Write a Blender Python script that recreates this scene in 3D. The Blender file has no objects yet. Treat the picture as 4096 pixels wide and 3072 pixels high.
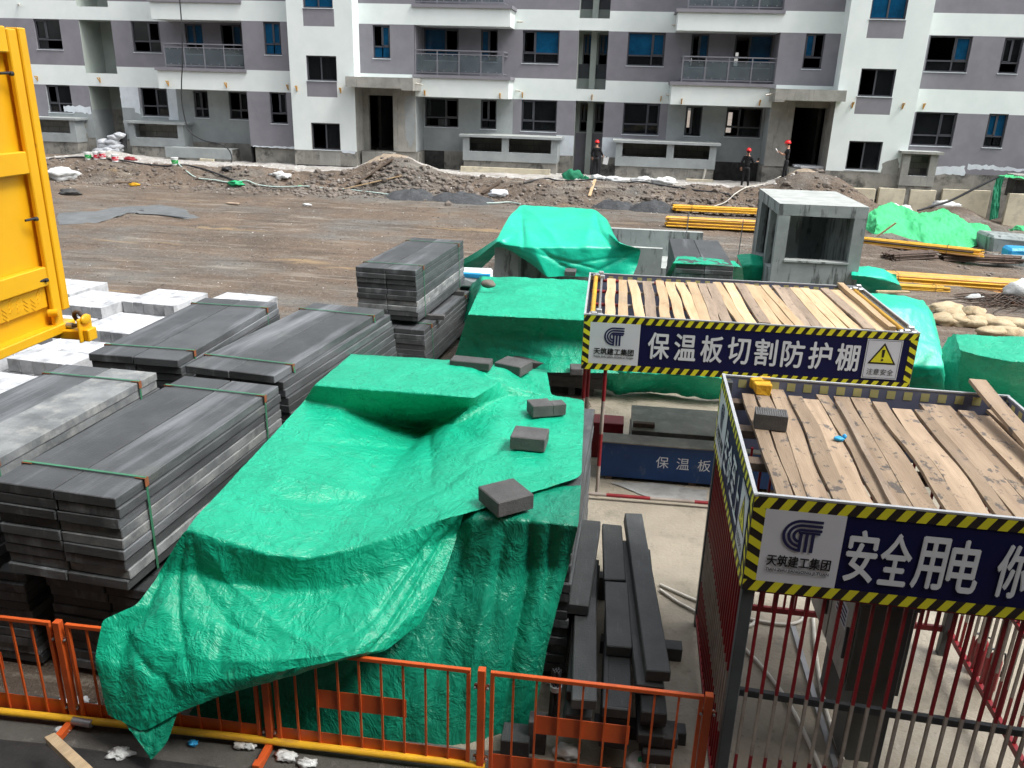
import bpy, bmesh, math, random
import numpy as np
from mathutils import Vector, Matrix, noise as mnoise

S = bpy.context.scene
COL = S.collection
rnd = random.Random(7)

# ------------------------------------------------------------------ camera, world, sun, exposure
CAM_H = 5.35
FPX = 3270.37                       # focal length in pixels of the 4096 px wide photograph
PITCH, YAW, ROLL = math.radians(19.8902), math.radians(-7.0162), math.radians(1.6948)


def cam_axes():
    f0 = Vector((math.sin(YAW), math.cos(YAW), 0)); r0 = Vector((math.cos(YAW), -math.sin(YAW), 0)); u0 = Vector((0, 0, 1))
    fw = f0 * math.cos(PITCH) - u0 * math.sin(PITCH); up = u0 * math.cos(PITCH) + f0 * math.sin(PITCH)
    return r0 * math.cos(ROLL) + up * math.sin(ROLL), up * math.cos(ROLL) - r0 * math.sin(ROLL), fw


CR, CU, CF = cam_axes()
cam = bpy.data.cameras.new('camera')
cam.sensor_width = 36.0
cam.lens = FPX / 4096 * 36.0
cam.clip_end = 500
camo = bpy.data.objects.new('camera', cam)
COL.objects.link(camo)
camo.matrix_world = Matrix(((CR.x, CU.x, -CF.x, 0), (CR.y, CU.y, -CF.y, 0), (CR.z, CU.z, -CF.z, CAM_H), (0, 0, 0, 1)))
S.camera = camo

SUN_EL, SUN_AZ = math.radians(57), math.radians(106)      # azimuth clockwise from +Y
W = bpy.data.worlds.new('World')
S.world = W
W.use_nodes = True
nt = W.node_tree
sky = nt.nodes.new('ShaderNodeTexSky')
sky.sky_type = 'NISHITA'
sky.sun_disc = False
sky.sun_elevation = SUN_EL
sky.sun_rotation = SUN_AZ
sky.dust_density = 4.0
sky.air_density = 1.0
sky.ozone_density = 1.0
hsv = nt.nodes.new('ShaderNodeHueSaturation')
hsv.inputs['Saturation'].default_value = 0.25           # an overcast, nearly white sky
nt.links.new(sky.outputs[0], hsv.inputs['Color'])
nt.links.new(hsv.outputs[0], nt.nodes['Background'].inputs[0])
nt.nodes['Background'].inputs[1].default_value = 0.15
sun = bpy.data.lights.new('sun', 'SUN')
sun.energy = 1.2
sun.angle = math.radians(16)
sun.color = (1.0, 0.97, 0.92)
suno = bpy.data.objects.new('sun', sun)
COL.objects.link(suno)
sd = Vector((math.sin(SUN_AZ) * math.cos(SUN_EL), math.cos(SUN_AZ) * math.cos(SUN_EL), math.sin(SUN_EL)))
suno.rotation_euler = sd.to_track_quat('Z', 'Y').to_euler()
suno.location = (10, -10, 40)
S.view_settings.view_transform = 'Standard'
S.view_settings.look = 'None'
S.view_settings.exposure = 1.2
S.view_settings.gamma = 1.0


# ------------------------------------------------------------------ pixel -> world (photograph pixels, 4096 x 3072)
def ray(px, py):
    return CR * ((px - 2048) / FPX) - CU * ((py - 1536) / FPX) + CF


def AT(px, py, z=0.0):
    d = ray(px, py); t = (z - CAM_H) / d.z
    return Vector((d.x * t, d.y * t, z))


def AY(px, py, y):
    d = ray(px, py); t = y / d.y
    return Vector((d.x * t, y, CAM_H + d.z * t))


def smooth(a, b, x):
    t = np.clip((np.asarray(x, float) - a) / (b - a), 0, 1)
    return t * t * (3 - 2 * t)


_rs = np.random.RandomState(3)
_G = _rs.rand(256, 256)


def vnoise(x, y):
    x = np.asarray(x, float); y = np.asarray(y, float)
    xi = np.floor(x).astype(int); yi = np.floor(y).astype(int)
    fx = x - xi; fy = y - yi
    fx = fx * fx * (3 - 2 * fx); fy = fy * fy * (3 - 2 * fy)
    g = lambda i, j: _G[i % 256, j % 256]
    return (g(xi, yi) * (1 - fx) + g(xi + 1, yi) * fx) * (1 - fy) + (g(xi, yi + 1) * (1 - fx) + g(xi + 1, yi + 1) * fx) * fy - .5


def fbm(x, y, o=4):
    s = 0; a = 1.0; f = 1.0
    for k in range(o):
        s = s + a * vnoise(x * f + 17.3 * k, y * f + 5.1 * k); a *= .5; f *= 2.03
    return s


MOUNDS = [(-10.4, 36.7, 1.7, .55), (7.7, 37.0, 1.5, .75), (-9.0, 36.2, 1.6, .35), (-24.6, 37.6, 1.6, .35), (13.8, 36.6, 1.6, .7), (9.2, 37.0, 1.0, .3)]


def gh(x, y, fine=True):
    """height of the ground"""
    x = np.asarray(x, float); y = np.asarray(y, float)
    right = smooth(9.0, 12.5, x)
    yard = smooth(19, 35, y) * (.85 - .5 * right)
    top = 1.62 * (1 - right) + .55 * right
    wob = .5 * vnoise(x * .35, y * 0 + 2.7) + .25 * vnoise(x * .9, y * 0 + 9.1)
    b = smooth(34.7 + wob, 36.3 + wob, y)
    z = yard * (1 - b) + top * b
    for mx, my, r, h in MOUNDS:
        d2 = ((x - mx) ** 2 + (y - my) ** 2) / (r * r)
        z = z + h * np.exp(-d2 * 1.3)
    if fine:
        rough = smooth(16, 26, y)
        edge = np.exp(-((y - 35.6) / 1.2) ** 2) * (1 - .4 * right)
        z = z + rough * (.05 * fbm(x * .5, y * .5, 3) + .035 * fbm(x * 2.2, y * 2.2, 3)) + edge * (.22 * fbm(x * .8, y * .8, 3) + .14 * fbm(x * 3.1, y * 3.1, 3))
        z = z + smooth(13, 18, y) * (1 - b) * (.05 * vnoise(x * .12 + 3, y * 1.9) + .025 * vnoise(x * .3, y * 4.1))
        z = z + smooth(6, 12, y) * .012 * fbm(x * 1.1, y * 1.1, 3)
    return z


def G(x, y):
    return float(gh(x, y))


def AG(px, py, dz=0.0):
    z = 0.0
    for _ in range(25):
        p = AT(px, py, z + dz); z = .5 * z + .5 * G(p.x, p.y)
    p = AT(px, py, z + dz)
    return p


def conv(ox, oy, s):
    return lambda x, y: (ox + x / s, oy + y / s)


Z7A = conv(100, 450, 3.16); Z7B = conv(800, 450, 3.16); Z7C = conv(1500, 450, 3.16); Z7D = conv(2200, 400, 3.16); Z7E = conv(2800, 400, 3.16)
Z8 = conv(3396, 420, 3.16); Z3 = conv(2600, 0, 1.4786); Z6 = conv(2600, 1000, 1.4786); Z4 = conv(0, 1000, 1.58); Z5 = conv(1300, 1000, 1.58)
Q1 = conv(300, 1350, 1 / 1.809); Q2 = conv(1750, 750, 1 / .788); Q3 = conv(2500, 900, 1 / 1.2567); R5 = conv(3296, 1050, 1.586); K4 = conv(2250, 1050, 1.586)
PX = lambda x, y: (x, y)


# ------------------------------------------------------------------ materials
def _noise(n, l, vec, scale, detail=5, rough=.6, stretch=None, kind=None):
    t = n.new('ShaderNodeTexNoise')
    t.inputs['Scale'].default_value = scale; t.inputs['Detail'].default_value = detail; t.inputs['Roughness'].default_value = rough
    if kind: t.noise_type = kind
    if stretch:
        m = n.new('ShaderNodeMapping'); m.inputs['Scale'].default_value = stretch; l.new(vec, m.inputs['Vector']); vec = m.outputs[0]
    l.new(vec, t.inputs['Vector'])
    return t.outputs['Fac']


def _range(n, l, src, lo, hi, a=0.0, b=1.0):
    r = n.new('ShaderNodeMapRange'); r.inputs[1].default_value = lo; r.inputs[2].default_value = hi
    r.inputs[3].default_value = a; r.inputs[4].default_value = b; l.new(src, r.inputs[0])
    return r.outputs[0]


def _mixc(n, l, fac, A, B):
    m = n.new('ShaderNodeMix'); m.data_type = 'RGBA'
    if isinstance(fac, (int, float)): m.inputs[0].default_value = fac
    else: l.new(fac, m.inputs[0])
    for i, v in ((6, A), (7, B)):
        if isinstance(v, tuple): m.inputs[i].default_value = (*v, 1)
        else: l.new(v, m.inputs[i])
    return m.outputs[2]


def mat(name, c1, c2=None, scale=3.0, rough=.8, lo=.35, hi=.65, layers=(), bump=0.0, bscale=25.0, bdist=.02, bstretch=None, stretch=None,
        spec=.3, metal=0.0, wet=None, bkind=None, bump2=None, rnd_off=True, detail=5, tint=None):
    m = bpy.data.materials.new(name); m.use_nodes = True
    n = m.node_tree.nodes; l = m.node_tree.links
    p = n['Principled BSDF']
    tc = n.new('ShaderNodeTexCoord'); vec = tc.outputs['Object']
    oi = n.new('ShaderNodeObjectInfo')
    if rnd_off:
        va = n.new('ShaderNodeVectorMath'); va.operation = 'ADD'; sc = n.new('ShaderNodeVectorMath'); sc.operation = 'SCALE'
        cx = n.new('ShaderNodeCombineXYZ')
        for i in range(3): l.new(oi.outputs['Random'], cx.inputs[i])
        l.new(cx.outputs[0], sc.inputs[0]); sc.inputs['Scale'].default_value = 37.0
        l.new(vec, va.inputs[0]); l.new(sc.outputs[0], va.inputs[1]); vec = va.outputs[0]
    col = None
    if c2 is None: c2 = tuple(x * .85 for x in c1)
    f = _range(n, l, _noise(n, l, vec, scale, detail, .6, stretch), lo, hi)
    col = _mixc(n, l, f, c1, c2)
    for (s, a, b, c, amt, st) in layers:
        f = _range(n, l, _noise(n, l, vec, s, 6, .65, st), a, b, 0, amt)
        col = _mixc(n, l, f, col, c)
    if tint:                                   # each object a little lighter or darker than the next
        hs = n.new('ShaderNodeHueSaturation'); l.new(col, hs.inputs['Color'])
        l.new(_range(n, l, oi.outputs['Random'], 0, 1, 1 - tint, 1 + tint), hs.inputs['Value']); col = hs.outputs[0]
    l.new(col, p.inputs['Base Color'])
    p.inputs['Roughness'].default_value = rough
    p.inputs['Metallic'].default_value = metal
    p.inputs['Specular IOR Level'].default_value = spec
    if wet:
        s, a, b, rw = wet
        l.new(_range(n, l, _noise(n, l, vec, s, 4), a, b, rough, rw), p.inputs['Roughness'])
    nrm = None
    for bb in ([(bump, bscale, bdist, bstretch, bkind)] if bump else []) + (list(bump2) if bump2 else []):
        st, s, d, stx, kd = bb
        bn = n.new('ShaderNodeBump'); bn.inputs['Strength'].default_value = st; bn.inputs['Distance'].default_value = d
        l.new(_noise(n, l, vec, s, 6, .6, stx, kd), bn.inputs['Height'])
        if nrm: l.new(nrm, bn.inputs['Normal'])
        nrm = bn.outputs[0]
    if nrm: l.new(nrm, p.inputs['Normal'])
    return m


M = {}
M['white'] = mat('white_render', (.73, .785, .77), (.67, .735, .72), 1.2, .85, layers=[(.9, .62, .85, (.58, .62, .6), .35, (1, 1, .25))], bump=.25, bscale=60, bdist=.004)
M['grey'] = mat('purple_grey_paint', (.226, .222, .246), (.196, .193, .216), 1.5, .85, layers=[(.8, .55, .85, (.3, .29, .32), .35, (1, 1, .3))], bump=.25, bscale=60, bdist=.004)
M['render'] = mat('bare_grey_render', (.33, .36, .365), (.26, .285, .29), 1.1, .9, layers=[(2.2, .58, .8, (.2, .21, .21), .6, (1, 1, .35))], bump=.3, bscale=40, bdist=.006)
M['rawconc'] = mat('raw_concrete', (.34, .335, .305), (.24, .24, .22), 1.6, .92, layers=[(3.0, .55, .75, (.12, .12, .11), .7, (3, 3, .35)), (6, .6, .75, (.45, .45, .42), .5, None)], bump=.5, bscale=25, bdist=.012)
M['stainconc'] = mat('stained_concrete', (.3, .29, .26), (.2, .195, .175), 1.4, .92, layers=[(1.6, .5, .66, (.045, .045, .042), .85, (1, 1, 1.2)), (5, .55, .7, (.36, .36, .33), .5, (4, 4, .3))], bump=.5, bscale=25, bdist=.012)
M['bitumen'] = mat('black_bitumen', (.02, .02, .021), (.045, .045, .045), 4, .55, layers=[(5, .6, .75, (.22, .22, .2), .6, (5, 5, .35))], bump=.4, bscale=30, bdist=.01)
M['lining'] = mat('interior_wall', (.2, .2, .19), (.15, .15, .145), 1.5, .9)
M['recess'] = mat('pale_green_grey_render', (.36, .4, .37), (.3, .335, .31), .8, .88)
M['patchwhite'] = mat('white_putty', (.66, .72, .76), (.56, .61, .65), 2, .9, layers=[(6, .55, .75, (.42, .45, .47), .5, (3, 3, .5))], bump=.3, bscale=30)
M['frame'] = mat('dark_window_frame', (.06, .064, .075), (.05, .053, .062), 3, .45, spec=.5)
M['rail'] = mat('grey_railing_paint', (.2, .205, .23), (.17, .175, .195), 3, .4, spec=.5)
M['cable'] = mat('black_cable', (.02, .021, .023), (.035, .036, .04), 5, .5)
M['hose'] = mat('pale_hose', (.45, .56, .52), (.36, .46, .43), 5, .5)
M['bracket'] = mat('ochre_bracket_paint', (.55, .31, .05), (.4, .2, .04), 8, .6)
M['cream'] = mat('cream_foam_board', (.6, .55, .42), (.5, .45, .34), 1.5, .9, layers=[(3, .5, .75, (.3, .29, .24), .6, None)], bump=.6, bscale=6, bdist=.02, bstretch=(.2, .2, 8))
M['concrete'] = mat('precast_concrete', (.3, .345, .34), (.22, .255, .25), 1.4, .85, layers=[(1.8, .52, .6, (.06, .068, .066), .8, (2.2, 2.2, .45)), (9, .6, .75, (.42, .46, .45), .4, None)], bump=.4, bscale=35, bdist=.008)
M['conctop'] = mat('weathered_concrete_top', (.42, .45, .43), (.3, .32, .31), 2.0, .85, layers=[(7, .5, .7, (.2, .21, .2), .5, (1, 4, 1))], bump=.4, bscale=35, bdist=.008)
PANEL_L = [(1.0, .52, .68, (.22, .235, .25), .75, (3.2, .22, 1)), (2.6, .6, .75, (.13, .14, .125), .6, None), (14, .62, .72, (.028, .03, .03), .6, None)]
M['panel'] = mat('dark_grey_panel', (.082, .088, .092), (.056, .06, .063), 2.5, .5, layers=PANEL_L, bump=.5, bscale=55, bdist=.006, tint=.22, spec=.35, bump2=[(.25, 9, .02, (6, .4, 6), None)])
M['panelpale'] = mat('pale_powdery_panel', (.26, .275, .28), (.13, .14, .145), 3.0, .8, layers=[(4, .5, .7, (.42, .43, .4), .6, None)], bump=.6, bscale=40, bdist=.008, tint=.25)
M['plank'] = mat('wet_dark_panel', (.06, .064, .065), (.042, .045, .046), 4, .5, layers=[(7, .58, .75, (.11, .115, .115), .6, (5, .5, 1))], bump=.6, bscale=70, bdist=.006, tint=.35, spec=.45, bump2=[(.4, 30, .006, (6, .3, 1), None)])
M['block'] = mat('white_aerated_block', (.56, .575, .59), (.44, .455, .475), 5, .9, layers=[(2.6, .5, .68, (.17, .18, .19), .7, None), (12, .6, .7, (.6, .62, .65), .6, None)], bump=.6, bscale=50, bdist=.008, tint=.12)
M['blockside'] = M['block']
M['brick'] = mat('grey_aerated_block', (.1, .1, .1), (.07, .07, .07), 6, .85, layers=[(16, .6, .75, (.05, .05, .05), .5, None)], bump=.7, bscale=60, bdist=.01, tint=.2)
M['strap'] = mat('green_strap', (.05, .2, .11), (.04, .15, .085), 8, .45)
M['guard'] = mat('rusty_corner_guard', (.28, .1, .04), (.18, .06, .03), 10, .8)
M['wood_new'] = mat('pale_timber', (.58, .43, .265), (.47, .33, .19), 2.2, .75, stretch=(6, .6, 6), layers=[(5, .6, .75, (.22, .12, .06), .7, (3, .5, 1)), (.8, .55, .7, (.33, .27, .2), .6, None)], bump=.5, bscale=12, bdist=.006, bstretch=(10, .6, 10), tint=.22)
M['wood_grey'] = mat('weathered_timber', (.36, .28, .21), (.26, .2, .15), 2.2, .85, stretch=(6, .6, 6), layers=[(6, .55, .7, (.1, .08, .065), .7, (3, .8, 1))], bump=.5, bscale=12, bdist=.008, bstretch=(10, .6, 10), tint=.2)
M['wood_old'] = mat('mortar_spattered_timber', (.37, .28, .195), (.26, .19, .13), 1.8, .85, stretch=(6, .6, 6), layers=[(7, .57, .62, (.085, .08, .08), .85, (1.4, .9, 1)), (30, .66, .71, (.05, .05, .05), .8, None), (1.2, .55, .75, (.27, .21, .17), .6, None)], bump=.6, bscale=12, bdist=.008, bstretch=(10, .6, 10), tint=.25)
M['wood_dark'] = mat('dark_timber', (.13, .095, .07), (.09, .065, .05), 3, .85, stretch=(6, .6, 6), bump=.4, bscale=12, bstretch=(10, .6, 10), tint=.3)
M['yellow'] = mat('yellow_steel_paint', (.8, .43, .008), (.74, .38, .008), 2, .38, layers=[(9, .66, .76, (.4, .18, .02), .6, None), (2.5, .62, .8, (.62, .32, .01), .5, None)], spec=.5, bump=.15, bscale=8, bdist=.01)
M['pipe_y'] = mat('yellow_pipe_paint', (.68, .39, .02), (.56, .3, .02), 3, .5, layers=[(5, .56, .7, (.36, .17, .05), .8, (.4, 3, 3)), (4, .64, .74, (.55, .4, .26), .6, (.4, 3, 3))], tint=.25, spec=.45)
M['pipe_o'] = mat('pale_orange_pipe_paint', (.64, .37, .15), (.5, .26, .08), 3, .6, layers=[(4, .58, .72, (.6, .56, .48), .8, (.5, 3, 3)), (4, .6, .72, (.5, .06, .02), .8, (.35, 3, 3))], tint=.2)
M['pipe_r'] = mat('rusty_pipe', (.12, .085, .065), (.07, .05, .04), 6, .7, tint=.3)
M['orange'] = mat('orange_barrier_paint', (.66, .115, .02), (.52, .085, .018), 3, .42, layers=[(7, .62, .76, (.25, .06, .025), .6, None)], spec=.5)
M['red'] = mat('red_steel_paint', (.24, .008, .014), (.17, .006, .011), 4, .45, layers=[(10, .62, .74, (.12, .02, .02), .5, None)], spec=.45)
M['barwhite'] = mat('dirty_white_bar_paint', (.34, .3, .265), (.24, .2, .175), 5, .55, layers=[(10, .6, .74, (.2, .15, .12), .5, None)])
M['steel'] = mat('dark_grey_steel', (.07, .078, .085), (.05, .056, .06), 3, .5, layers=[(8, .6, .75, (.13, .12, .11), .5, None)], spec=.45)
M['galv'] = mat('galvanised_steel', (.45, .46, .47), (.33, .34, .35), 6, .4, metal=.7)
M['rim'] = mat('white_aluminium_edge', (.42, .44, .46), (.34, .355, .37), 6, .45)
M['navy'] = mat('navy_board', (.006, .007, .055), (.005, .006, .045), 1.5, .55, spec=.2, layers=[(3, .62, .8, (.03, .03, .12), .5, None)])
M['plate_w'] = mat('white_board', (.62, .64, .7), (.56, .58, .64), 1.5, .45, layers=[(5, .64, .8, (.4, .4, .42), .5, None)])
M['stripe_y'] = mat('yellow_stripe', (.72, .68, .03), (.64, .6, .03), 4, .45)
M['stripe_k'] = mat('black_stripe', (.018, .014, .014), (.028, .022, .02), 4, .45)
M['ink_w'] = mat('white_lettering', (.68, .71, .76), (.62, .65, .7), 3, .5)
M['ink_n'] = mat('navy_lettering', (.016, .018, .085), (.02, .02, .07), 3, .5)
M['ink_k'] = mat('black_lettering', (.012, .012, .014), (.02, .02, .02), 3, .5)
M['back_b'] = mat('lit_through_board_back', (.16, .18, .27), (.12, .14, .22), 2, .6, layers=[(4, .55, .75, (.26, .26, .28), .6, None)])  # light passing through the board is put into this grey-blue
M['back_y'] = mat('lit_through_stripe', (.5, .48, .2), (.42, .4, .2), 4, .6)  # border stripes as lit through the board, painted dull
M['palewet'] = mat('pale_dried_slurry', (.34, .345, .34), (.25, .25, .24), 3, .6, layers=[(5, .5, .7, (.16, .155, .145), .7, None)], rnd_off=False)
M['strip_w'] = mat('pale_plaster_rubble', (.46, .445, .42), (.28, .26, .235), 1.6, .9, layers=[(5, .52, .66, (.62, .61, .59), .7, None), (9, .56, .68, (.12, .1, .085), .8, None)], bump=1.0, bscale=9, bdist=.06, rnd_off=False, bump2=[(.7, 30, .03, None, None)])
M['tansand'] = mat('tan_rubble', (.4, .33, .25), (.3, .24, .18), 2, .9, layers=[(7, .56, .7, (.16, .125, .095), .8, None), (14, .6, .7, (.52, .47, .4), .6, None)], bump=1.0, bscale=12, bdist=.05, rnd_off=False)
M['wallback'] = mat('shading_street_wall', (.09, .085, .08), (.07, .067, .063), .6, .9)  # darkened so the unseen wall throws little light on the near yard
M['cabinet'] = mat('grey_cabinet_paint', (.4, .39, .36), (.32, .31, .29), 2, .5, layers=[(5, .6, .75, (.2, .19, .17), .5, None)])
M['cabdark'] = mat('dark_cabinet_side', (.12, .13, .12), (.09, .097, .09), 2, .5)
M['pvc'] = mat('white_conduit', (.62, .6, .54), (.5, .48, .42), 6, .5)
M['blue'] = mat('blue_steel_paint', (.012, .05, .16), (.01, .036, .12), 1.6, .5, layers=[(5, .6, .72, (.12, .15, .18), .5, (1, 1, .6)), (9, .64, .74, (.1, .05, .03), .5, None)], bump=.2, bscale=10)
M['wetmetal'] = mat('wet_checker_plate', (.2, .19, .16), (.1, .095, .08), 1.4, .35, layers=[(4, .5, .7, (.3, .29, .25), .6, None)], bump=.7, bscale=45, bdist=.01)
M['paper'] = mat('dirty_white_sheet', (.68, .7, .7), (.55, .57, .56), 3, .75, layers=[(6, .58, .76, (.3, .28, .25), .5, None)], bump=.5, bscale=14, bdist=.03)
M['bag'] = mat('cream_woven_bag', (.5, .42, .28), (.4, .31, .19), 4, .85, layers=[(3.5, .54, .7, (.3, .17, .07), .7, None), (7, .58, .74, (.66, .62, .52), .6, None)], bump=.7, bscale=18, bdist=.03)
M['sack'] = mat('pale_grey_sack', (.45, .47, .5), (.34, .36, .38), 4, .85, layers=[(4, .55, .72, (.2, .2, .2), .6, None)], bump=.7, bscale=18, bdist=.03)
M['rebar'] = mat('rusty_rebar', (.06, .05, .045), (.1, .065, .045), 8, .7, tint=.3)
M['sand'] = mat('dark_grey_sand', (.075, .08, .085), (.045, .048, .052), 2.2, .85, layers=[(9, .55, .7, (.13, .135, .14), .6, None)], bump=.9, bscale=14, bdist=.06)
M['stone'] = mat('river_stone', (.2, .17, .145), (.1, .088, .078), .9, .75, layers=[(.5, .6, .7, (.38, .36, .33), .8, None)], rnd_off=False)
M['whitestone'] = mat('white_rubble', (.55, .54, .52), (.4, .39, .37), 1.2, .9, rnd_off=False)
M['plastic_g'] = mat('green_plastic', (.02, .38, .16), (.02, .3, .12), 6, .5, bump=.5, bscale=15)
M['helmet'] = mat('red_helmet', (.72, .012, .015), (.62, .01, .012), 3, .3, spec=.5)
M['cloth_k'] = mat('black_cloth', (.011, .011, .013), (.018, .018, .02), 6, .85, bump=.4, bscale=12, bdist=.03)
M['skin'] = mat('skin', (.52, .3, .21), (.46, .26, .18), 6, .6)
M['hair'] = mat('black_hair', (.01, .009, .008), (.016, .014, .012), 9, .5)
M['shoe'] = mat('grey_trainer', (.3, .3, .28), (.2, .2, .19), 8, .7)
M['bucket_w'] = mat('white_bucket_plastic', (.7, .72, .72), (.6, .62, .62), 4, .45)
M['bucket_g'] = mat('green_label', (.03, .36, .09), (.03, .3, .08), 4, .5)
M['bucket_r'] = mat('red_label', (.6, .015, .05), (.5, .01, .04), 4, .5, layers=[(9, .55, .6, (.7, .7, .7), .8, None)])
M['asphalt'] = mat('dark_wet_strip', (.022, .022, .022), (.034, .033, .032), 5, .6, bump=.6, bscale=40, bdist=.01)
M['foam'] = mat('white_foam', (.72, .75, .78), (.64, .67, .7), 4, .85)
M['bluefilm'] = mat('blue_plastic', (.03, .3, .6), (.04, .36, .66), 5, .3, bump=.4, bscale=12)
M['yblock'] = mat('yellow_painted_block', (.66, .38, .02), (.55, .28, .02), 8, .7, layers=[(8, .6, .7, (.3, .12, .03), .7, None)], bump=.6, bscale=30)


def ground_mat():
    m = mat('trampled_earth', (.15, .113, .084), (.1, .076, .058), .55, .85,
            layers=[(.16, .5, .6, (.135, .13, .118), .9, (1, 1.8, 1)), (.35, .54, .68, (.18, .165, .14), .6, (1, 2.4, 1)),
                    (6, .57, .68, (.26, .235, .2), .6, (1, 1.6, 1)), (19, .58, .66, (.36, .335, .3), .6, None), (12, .58, .68, (.045, .038, .032), .7, (1, 1.5, 1)), (1.1, .54, .66, (.075, .057, .044), .75, (.2, 2.0, 1)), (2.2, .55, .67, (.29, .26, .215), .6, (.18, 1.7, 1)), (.5, .58, .7, (.2, .135, .09), .6, (.5, 1.4, 1)),
                    (.28, .62, .68, (.31, .22, .12), .7, (.5, 2.8, 1))],
            bump=1.0, bscale=8, bdist=.07, wet=(.22, .55, .68, .3), rnd_off=False, bump2=[(.7, 30, .03, None, None)], spec=.35)
    return m


M['ground'] = ground_mat()
M['pad'] = mat('dirty_concrete_slab', (.36, .32, .25), (.25, .222, .175), .7, .75,
               layers=[(1.1, .53, .68, (.13, .125, .095), .7, None), (.5, .55, .68, (.4, .37, .31), .7, None), (16, .6, .72, (.1, .09, .075), .5, None), (3, .6, .72, (.2, .19, .12), .6, None)],
               bump=.6, bscale=22, bdist=.02, wet=(.45, .5, .62, .12), rnd_off=False, spec=.5)
M['strip'] = mat('grimy_concrete_strip', (.11, .105, .095), (.07, .066, .06), 1.3, .75,
                 layers=[(9, .6, .72, (.22, .21, .19), .5, None), (2, .55, .7, (.04, .038, .035), .6, None)], bump=.6, bscale=25, bdist=.02, rnd_off=False)


def tarp_mat(name, c1, c2, dirt, rough=.4, fine=1.0):
    m = mat(name, c1, c2, 1.3, rough, layers=[(.9, .58, .74, tuple(x * .62 for x in c1), .5, None), (3.2, .64, .76, dirt, .38, None), (9, .56, .72, tuple(x * .42 for x in c1), .5 * fine, (1, 1, .5)), (38, .56, .7, tuple(x * .55 for x in c1), .5 * fine, (1, 2.2, 1)), (1.7, .66, .76, tuple(x * .3 for x in c1), .55 * fine, (1, 1, .35))], rnd_off=False, spec=.42)
    n = m.node_tree.nodes; l = m.node_tree.links
    p = n['Principled BSDF']
    src = p.inputs['Base Color'].links[0].from_socket
    tc = n.new('ShaderNodeTexCoord'); dn = n.new('ShaderNodeTexNoise'); dn.inputs['Scale'].default_value = 2.5; l.new(tc.outputs['Object'], dn.inputs['Vector'])
    vm = n.new('ShaderNodeVectorMath'); vm.operation = 'MULTIPLY_ADD'; l.new(dn.outputs['Color'], vm.inputs[0]); vm.inputs[1].default_value = (.45, .45, .45); l.new(tc.outputs['Object'], vm.inputs[2])
    nrm = None
    for sc_, st_, ds_, stx in ((1.7, .5, .05, (1, 1, .6)), (5.5, .55, .022, (1, 1.6, 1)), (14, .65, .012, (1.5, 1, 1)), (36, .7, .006, (1, 2, 1))):
        mp = n.new('ShaderNodeMapping'); mp.inputs['Scale'].default_value = stx; l.new(vm.outputs[0], mp.inputs['Vector'])
        vo = n.new('ShaderNodeTexVoronoi'); vo.inputs['Scale'].default_value = sc_; l.new(mp.outputs[0], vo.inputs['Vector'])
        bn = n.new('ShaderNodeBump'); bn.inputs['Strength'].default_value = st_ * fine; bn.inputs['Distance'].default_value = ds_; l.new(vo.outputs['Distance'], bn.inputs['Height'])
        if nrm: l.new(nrm, bn.inputs['Normal'])
        nrm = bn.outputs[0]
    l.new(nrm, p.inputs['Normal'])
    tr = n.new('ShaderNodeBsdfTranslucent'); l.new(src, tr.inputs['Color'])
    mx = n.new('ShaderNodeMixShader'); mx.inputs[0].default_value = .03
    l.new(p.outputs[0], mx.inputs[1]); l.new(tr.outputs[0], mx.inputs[2])
    l.new(mx.outputs[0], n['Material Output'].inputs['Surface'])
    return m


M['tarp'] = tarp_mat('green_tarpaulin', (.008, .42, .245), (.005, .345, .195), (.1, .2, .1))
M['tarp_shade_stain'] = tarp_mat('shaded_stained_tarpaulin', (.006, .26, .155), (.004, .17, .1), (.02, .06, .035))  # deep shade of the hanging sheet painted into the green, along with stains
M['tarp_s'] = tarp_mat('smooth_green_tarpaulin', (.012, .52, .34), (.008, .46, .28), (.06, .34, .2), .36, .35)
M['net'] = tarp_mat('green_dust_net', (.06, .5, .2), (.05, .42, .16), (.1, .3, .12), .8, .5)
M['net_d'] = tarp_mat('dark_green_dust_net', (.01, .2, .1), (.01, .15, .075), (.03, .1, .05), .8, .5)


def glass_mat(name, col, rough=.04, transp=.25):
    m = bpy.data.materials.new(name); m.use_nodes = True
    n = m.node_tree.nodes; l = m.node_tree.links; p = n['Principled BSDF']
    p.inputs['Base Color'].default_value = (*col, 1); p.inputs['Roughness'].default_value = rough; p.inputs['Specular IOR Level'].default_value = .6
    tc = n.new('ShaderNodeTexCoord')
    bn = n.new('ShaderNodeBump'); bn.inputs['Strength'].default_value = .12; bn.inputs['Distance'].default_value = .03
    l.new(_noise(n, l, tc.outputs['Object'], 1.6, 2, .5), bn.inputs['Height']); l.new(bn.outputs[0], p.inputs['Normal'])
    f = _range(n, l, _noise(n, l, tc.outputs['Object'], 2.5, 5, .6), .35, .7)
    l.new(_mixc(n, l, f, col, tuple(x * .55 for x in col)), p.inputs['Base Color'])
    t = n.new('ShaderNodeBsdfTransparent'); t.inputs['Color'].default_value = (.8, .9, .95, 1)
    mx = n.new('ShaderNodeMixShader'); mx.inputs[0].default_value = transp
    l.new(p.outputs[0], mx.inputs[1]); l.new(t.outputs[0], mx.inputs[2]); l.new(mx.outputs[0], n['Material Output'].inputs['Surface'])
    return m


M['glass_b'] = glass_mat('blue_filmed_glass', (.004, .075, .17), .05, .08)
M['glass_d'] = glass_mat('dark_glass', (.012, .014, .016), .04, .35)
M['glass_r'] = glass_mat('clear_railing_glass', (.16, .18, .185), .08, .6)


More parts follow.
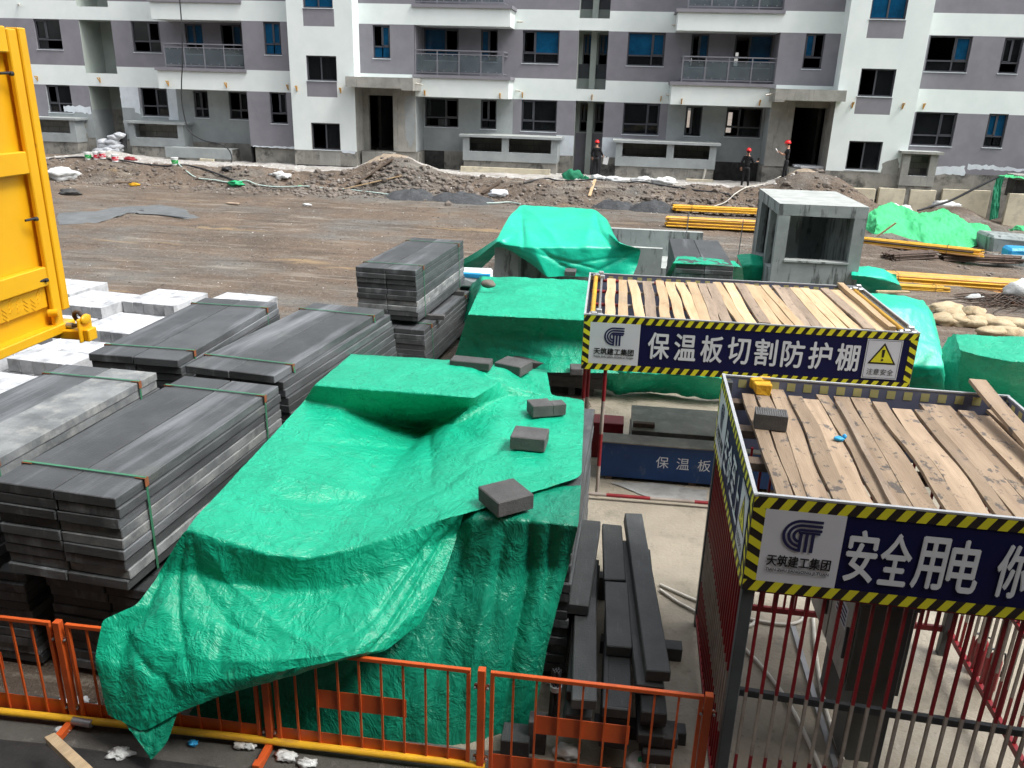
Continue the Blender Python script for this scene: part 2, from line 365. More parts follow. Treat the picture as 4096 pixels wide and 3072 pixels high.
# ------------------------------------------------------------------ mesh building helpers
class MB:
    """collects geometry with material slots; build() links it as ONE mesh object"""

    def __init__(self):
        self.v = []; self.f = []; self.m = []; self.mats = []; self.sm = []

    def mi(self, name):
        if name not in self.mats: self.mats.append(name)
        return self.mats.index(name)

    def face(self, pts, m, smooth=False):
        i = len(self.v); self.v += [tuple(p) for p in pts]; self.f.append(tuple(range(i, i + len(pts)))); self.m.append(self.mi(m)); self.sm.append(smooth)

    def mesh(self, vs, fs, m, smooth=False):
        i = len(self.v); self.v += [tuple(p) for p in vs]; k = self.mi(m)
        for f in fs: self.f.append(tuple(i + q for q in f)); self.m.append(k); self.sm.append(smooth)

    def box(self, x0, x1, y0, y1, z0, z1, m, jit=0.0, topm=None, T=None):
        vs = [Vector((x, y, z)) for z in (z0, z1) for (x, y) in ((x0, y0), (x1, y0), (x1, y1), (x0, y1))]
        if jit: vs = [v + Vector((rnd.uniform(-jit, jit), rnd.uniform(-jit, jit), rnd.uniform(-jit, jit))) for v in vs]
        if T: vs = [T @ v for v in vs]
        self.mesh(vs, [(3, 2, 1, 0), (0, 1, 5, 4), (1, 2, 6, 5), (2, 3, 7, 6), (3, 0, 4, 7)], m)
        self.mesh(vs[4:], [(0, 1, 2, 3)], topm or m)

    def bbox(self, x0, x1, y0, y1, z0, z1, m, b=.006, jit=0.0, T=None, seg=1):
        """bevelled box"""
        bm = bmesh.new(); bmesh.ops.create_cube(bm, size=1)
        for v in bm.verts:
            v.co = Vector((x0 + (v.co.x + .5) * (x1 - x0), y0 + (v.co.y + .5) * (y1 - y0), z0 + (v.co.z + .5) * (z1 - z0)))
            if jit: v.co += Vector((rnd.uniform(-jit, jit), rnd.uniform(-jit, jit), rnd.uniform(-jit, jit)))
        bmesh.ops.bevel(bm, geom=bm.edges[:], offset=b, segments=seg, affect='EDGES', profile=.6)
        bm.verts.index_update()
        self.mesh([(T @ v.co) if T else v.co.copy() for v in bm.verts], [[v.index for v in f.verts] for f in bm.faces], m)
        bm.free()

    def beam(self, a, b, w, h, m, up=(0, 0, 1)):
        a = Vector(a); b = Vector(b); d = (b - a); L = d.length; d.normalize()
        u = Vector(up)
        if abs(d.dot(u)) > .98: u = Vector((0, 1, 0))
        s = d.cross(u).normalized(); u = s.cross(d)
        T = Matrix(((s.x, d.x, u.x, a.x), (s.y, d.y, u.y, a.y), (s.z, d.z, u.z, a.z), (0, 0, 0, 1)))
        self.box(-w / 2, w / 2, 0, L, -h / 2, h / 2, m, T=T)

    def tube(self, pts, r, m, n=8, caps=True, radii=None):
        pts = [Vector(p) for p in pts]; rings = []; prev = None
        for i, p in enumerate(pts):
            d = (pts[min(i + 1, len(pts) - 1)] - pts[max(i - 1, 0)]).normalized()
            u = Vector((0, 0, 1)) if abs(d.z) < .9 else Vector((1, 0, 0))
            if prev is not None: u = prev
            s = d.cross(u)
            if s.length < 1e-4: s = d.cross(Vector((0, 1, 0)))
            s.normalize(); u = s.cross(d).normalized(); prev = u
            rr = radii[i] if radii else r
            rings.append([p + (s * math.cos(2 * math.pi * k / n) + u * math.sin(2 * math.pi * k / n)) * rr for k in range(n)])
        vs = [v for R in rings for v in R]; fs = []
        for i in range(len(rings) - 1):
            for k in range(n): fs.append((i * n + k, i * n + (k + 1) % n, (i + 1) * n + (k + 1) % n, (i + 1) * n + k))
        self.mesh(vs, fs, m, True)
        if caps:
            self.mesh(rings[0], [tuple(range(n))[::-1]], m); self.mesh(rings[-1], [tuple(range(n))], m)

    def build(self, name, parent=None, origin=None, mods=None):
        me = bpy.data.meshes.new(name)
        v = self.v
        if origin is not None: v = [(p[0] - origin[0], p[1] - origin[1], p[2] - origin[2]) for p in v]
        me.from_pydata(v, [], self.f)
        for k in self.mats: me.materials.append(M[k])
        me.polygons.foreach_set('material_index', self.m)
        me.polygons.foreach_set('use_smooth', self.sm)
        me.update()
        o = bpy.data.objects.new(name, me); COL.objects.link(o)
        if parent is not None: o.parent = parent
        return o


def tag(o, label=None, cat=None, group=None, kind=None):
    if label: o['label'] = label
    if cat: o['category'] = cat
    if group: o['group'] = group
    if kind: o['kind'] = kind
    return o


def thing(name, label, cat, loc=(0, 0, 0), rz=0.0, group=None):
    o = bpy.data.objects.new(name, None); COL.objects.link(o); o.empty_display_size = .2
    o.location = loc; o.rotation_euler = (0, 0, rz)
    return tag(o, label, cat, group)


def solo(mb, name, label, cat, loc, group=None):
    """a thing that is one mesh: geometry given in world coordinates"""
    o = mb.build(name, None, loc); o.location = loc
    return tag(o, label, cat, group)


def copy_tree(o, parent=None):
    c = o.copy(); COL.objects.link(c)
    if parent is not None: c.parent = parent
    for ch in list(o.children): copy_tree(ch, c)
    return c


def icos(sub=2):
    bm = bmesh.new(); bmesh.ops.create_icosphere(bm, subdivisions=sub, radius=1)
    bm.verts.index_update()
    r = ([v.co.copy() for v in bm.verts], [tuple(v.index for v in f.verts) for f in bm.faces]); bm.free()
    return r


ICO1, ICO2, ICO3 = icos(1), icos(2), icos(3)


def lump(mb, c, sx, sy, sz, m, seed=0.0, amp=.25, freq=1.3, ico=ICO3, rz=0.0, flat=None, fine=.0):
    cs, sn = math.cos(rz), math.sin(rz); vs = []
    for p in ico[0]:
        k = 1 + amp * mnoise.noise(p * freq + Vector((seed, seed * 1.7, 3))) + fine * mnoise.noise(p * freq * 4 + Vector((seed, 0, 9)))
        q = Vector((p.x * sx * k, p.y * sy * k, p.z * sz * k))
        if flat is not None and q.z < flat: q.z = flat
        vs.append(Vector((c[0] + q.x * cs - q.y * sn, c[1] + q.x * sn + q.y * cs, c[2] + q.z)))
    mb.mesh(vs, ico[1], m, True)


_TX = {}


def text_geo(body, bold=.0):
    key = (body, bold)
    if key in _TX: return _TX[key]
    c = bpy.data.curves.new('lettering', 'FONT'); c.body = body; c.size = 1; c.offset = bold; c.resolution_u = 3
    o = bpy.data.objects.new('lettering', c); COL.objects.link(o)
    d = bpy.context.evaluated_depsgraph_get(); d.update()
    me = bpy.data.meshes.new_from_object(o.evaluated_get(d))
    vs = [(v.co.x, v.co.y) for v in me.vertices]; fs = [tuple(p.vertices) for p in me.polygons]
    bpy.data.objects.remove(o); bpy.data.curves.remove(c); bpy.data.meshes.remove(me)
    xs = [v[0] for v in vs] or [0]; ys = [v[1] for v in vs] or [0]
    x0, x1, y0, y1 = min(xs), max(xs), min(ys), max(ys)
    vs = [((x - x0) / max(x1 - x0, 1e-6), (y - y0) / max(y1 - y0, 1e-6)) for x, y in vs]
    _TX[key] = (vs, fs)
    return _TX[key]


class Board:
    """a flat board with (u, v) coordinates in metres: things are laid on its face"""

    def __init__(self, o, u, v):
        self.o = Vector(o); self.u = Vector(u).normalized(); self.vv = Vector(v).normalized(); self.n = self.u.cross(self.vv)

    def P(self, u, v, d=0.0): return self.o + self.u * u + self.vv * v + self.n * d

    def rect(self, mb, u0, u1, v0, v1, m, d=.002): mb.face([self.P(u0, v0, d), self.P(u1, v0, d), self.P(u1, v1, d), self.P(u0, v1, d)], m)

    def poly(self, mb, pts, m, d=.002): mb.face([self.P(a, b, d) for a, b in pts], m)

    def text(self, mb, body, u0, u1, v0, v1, m, d=.004, bold=.02):
        vs, fs = text_geo(body, 0); k = bold * (v1 - v0) * .8
        for i, (a, b) in enumerate(((0, 0), (k, 0), (-k, 0), (0, k), (0, -k)) if bold > .012 else ((0, 0), (bold * .4 * (v1 - v0), 0))):
            mb.mesh([self.P(u0 + x * (u1 - u0) + a, v0 + y * (v1 - v0) + b, d + i * .0004) for x, y in vs], fs, m)

    def ribbon(self, mb, pts, w, m, d=.004):
        L = []; Rr = []
        for i, p in enumerate(pts):
            a = pts[max(i - 1, 0)]; b = pts[min(i + 1, len(pts) - 1)]
            dx, dy = b[0] - a[0], b[1] - a[1]; q = math.hypot(dx, dy) or 1
            nx, ny = -dy / q * w / 2, dx / q * w / 2
            L.append((p[0] + nx, p[1] + ny)); Rr.append((p[0] - nx, p[1] - ny))
        for i in range(len(pts) - 1): self.poly(mb, [Rr[i], Rr[i + 1], L[i + 1], L[i]], m, d)

    def stripes(self, mb, u0, u1, v0, v1, a='stripe_y', b='stripe_k', pitch=.125, along='u', lean=1.0, d=.0025):
        """diagonal hazard stripes clipped to a rectangle"""
        self.rect(mb, u0, u1, v0, v1, b, d)
        lo, hi = (u0, u1) if along == 'u' else (v0, v1)
        w = (v1 - v0) if along == 'u' else (u1 - u0)
        t = lo - w
        while t < hi + w:
            h = pitch / 2
            quad = [(t, 0), (t + h, 0), (t + h + w * lean * .6, 1), (t + w * lean * .6, 1)]
            # clip against lo..hi
            pts = quad
            for lim, sgn in ((lo, 1), (hi, -1)):
                out = []
                for i in range(len(pts)):
                    p, q = pts[i], pts[(i + 1) % len(pts)]
                    ip, iq = (p[0] - lim) * sgn >= 0, (q[0] - lim) * sgn >= 0
                    if ip: out.append(p)
                    if ip != iq:
                        k = (lim - p[0]) / (q[0] - p[0]); out.append((lim, p[1] + k * (q[1] - p[1])))
                pts = out
            if len(pts) >= 3:
                if along == 'u': pp = [(p[0], v0 + p[1] * w) for p in pts]
                else: pp = [(u0 + p[1] * w, p[0]) for p in pts][::-1]
                self.poly(mb, pp, a, d + .0015)
            t += pitch

    def logo(self, mb, u, v, s, m, d=.004):
        """three nested arcs over three uprights"""
        w = .085 * s
        for k in range(3):
            r = (.5 - .135 * k) * s; cy = v + .5 * s; cx = u + .5 * s; pts = [(u + 1.04 * s, cy + r - w / 2)]
            for i in range(15):
                a = math.pi / 2 + i * (math.pi * (1.0 - .06 * k)) / 14
                pts.append((cx + (r - w / 2) * math.cos(a), cy + (r - w / 2) * math.sin(a)))
            if k: pts.append((cx + .02 * s + .0 * k, pts[-1][1]))
            self.ribbon(mb, pts, w, m, d)
        self.ribbon(mb, [(u + .42 * s, v + .6 * s), (u + 1.0 * s, v + .6 * s)], w * .9, m, d + .0006)
        for k in range(3):
            x = u + (.5 + .16 * k) * s
            self.ribbon(mb, [(x, v + .6 * s), (x, v + .0 * s)], w * 1.1, m, d + .0006)


def ragged(pts, amp=.05, step=.12, seed=0):
    r = random.Random(seed); out = []
    for i in range(len(pts)):
        a, b = pts[i], pts[(i + 1) % len(pts)]
        L = math.hypot(b[0] - a[0], b[1] - a[1]); n = max(1, int(L / step))
        for k in range(n):
            t = k / n
            j = 0 if k == 0 else amp
            out.append((a[0] + (b[0] - a[0]) * t + r.uniform(-j, j), a[1] + (b[1] - a[1]) * t + r.uniform(-j, j)))
    return out


# ------------------------------------------------------------------ draped sheets
def lerp_grid(rows, sub):
    A = np.array(rows, float); R, C, _ = A.shape
    tr = np.linspace(0, R - 1, (R - 1) * sub + 1); tc_ = np.linspace(0, C - 1, (C - 1) * sub + 1)
    i = np.minimum(tr.astype(int), R - 2); j = np.minimum(tc_.astype(int), C - 2); fi = (tr - i)[:, None, None]; fj = (tc_ - j)[None, :, None]
    a = A[i][:, j]; b = A[i][:, j + 1]; c = A[i + 1][:, j]; d = A[i + 1][:, j + 1]
    return (a * (1 - fj) + b * fj) * (1 - fi) + (c * (1 - fj) + d * fj) * fi


def drape(name, label, rows, cv, mt, sub=10, folds=(), smooth_it=5, amp=.03, freq=2.2, crinkle=.008, group=None, seed=0.0, cat='tarpaulin', stretch=(1, 1, 1), parent=None, hem=0.0):
    P = []
    for r in rows:
        q = []
        for (x, y, k, v) in r:
            px, py = cv(x, y)
            q.append(AT(px, py, v) if k == 'z' else (AY(px, py, v) if k == 'y' else Vector((x, y, v))))
        P.append(q)
    g = lerp_grid(P, sub)
    for _ in range(smooth_it):
        n = g.copy()
        n[1:-1, 1:-1] = .5 * g[1:-1, 1:-1] + .125 * (g[:-2, 1:-1] + g[2:, 1:-1] + g[1:-1, :-2] + g[1:-1, 2:])
        n[0, 1:-1] = .5 * g[0, 1:-1] + .25 * (g[0, :-2] + g[0, 2:]); n[-1, 1:-1] = .5 * g[-1, 1:-1] + .25 * (g[-1, :-2] + g[-1, 2:])
        n[1:-1, 0] = .5 * g[1:-1, 0] + .25 * (g[:-2, 0] + g[2:, 0]); n[1:-1, -1] = .5 * g[1:-1, -1] + .25 * (g[:-2, -1] + g[2:, -1])
        g = n
    du = np.gradient(g, axis=1); dv = np.gradient(g, axis=0); nn = np.cross(du, dv)
    nn /= (np.linalg.norm(nn, axis=2, keepdims=True) + 1e-9)
    R, C, _ = g.shape
    fo = np.zeros((R, C)); II, JJ = np.meshgrid(np.arange(R) / sub, np.arange(C) / sub, indexing='ij')
    for (r0, c0, r1, c1, am, wd) in folds:                        # long tension folds between two points of the sheet
        dx, dy = c1 - c0, r1 - r0; L2 = dx * dx + dy * dy
        t_ = np.clip(((JJ - c0) * dx + (II - r0) * dy) / L2, 0, 1); bow = .12 * np.sin(t_ * 3.1) * math.sqrt(L2) * math.sin(7 * (r0 + c1))
        q = ((JJ - c0) * dy - (II - r0) * dx) / math.sqrt(L2) + bow * .4
        along_ = np.hypot(JJ - (c0 + t_ * dx), II - (r0 + t_ * dy)) - np.abs(q) * 0
        out = np.where((t_ > 0) & (t_ < 1), 1.0, np.exp(-(along_ / .3) ** 2))
        fo += am * np.sin(np.clip(t_, .02, .98) * np.pi) ** .6 * np.exp(-np.abs(q / wd) ** 1.3) * out
    g += nn * fo[:, :, None]
    for i in range(R):
        for j in range(C):
            p = Vector(g[i, j]); s = Vector((p.x * stretch[0], p.y * stretch[1], p.z * stretch[2])) + Vector((seed, seed * .7, 0))
            h = amp * (1 - 2 * abs(mnoise.noise(s * freq))) * .6 + amp * .8 * mnoise.noise(s * freq * .55)
            h += crinkle * (1 - 2.4 * abs(mnoise.noise(s * freq * 4.1))) + crinkle * .6 * mnoise.noise(s * freq * 9)
            g[i, j] += nn[i, j] * h
            if hem and i == R - 1: g[i, j, 2] += hem * mnoise.noise(s * 4)
    vs = g.reshape(-1, 3); fs = [(a * C + b, a * C + b + 1, (a + 1) * C + b + 1, (a + 1) * C + b) for a in range(R - 1) for b in range(C - 1)]
    mb = MB(); mb.mesh([Vector(v) for v in vs], fs, mt, True)
    loc = Vector((float(vs[:, 0].mean()), float(vs[:, 1].mean()), float(vs[:, 2].min())))
    if parent is not None: return mb.build(name, parent, parent.location)
    return solo(mb, name, label, cat, loc, group)


# ------------------------------------------------------------------ ground
def ground():
    xs = np.concatenate([np.linspace(-260, -46, 12), np.linspace(-45, -31, 30), np.arange(-30, 20, .11), np.linspace(20.2, 30, 40), np.linspace(31, 260, 14)])
    ys = np.concatenate([np.linspace(-60, -1, 8), np.arange(0, 12, .35), np.arange(12, 40, .11), np.linspace(40.5, 260, 16)])
    X, Y = np.meshgrid(xs, ys); Z = gh(X, Y)
    inb = smooth(39.0, 39.6, Y); Z = Z * (1 - inb) + np.minimum(Z, 1.4) * inb
    n, m_ = X.shape
    V = np.stack([X, Y, Z], 2).reshape(-1, 3)
    idx = np.arange(n * m_).reshape(n, m_)
    F = np.stack([idx[:-1, :-1], idx[:-1, 1:], idx[1:, 1:], idx[1:, :-1]], 2).reshape(-1, 4)
    me = bpy.data.meshes.new('ground')
    me.vertices.add(len(V)); me.vertices.foreach_set('co', V.ravel())
    me.loops.add(F.size); me.loops.foreach_set('vertex_index', F.ravel())
    me.polygons.add(len(F)); me.polygons.foreach_set('loop_start', np.arange(0, F.size, 4)); me.polygons.foreach_set('loop_total', np.full(len(F), 4))
    me.polygons.foreach_set('use_smooth', np.ones(len(F), bool))
    me.update(); me.validate(); me.materials.append(M['ground'])
    o = bpy.data.objects.new('ground', me); COL.objects.link(o)
    tag(o, kind='structure')


ground()


def sheet(name, outline, z, m, amp=.12, step=.4, seed=1, follow=False):
    mb = MB(); pts = ragged(outline, amp, step, seed)
    if follow:
        cx = sum(p[0] for p in pts) / len(pts); cy = sum(p[1] for p in pts) / len(pts)
        rings = [[(cx + (p[0] - cx) * k, cy + (p[1] - cy) * k) for p in pts] for k in (1, .85, .65, .4, .15)]
        vs = [Vector((x, y, G(x, y) + z * (0.2 if i == 0 else 1))) for i, r in enumerate(rings) for x, y in r]; N = len(pts)
        fs = [(i * N + k, i * N + (k + 1) % N, (i + 1) * N + (k + 1) % N, (i + 1) * N + k) for i in range(4) for k in range(N)] + [tuple(range(4 * N, 5 * N))]
        mb.mesh(vs, fs, m, True)
    else:
        mb.face([(x, y, z) for x, y in pts], m)
    return tag(mb.build(name), kind='structure')


sheet('concrete_pavement', [(-1.2, 4.9), (9, 4.6), (10.5, 14.2), (4, 15.2), (-.2, 15.0), (-.6, 9.5)], .014, 'pad')
sheet('pavement', [(-8, 4.2), (8, 4.2), (8, 5.0), (0.9, 5.45), (-8, 5.45)], .02, 'strip', .03, .3, 3)
e0, e1, e2 = AT(0, 2957, .03), AT(415, 3005, .03), AT(900, 3072, .03)
sheet('road', [(-9, 2.0), (6, 2.0), (6, 3.9), (e2.x, e2.y), (e1.x, e1.y), (e0.x, e0.y), (-9, e0.y + .3)], .03, 'asphalt', .015, .4, 4)
# set mortar spill in the yard
M['mortar'] = mat('set_grey_mortar', (.15, .16, .165), (.11, .118, .12), 1.4, .6, layers=[(2, .55, .7, (.23, .24, .24), .6, (1, 3, 1))], bump=.5, bscale=12, bdist=.02, rnd_off=False)
a = [AG(*Z7A(*q)) for q in ((430, 1270), (900, 1250), (1330, 1185), (1700, 1165), (2000, 1220), (2212, 1330), (2050, 1350), (1500, 1230), (900, 1400), (430, 1420))]
sheet('paved_patch', [(p.x, p.y) for p in a], .03, 'mortar', .12, .5, 5, True)


def strip_sheet(name, x0, x1, ya, yb, m, lift=.03, seed=0.0):
    mb = MB(); xs = np.arange(x0, x1, .12); n = 16; vs = []
    for x in xs:
        lo = ya + .45 * vnoise(x * .7 + seed, 3.3) + .2 * vnoise(x * 3 + seed, 8.1)
        for k in range(n + 1):
            y = lo + (yb - lo) * k / n; vs.append(Vector((x, y, G(x, y) + (lift if k else -.05) + .03 * vnoise(x * 6, y * 6))))
    fs = [(i * (n + 1) + k, (i + 1) * (n + 1) + k, (i + 1) * (n + 1) + k + 1, i * (n + 1) + k + 1) for i in range(len(xs) - 1) for k in range(n)]
    mb.mesh(vs, fs, m, True); return tag(mb.build(name), kind='structure')


strip_sheet('path', -27, 6.6, 36.5, 39.2, 'strip_w')


def gravel():
    """loose stones of the bank and the yard: nobody could count them"""
    r = np.random.RandomState(5); mb = {k: MB() for k in ('stone', 'whitestone')}
    base, fcs = ICO1
    def put(n, fx, fy, s0, s1, key, keep=lambda x, y: True):
        for _ in range(n):
            x = fx(); y = fy()
            if not keep(x, y): continue
            s = s0 + (s1 - s0) * r.rand() ** 3; a = r.rand() * 6.28; k = r.rand(3) * .5 + .7
            z = G(x, y); ca, sa = math.cos(a), math.sin(a)
            vs = []
            for p in base:
                j = 1 + .25 * (r.rand() - .5)
                qx, qy, qz = p.x * s * k[0] * j, p.y * s * k[1] * j, p.z * s * k[2] * .7 * j
                vs.append((x + qx * ca - qy * sa, y + qx * sa + qy * ca, z + qz + s * .12))
            mb[key].mesh(vs, fcs, key, False)
    U = lambda a, b: (lambda: a + (b - a) * r.rand())
    put(2600, U(-27, 11), lambda: 35.0 + r.randn() * .75, .03, .13, 'stone', lambda x, y: 32 < y < 37.2)
    put(700, U(-14, -6), lambda: 35.0 + r.randn() * .5, .05, .2, 'stone', lambda x, y: 33 < y < 37)
    put(260, U(1, 9), lambda: 34.9 + r.randn() * .5, .05, .2, 'stone', lambda x, y: 33 < y < 37)
    put(2200, U(-20, 14), U(18, 34), .012, .05, 'stone')
    put(260, U(-16, 2), U(20, 31), .01, .03, 'whitestone')
    put(700, U(-27, 9), lambda: 37.1 + r.randn() * .35, .02, .09, 'whitestone', lambda x, y: 36.4 < y < 38.2)
    put(160, U(-27, 12), lambda: 35.4 + r.randn() * .9, .02, .08, 'whitestone', lambda x, y: 33 < y < 37.6)
    put(160, U(9, 17), U(27, 35), .03, .12, 'stone')
    for k, nm in (('stone', 'gravel'), ('whitestone', 'rubble')):
        tag(mb[k].build(nm), 'loose brown stones strewn over the earth bank and yard' if k == 'stone' else 'pale broken rubble strewn along the foot of the facade', 'stones', kind='stuff')


gravel()


# ------------------------------------------------------------------ apartment building
P0, L0, P1, PR, TW = 40.29, 39.98, 38.8, 38.49, 37.89
ZA, ZB, ZC, ZP = 7.88, 5.8, 4.87, 2.4
BLD = thing('apartment_building', 'three storeys of unfinished white and purple grey flats with balconies across the yard', 'building', (0, 38, 0))
BO = BLD.location


def bpart(mb, name, parent=None): return mb.build(name, parent or BLD, BO)


WALL = MB()


def wall(Y, x0, x1, z0, z1, holes=(), zones=(), base='white', depth=.22, rev=None, ax='x', face=-1):
    """wall in a plane with openings; zones recolour rectangles of it"""
    xs = {x0, x1}; zs = {z0, z1}
    for h in list(holes) + [q[:4] for q in zones]:
        xs |= {min(max(h[0], x0), x1), min(max(h[1], x0), x1)}; zs |= {min(max(h[2], z0), z1), min(max(h[3], z0), z1)}
    xs = sorted(xs); zs = sorted(zs)
    pt = (lambda u, z, d=0.0: (u, Y + d, z)) if ax == 'x' else (lambda u, z, d=0.0: (Y + d, u, z))
    for i in range(len(xs) - 1):
        for j in range(len(zs) - 1):
            a, b, c, d = xs[i], xs[i + 1], zs[j], zs[j + 1]
            if b - a < 1e-5 or d - c < 1e-5: continue
            mx, mz = (a + b) / 2, (c + d) / 2
            if any(h[0] < mx < h[1] and h[2] < mz < h[3] for h in holes): continue
            mt = base
            for q in zones:
                if q[0] < mx < q[1] and q[2] < mz < q[3]: mt = q[4]
            WALL.face([pt(a, c), pt(b, c), pt(b, d), pt(a, d)], mt)
    for h in holes:
        if len(h) > 4: continue
        mt = base; mx, mz = (h[0] + h[1]) / 2, h[2] - .05
        for q in zones:
            if q[0] < mx < q[1] and q[2] < mz < q[3]: mt = q[4]
        mt = rev or mt
        D = depth
        for A, B in (((h[0], h[2]), (h[1], h[2])), ((h[1], h[2]), (h[1], h[3])), ((h[1], h[3]), (h[0], h[3])), ((h[0], h[3]), (h[0], h[2]))):
            WALL.face([pt(*A), pt(*A, D), pt(*B, D), pt(*B)], mt)


def xwall(X, y0, y1, z0, z1, zones=(), base='white'): wall(X, y0, y1, z0, z1, (), zones, base, ax='y')


WINS = []


def window(Y, x0, x1, z0, z1, mull=.5, tran=.33, panes='bbbb', mfull=True, inset=.13, sill=True):
    """frame with pane; panes = glass of upper left, upper right, lower left, lower right: b blue, d dark, - open"""
    y = Y + inset; t = .055
    fr = MB()
    def bar(a, b, c, d, dd=.05): fr.box(a, b, y - dd, y + .02, c, d, 'frame')
    bar(x0, x0 + t, z0, z1); bar(x1 - t, x1, z0, z1); bar(x0 + t, x1 - t, z0, z0 + t); bar(x0 + t, x1 - t, z1 - t, z1)
    xm = x0 + (x1 - x0) * mull; zt = z0 + (z1 - z0) * tran if tran else z0
    if tran: bar(x0 + t, x1 - t, zt - .03, zt + .03)
    bar(xm - .03, xm + .03, (z0 if (mfull or not tran) else zt) + t, z1 - t, .045)
    # opening sash beside the mullion gets a second frame
    sx0, sx1 = (x0 + t, xm - .03) if mull <= .5 else (xm + .03, x1 - t)
    if tran: 
        for a, b, c, d in ((sx0, sx0 + .035, zt + .03, z1 - t), (sx1 - .035, sx1, zt + .03, z1 - t), (sx0, sx1, z1 - t - .035, z1 - t), (sx0, sx1, zt + .03, zt + .065)):
            fr.box(a, b, y - .062, y - .0495, c, d, 'frame')
    if sill: fr.box(x0 - .03, x1 + .02, Y - .035, y - .05, z0 - .03, z0 - .002, 'patchwhite')
    w = bpart(fr, 'window')
    pn = MB(); kk = {'b': 'glass_b', 'd': 'glass_d'}
    cells = [(x0 + t, xm - .03, (zt + .03) if tran else z0 + t, z1 - t), (xm + .03, x1 - t, (zt + .03) if tran else z0 + t, z1 - t)]
    if tran: cells += [(x0 + t, xm - .03, z0 + t, zt - .03), (xm + .03, x1 - t, z0 + t, zt - .03)]
    for c, k in zip(cells, panes):
        if k != '-': pn.box(c[0], c[1], y - .012, y - .004, c[2], c[3], kk[k])
    if pn.f: bpart(pn, 'pane', w)
    return (x0, x1, z0, z1)


def bandz(extra=(), f1='grey'):
    return [(-60, 60, ZP, ZC, f1), (-60, 60, ZB, ZA, 'grey'), (-60, 60, 8.72, 10.88, 'grey'), (-60, 60, -1, ZP, 'stainconc')] + list(extra)


ZTOP = 11.9
# left wing
h = [window(L0, -28.93, -27.57, 6.5, 7.86, .42, .33, 'ddd-', False), window(L0, -28.82, -27.52, 3.56, 4.87, .42, .33, '-dd-'),
     window(L0, -23.87, -22.44, 6.48, 7.86, .58, .36, 'd--d'), window(L0, -23.8, -22.4, 3.54, 4.87, .56, .36, '-d-d')]
rec = [(-26.54, -24.88, 5.47, ZA, 'n'), (-26.5, -24.87, 1.0, ZC, 'n'), (-26.54, -24.92, 8.46, 10.88, 'n')]
lw = [(-36.2, -34.8, 6.5, 7.86), (-36.2, -34.8, 3.55, 4.87)]
wall(L0, -44, -21.93, -.6, ZTOP, h + rec + lw, bandz([(-28.9, -26.5, 2.4, 3.65, 'render'), (-26.54, -24.88, 5.3, 5.8, 'white'), (-24.88, -21.9, 2.4, 3.9, 'render'), (-24.88, -23.9, 3.9, ZC, 'patchwhite'), (-22.45, -21.9, 3.4, ZC, 'patchwhite')]))
for (a, b, c, d) in lw: window(L0, a, b, c, d, .45, .33, 'dd--')
for (a, b, c, d, _k) in rec:       # shafts beside the stairs
    lowc = c < 2
    zc = 3.75 if lowc else c
    for X in (a, b): 
        wall(X, L0, L0 + 1.7, c, d, (), [(0, 99, c, zc, 'render')] if lowc else (), 'recess', ax='y')
    wall(L0 + 1.7, a, b, c, d, (), [(a, b, c, zc, 'stainconc')] if lowc else (), 'recess')
    WALL.face([(a, L0, d), (b, L0, d), (b, L0 + 1.7, d), (a, L0 + 1.7, d)], 'recess')
    WALL.face([(a, L0, c), (b, L0, c), (b, L0 + 1.7, c), (a, L0 + 1.7, c)], 'white')
# balcony bay beside the left stair tower
hb = [window(L0, -21.14, -20.27, 6.47, 7.8, .5, .33, 'bb--'), window(L0, -19.34, -18.33, 6.47, 7.8, .55, .33, '-b--'),
      window(L0, -21.05, -20.31, 3.55, 4.8, .5, .33, 'd-dd'), window(L0, -19.23, -18.25, 3.53, 4.8, .55, .33, '-dd-')]
wall(L0, -21.93, -17.6, -.6, ZTOP, hb, [(-60, 60, -1, ZP, 'stainconc'), (-60, 60, ZP, ZC, 'render'), (-60, 60, ZB, ZA, 'grey'), (-60, 60, 8.72, 10.88, 'grey')])
hp = [window(PR, -16.58, -15.77, 6.47, 7.86, .52, .33, 'bbbb', False), window(PR, -16.51, -15.69, 3.47, 4.86, .55, .33, '-d--', False)]
wall(PR, -17.6, -15.2, 2.4, ZTOP, hp, bandz())
wall(PR + .12, -17.45, -15.2, -.6, 2.4, (), (), 'stainconc')
xwall(-17.6, PR, L0, 1.0, ZTOP, [(0, 99, -1, ZP, 'bitumen'), (0, 99, ZP, ZC, 'render'), (0, 99, ZB, ZA, 'grey'), (0, 99, 8.72, 10.88, 'grey')])
# left stair tower
TZ = lambda a, b: [(a, b, 7.68, 8.4, 'grey'), (a, b, 4.73, 5.4, 'grey'), (-60, 60, -1, 2.38, 'stainconc')]
ht = [window(TW, -14.41, -13.06, 8.42, 9.85, .5, None, 'bb'), window(TW, -14.4, -13.0, 5.42, 6.47, .47, None, 'dd'), window(TW, -14.34, -12.97, 2.42, 3.6, .5, None, '-d')]
wall(TW, -15.2, -12.2, -.6, ZTOP, ht, TZ(-14.44, -13.02) + [(-15.12, -12.2, -.6, 1.72, 'bitumen'), (-14.0, -13.0, 1.72, 2.38, 'rawconc')])
xwall(-15.2, TW, PR + .2, -.6, ZTOP, [(0, 99, -1, ZP, 'stainconc')]); xwall(-12.2, TW, P1 + 1.2, -.6, ZTOP, [(0, 99, -1, ZP, 'stainconc'), (0, 99, ZP, 5.2, 'rawconc')])
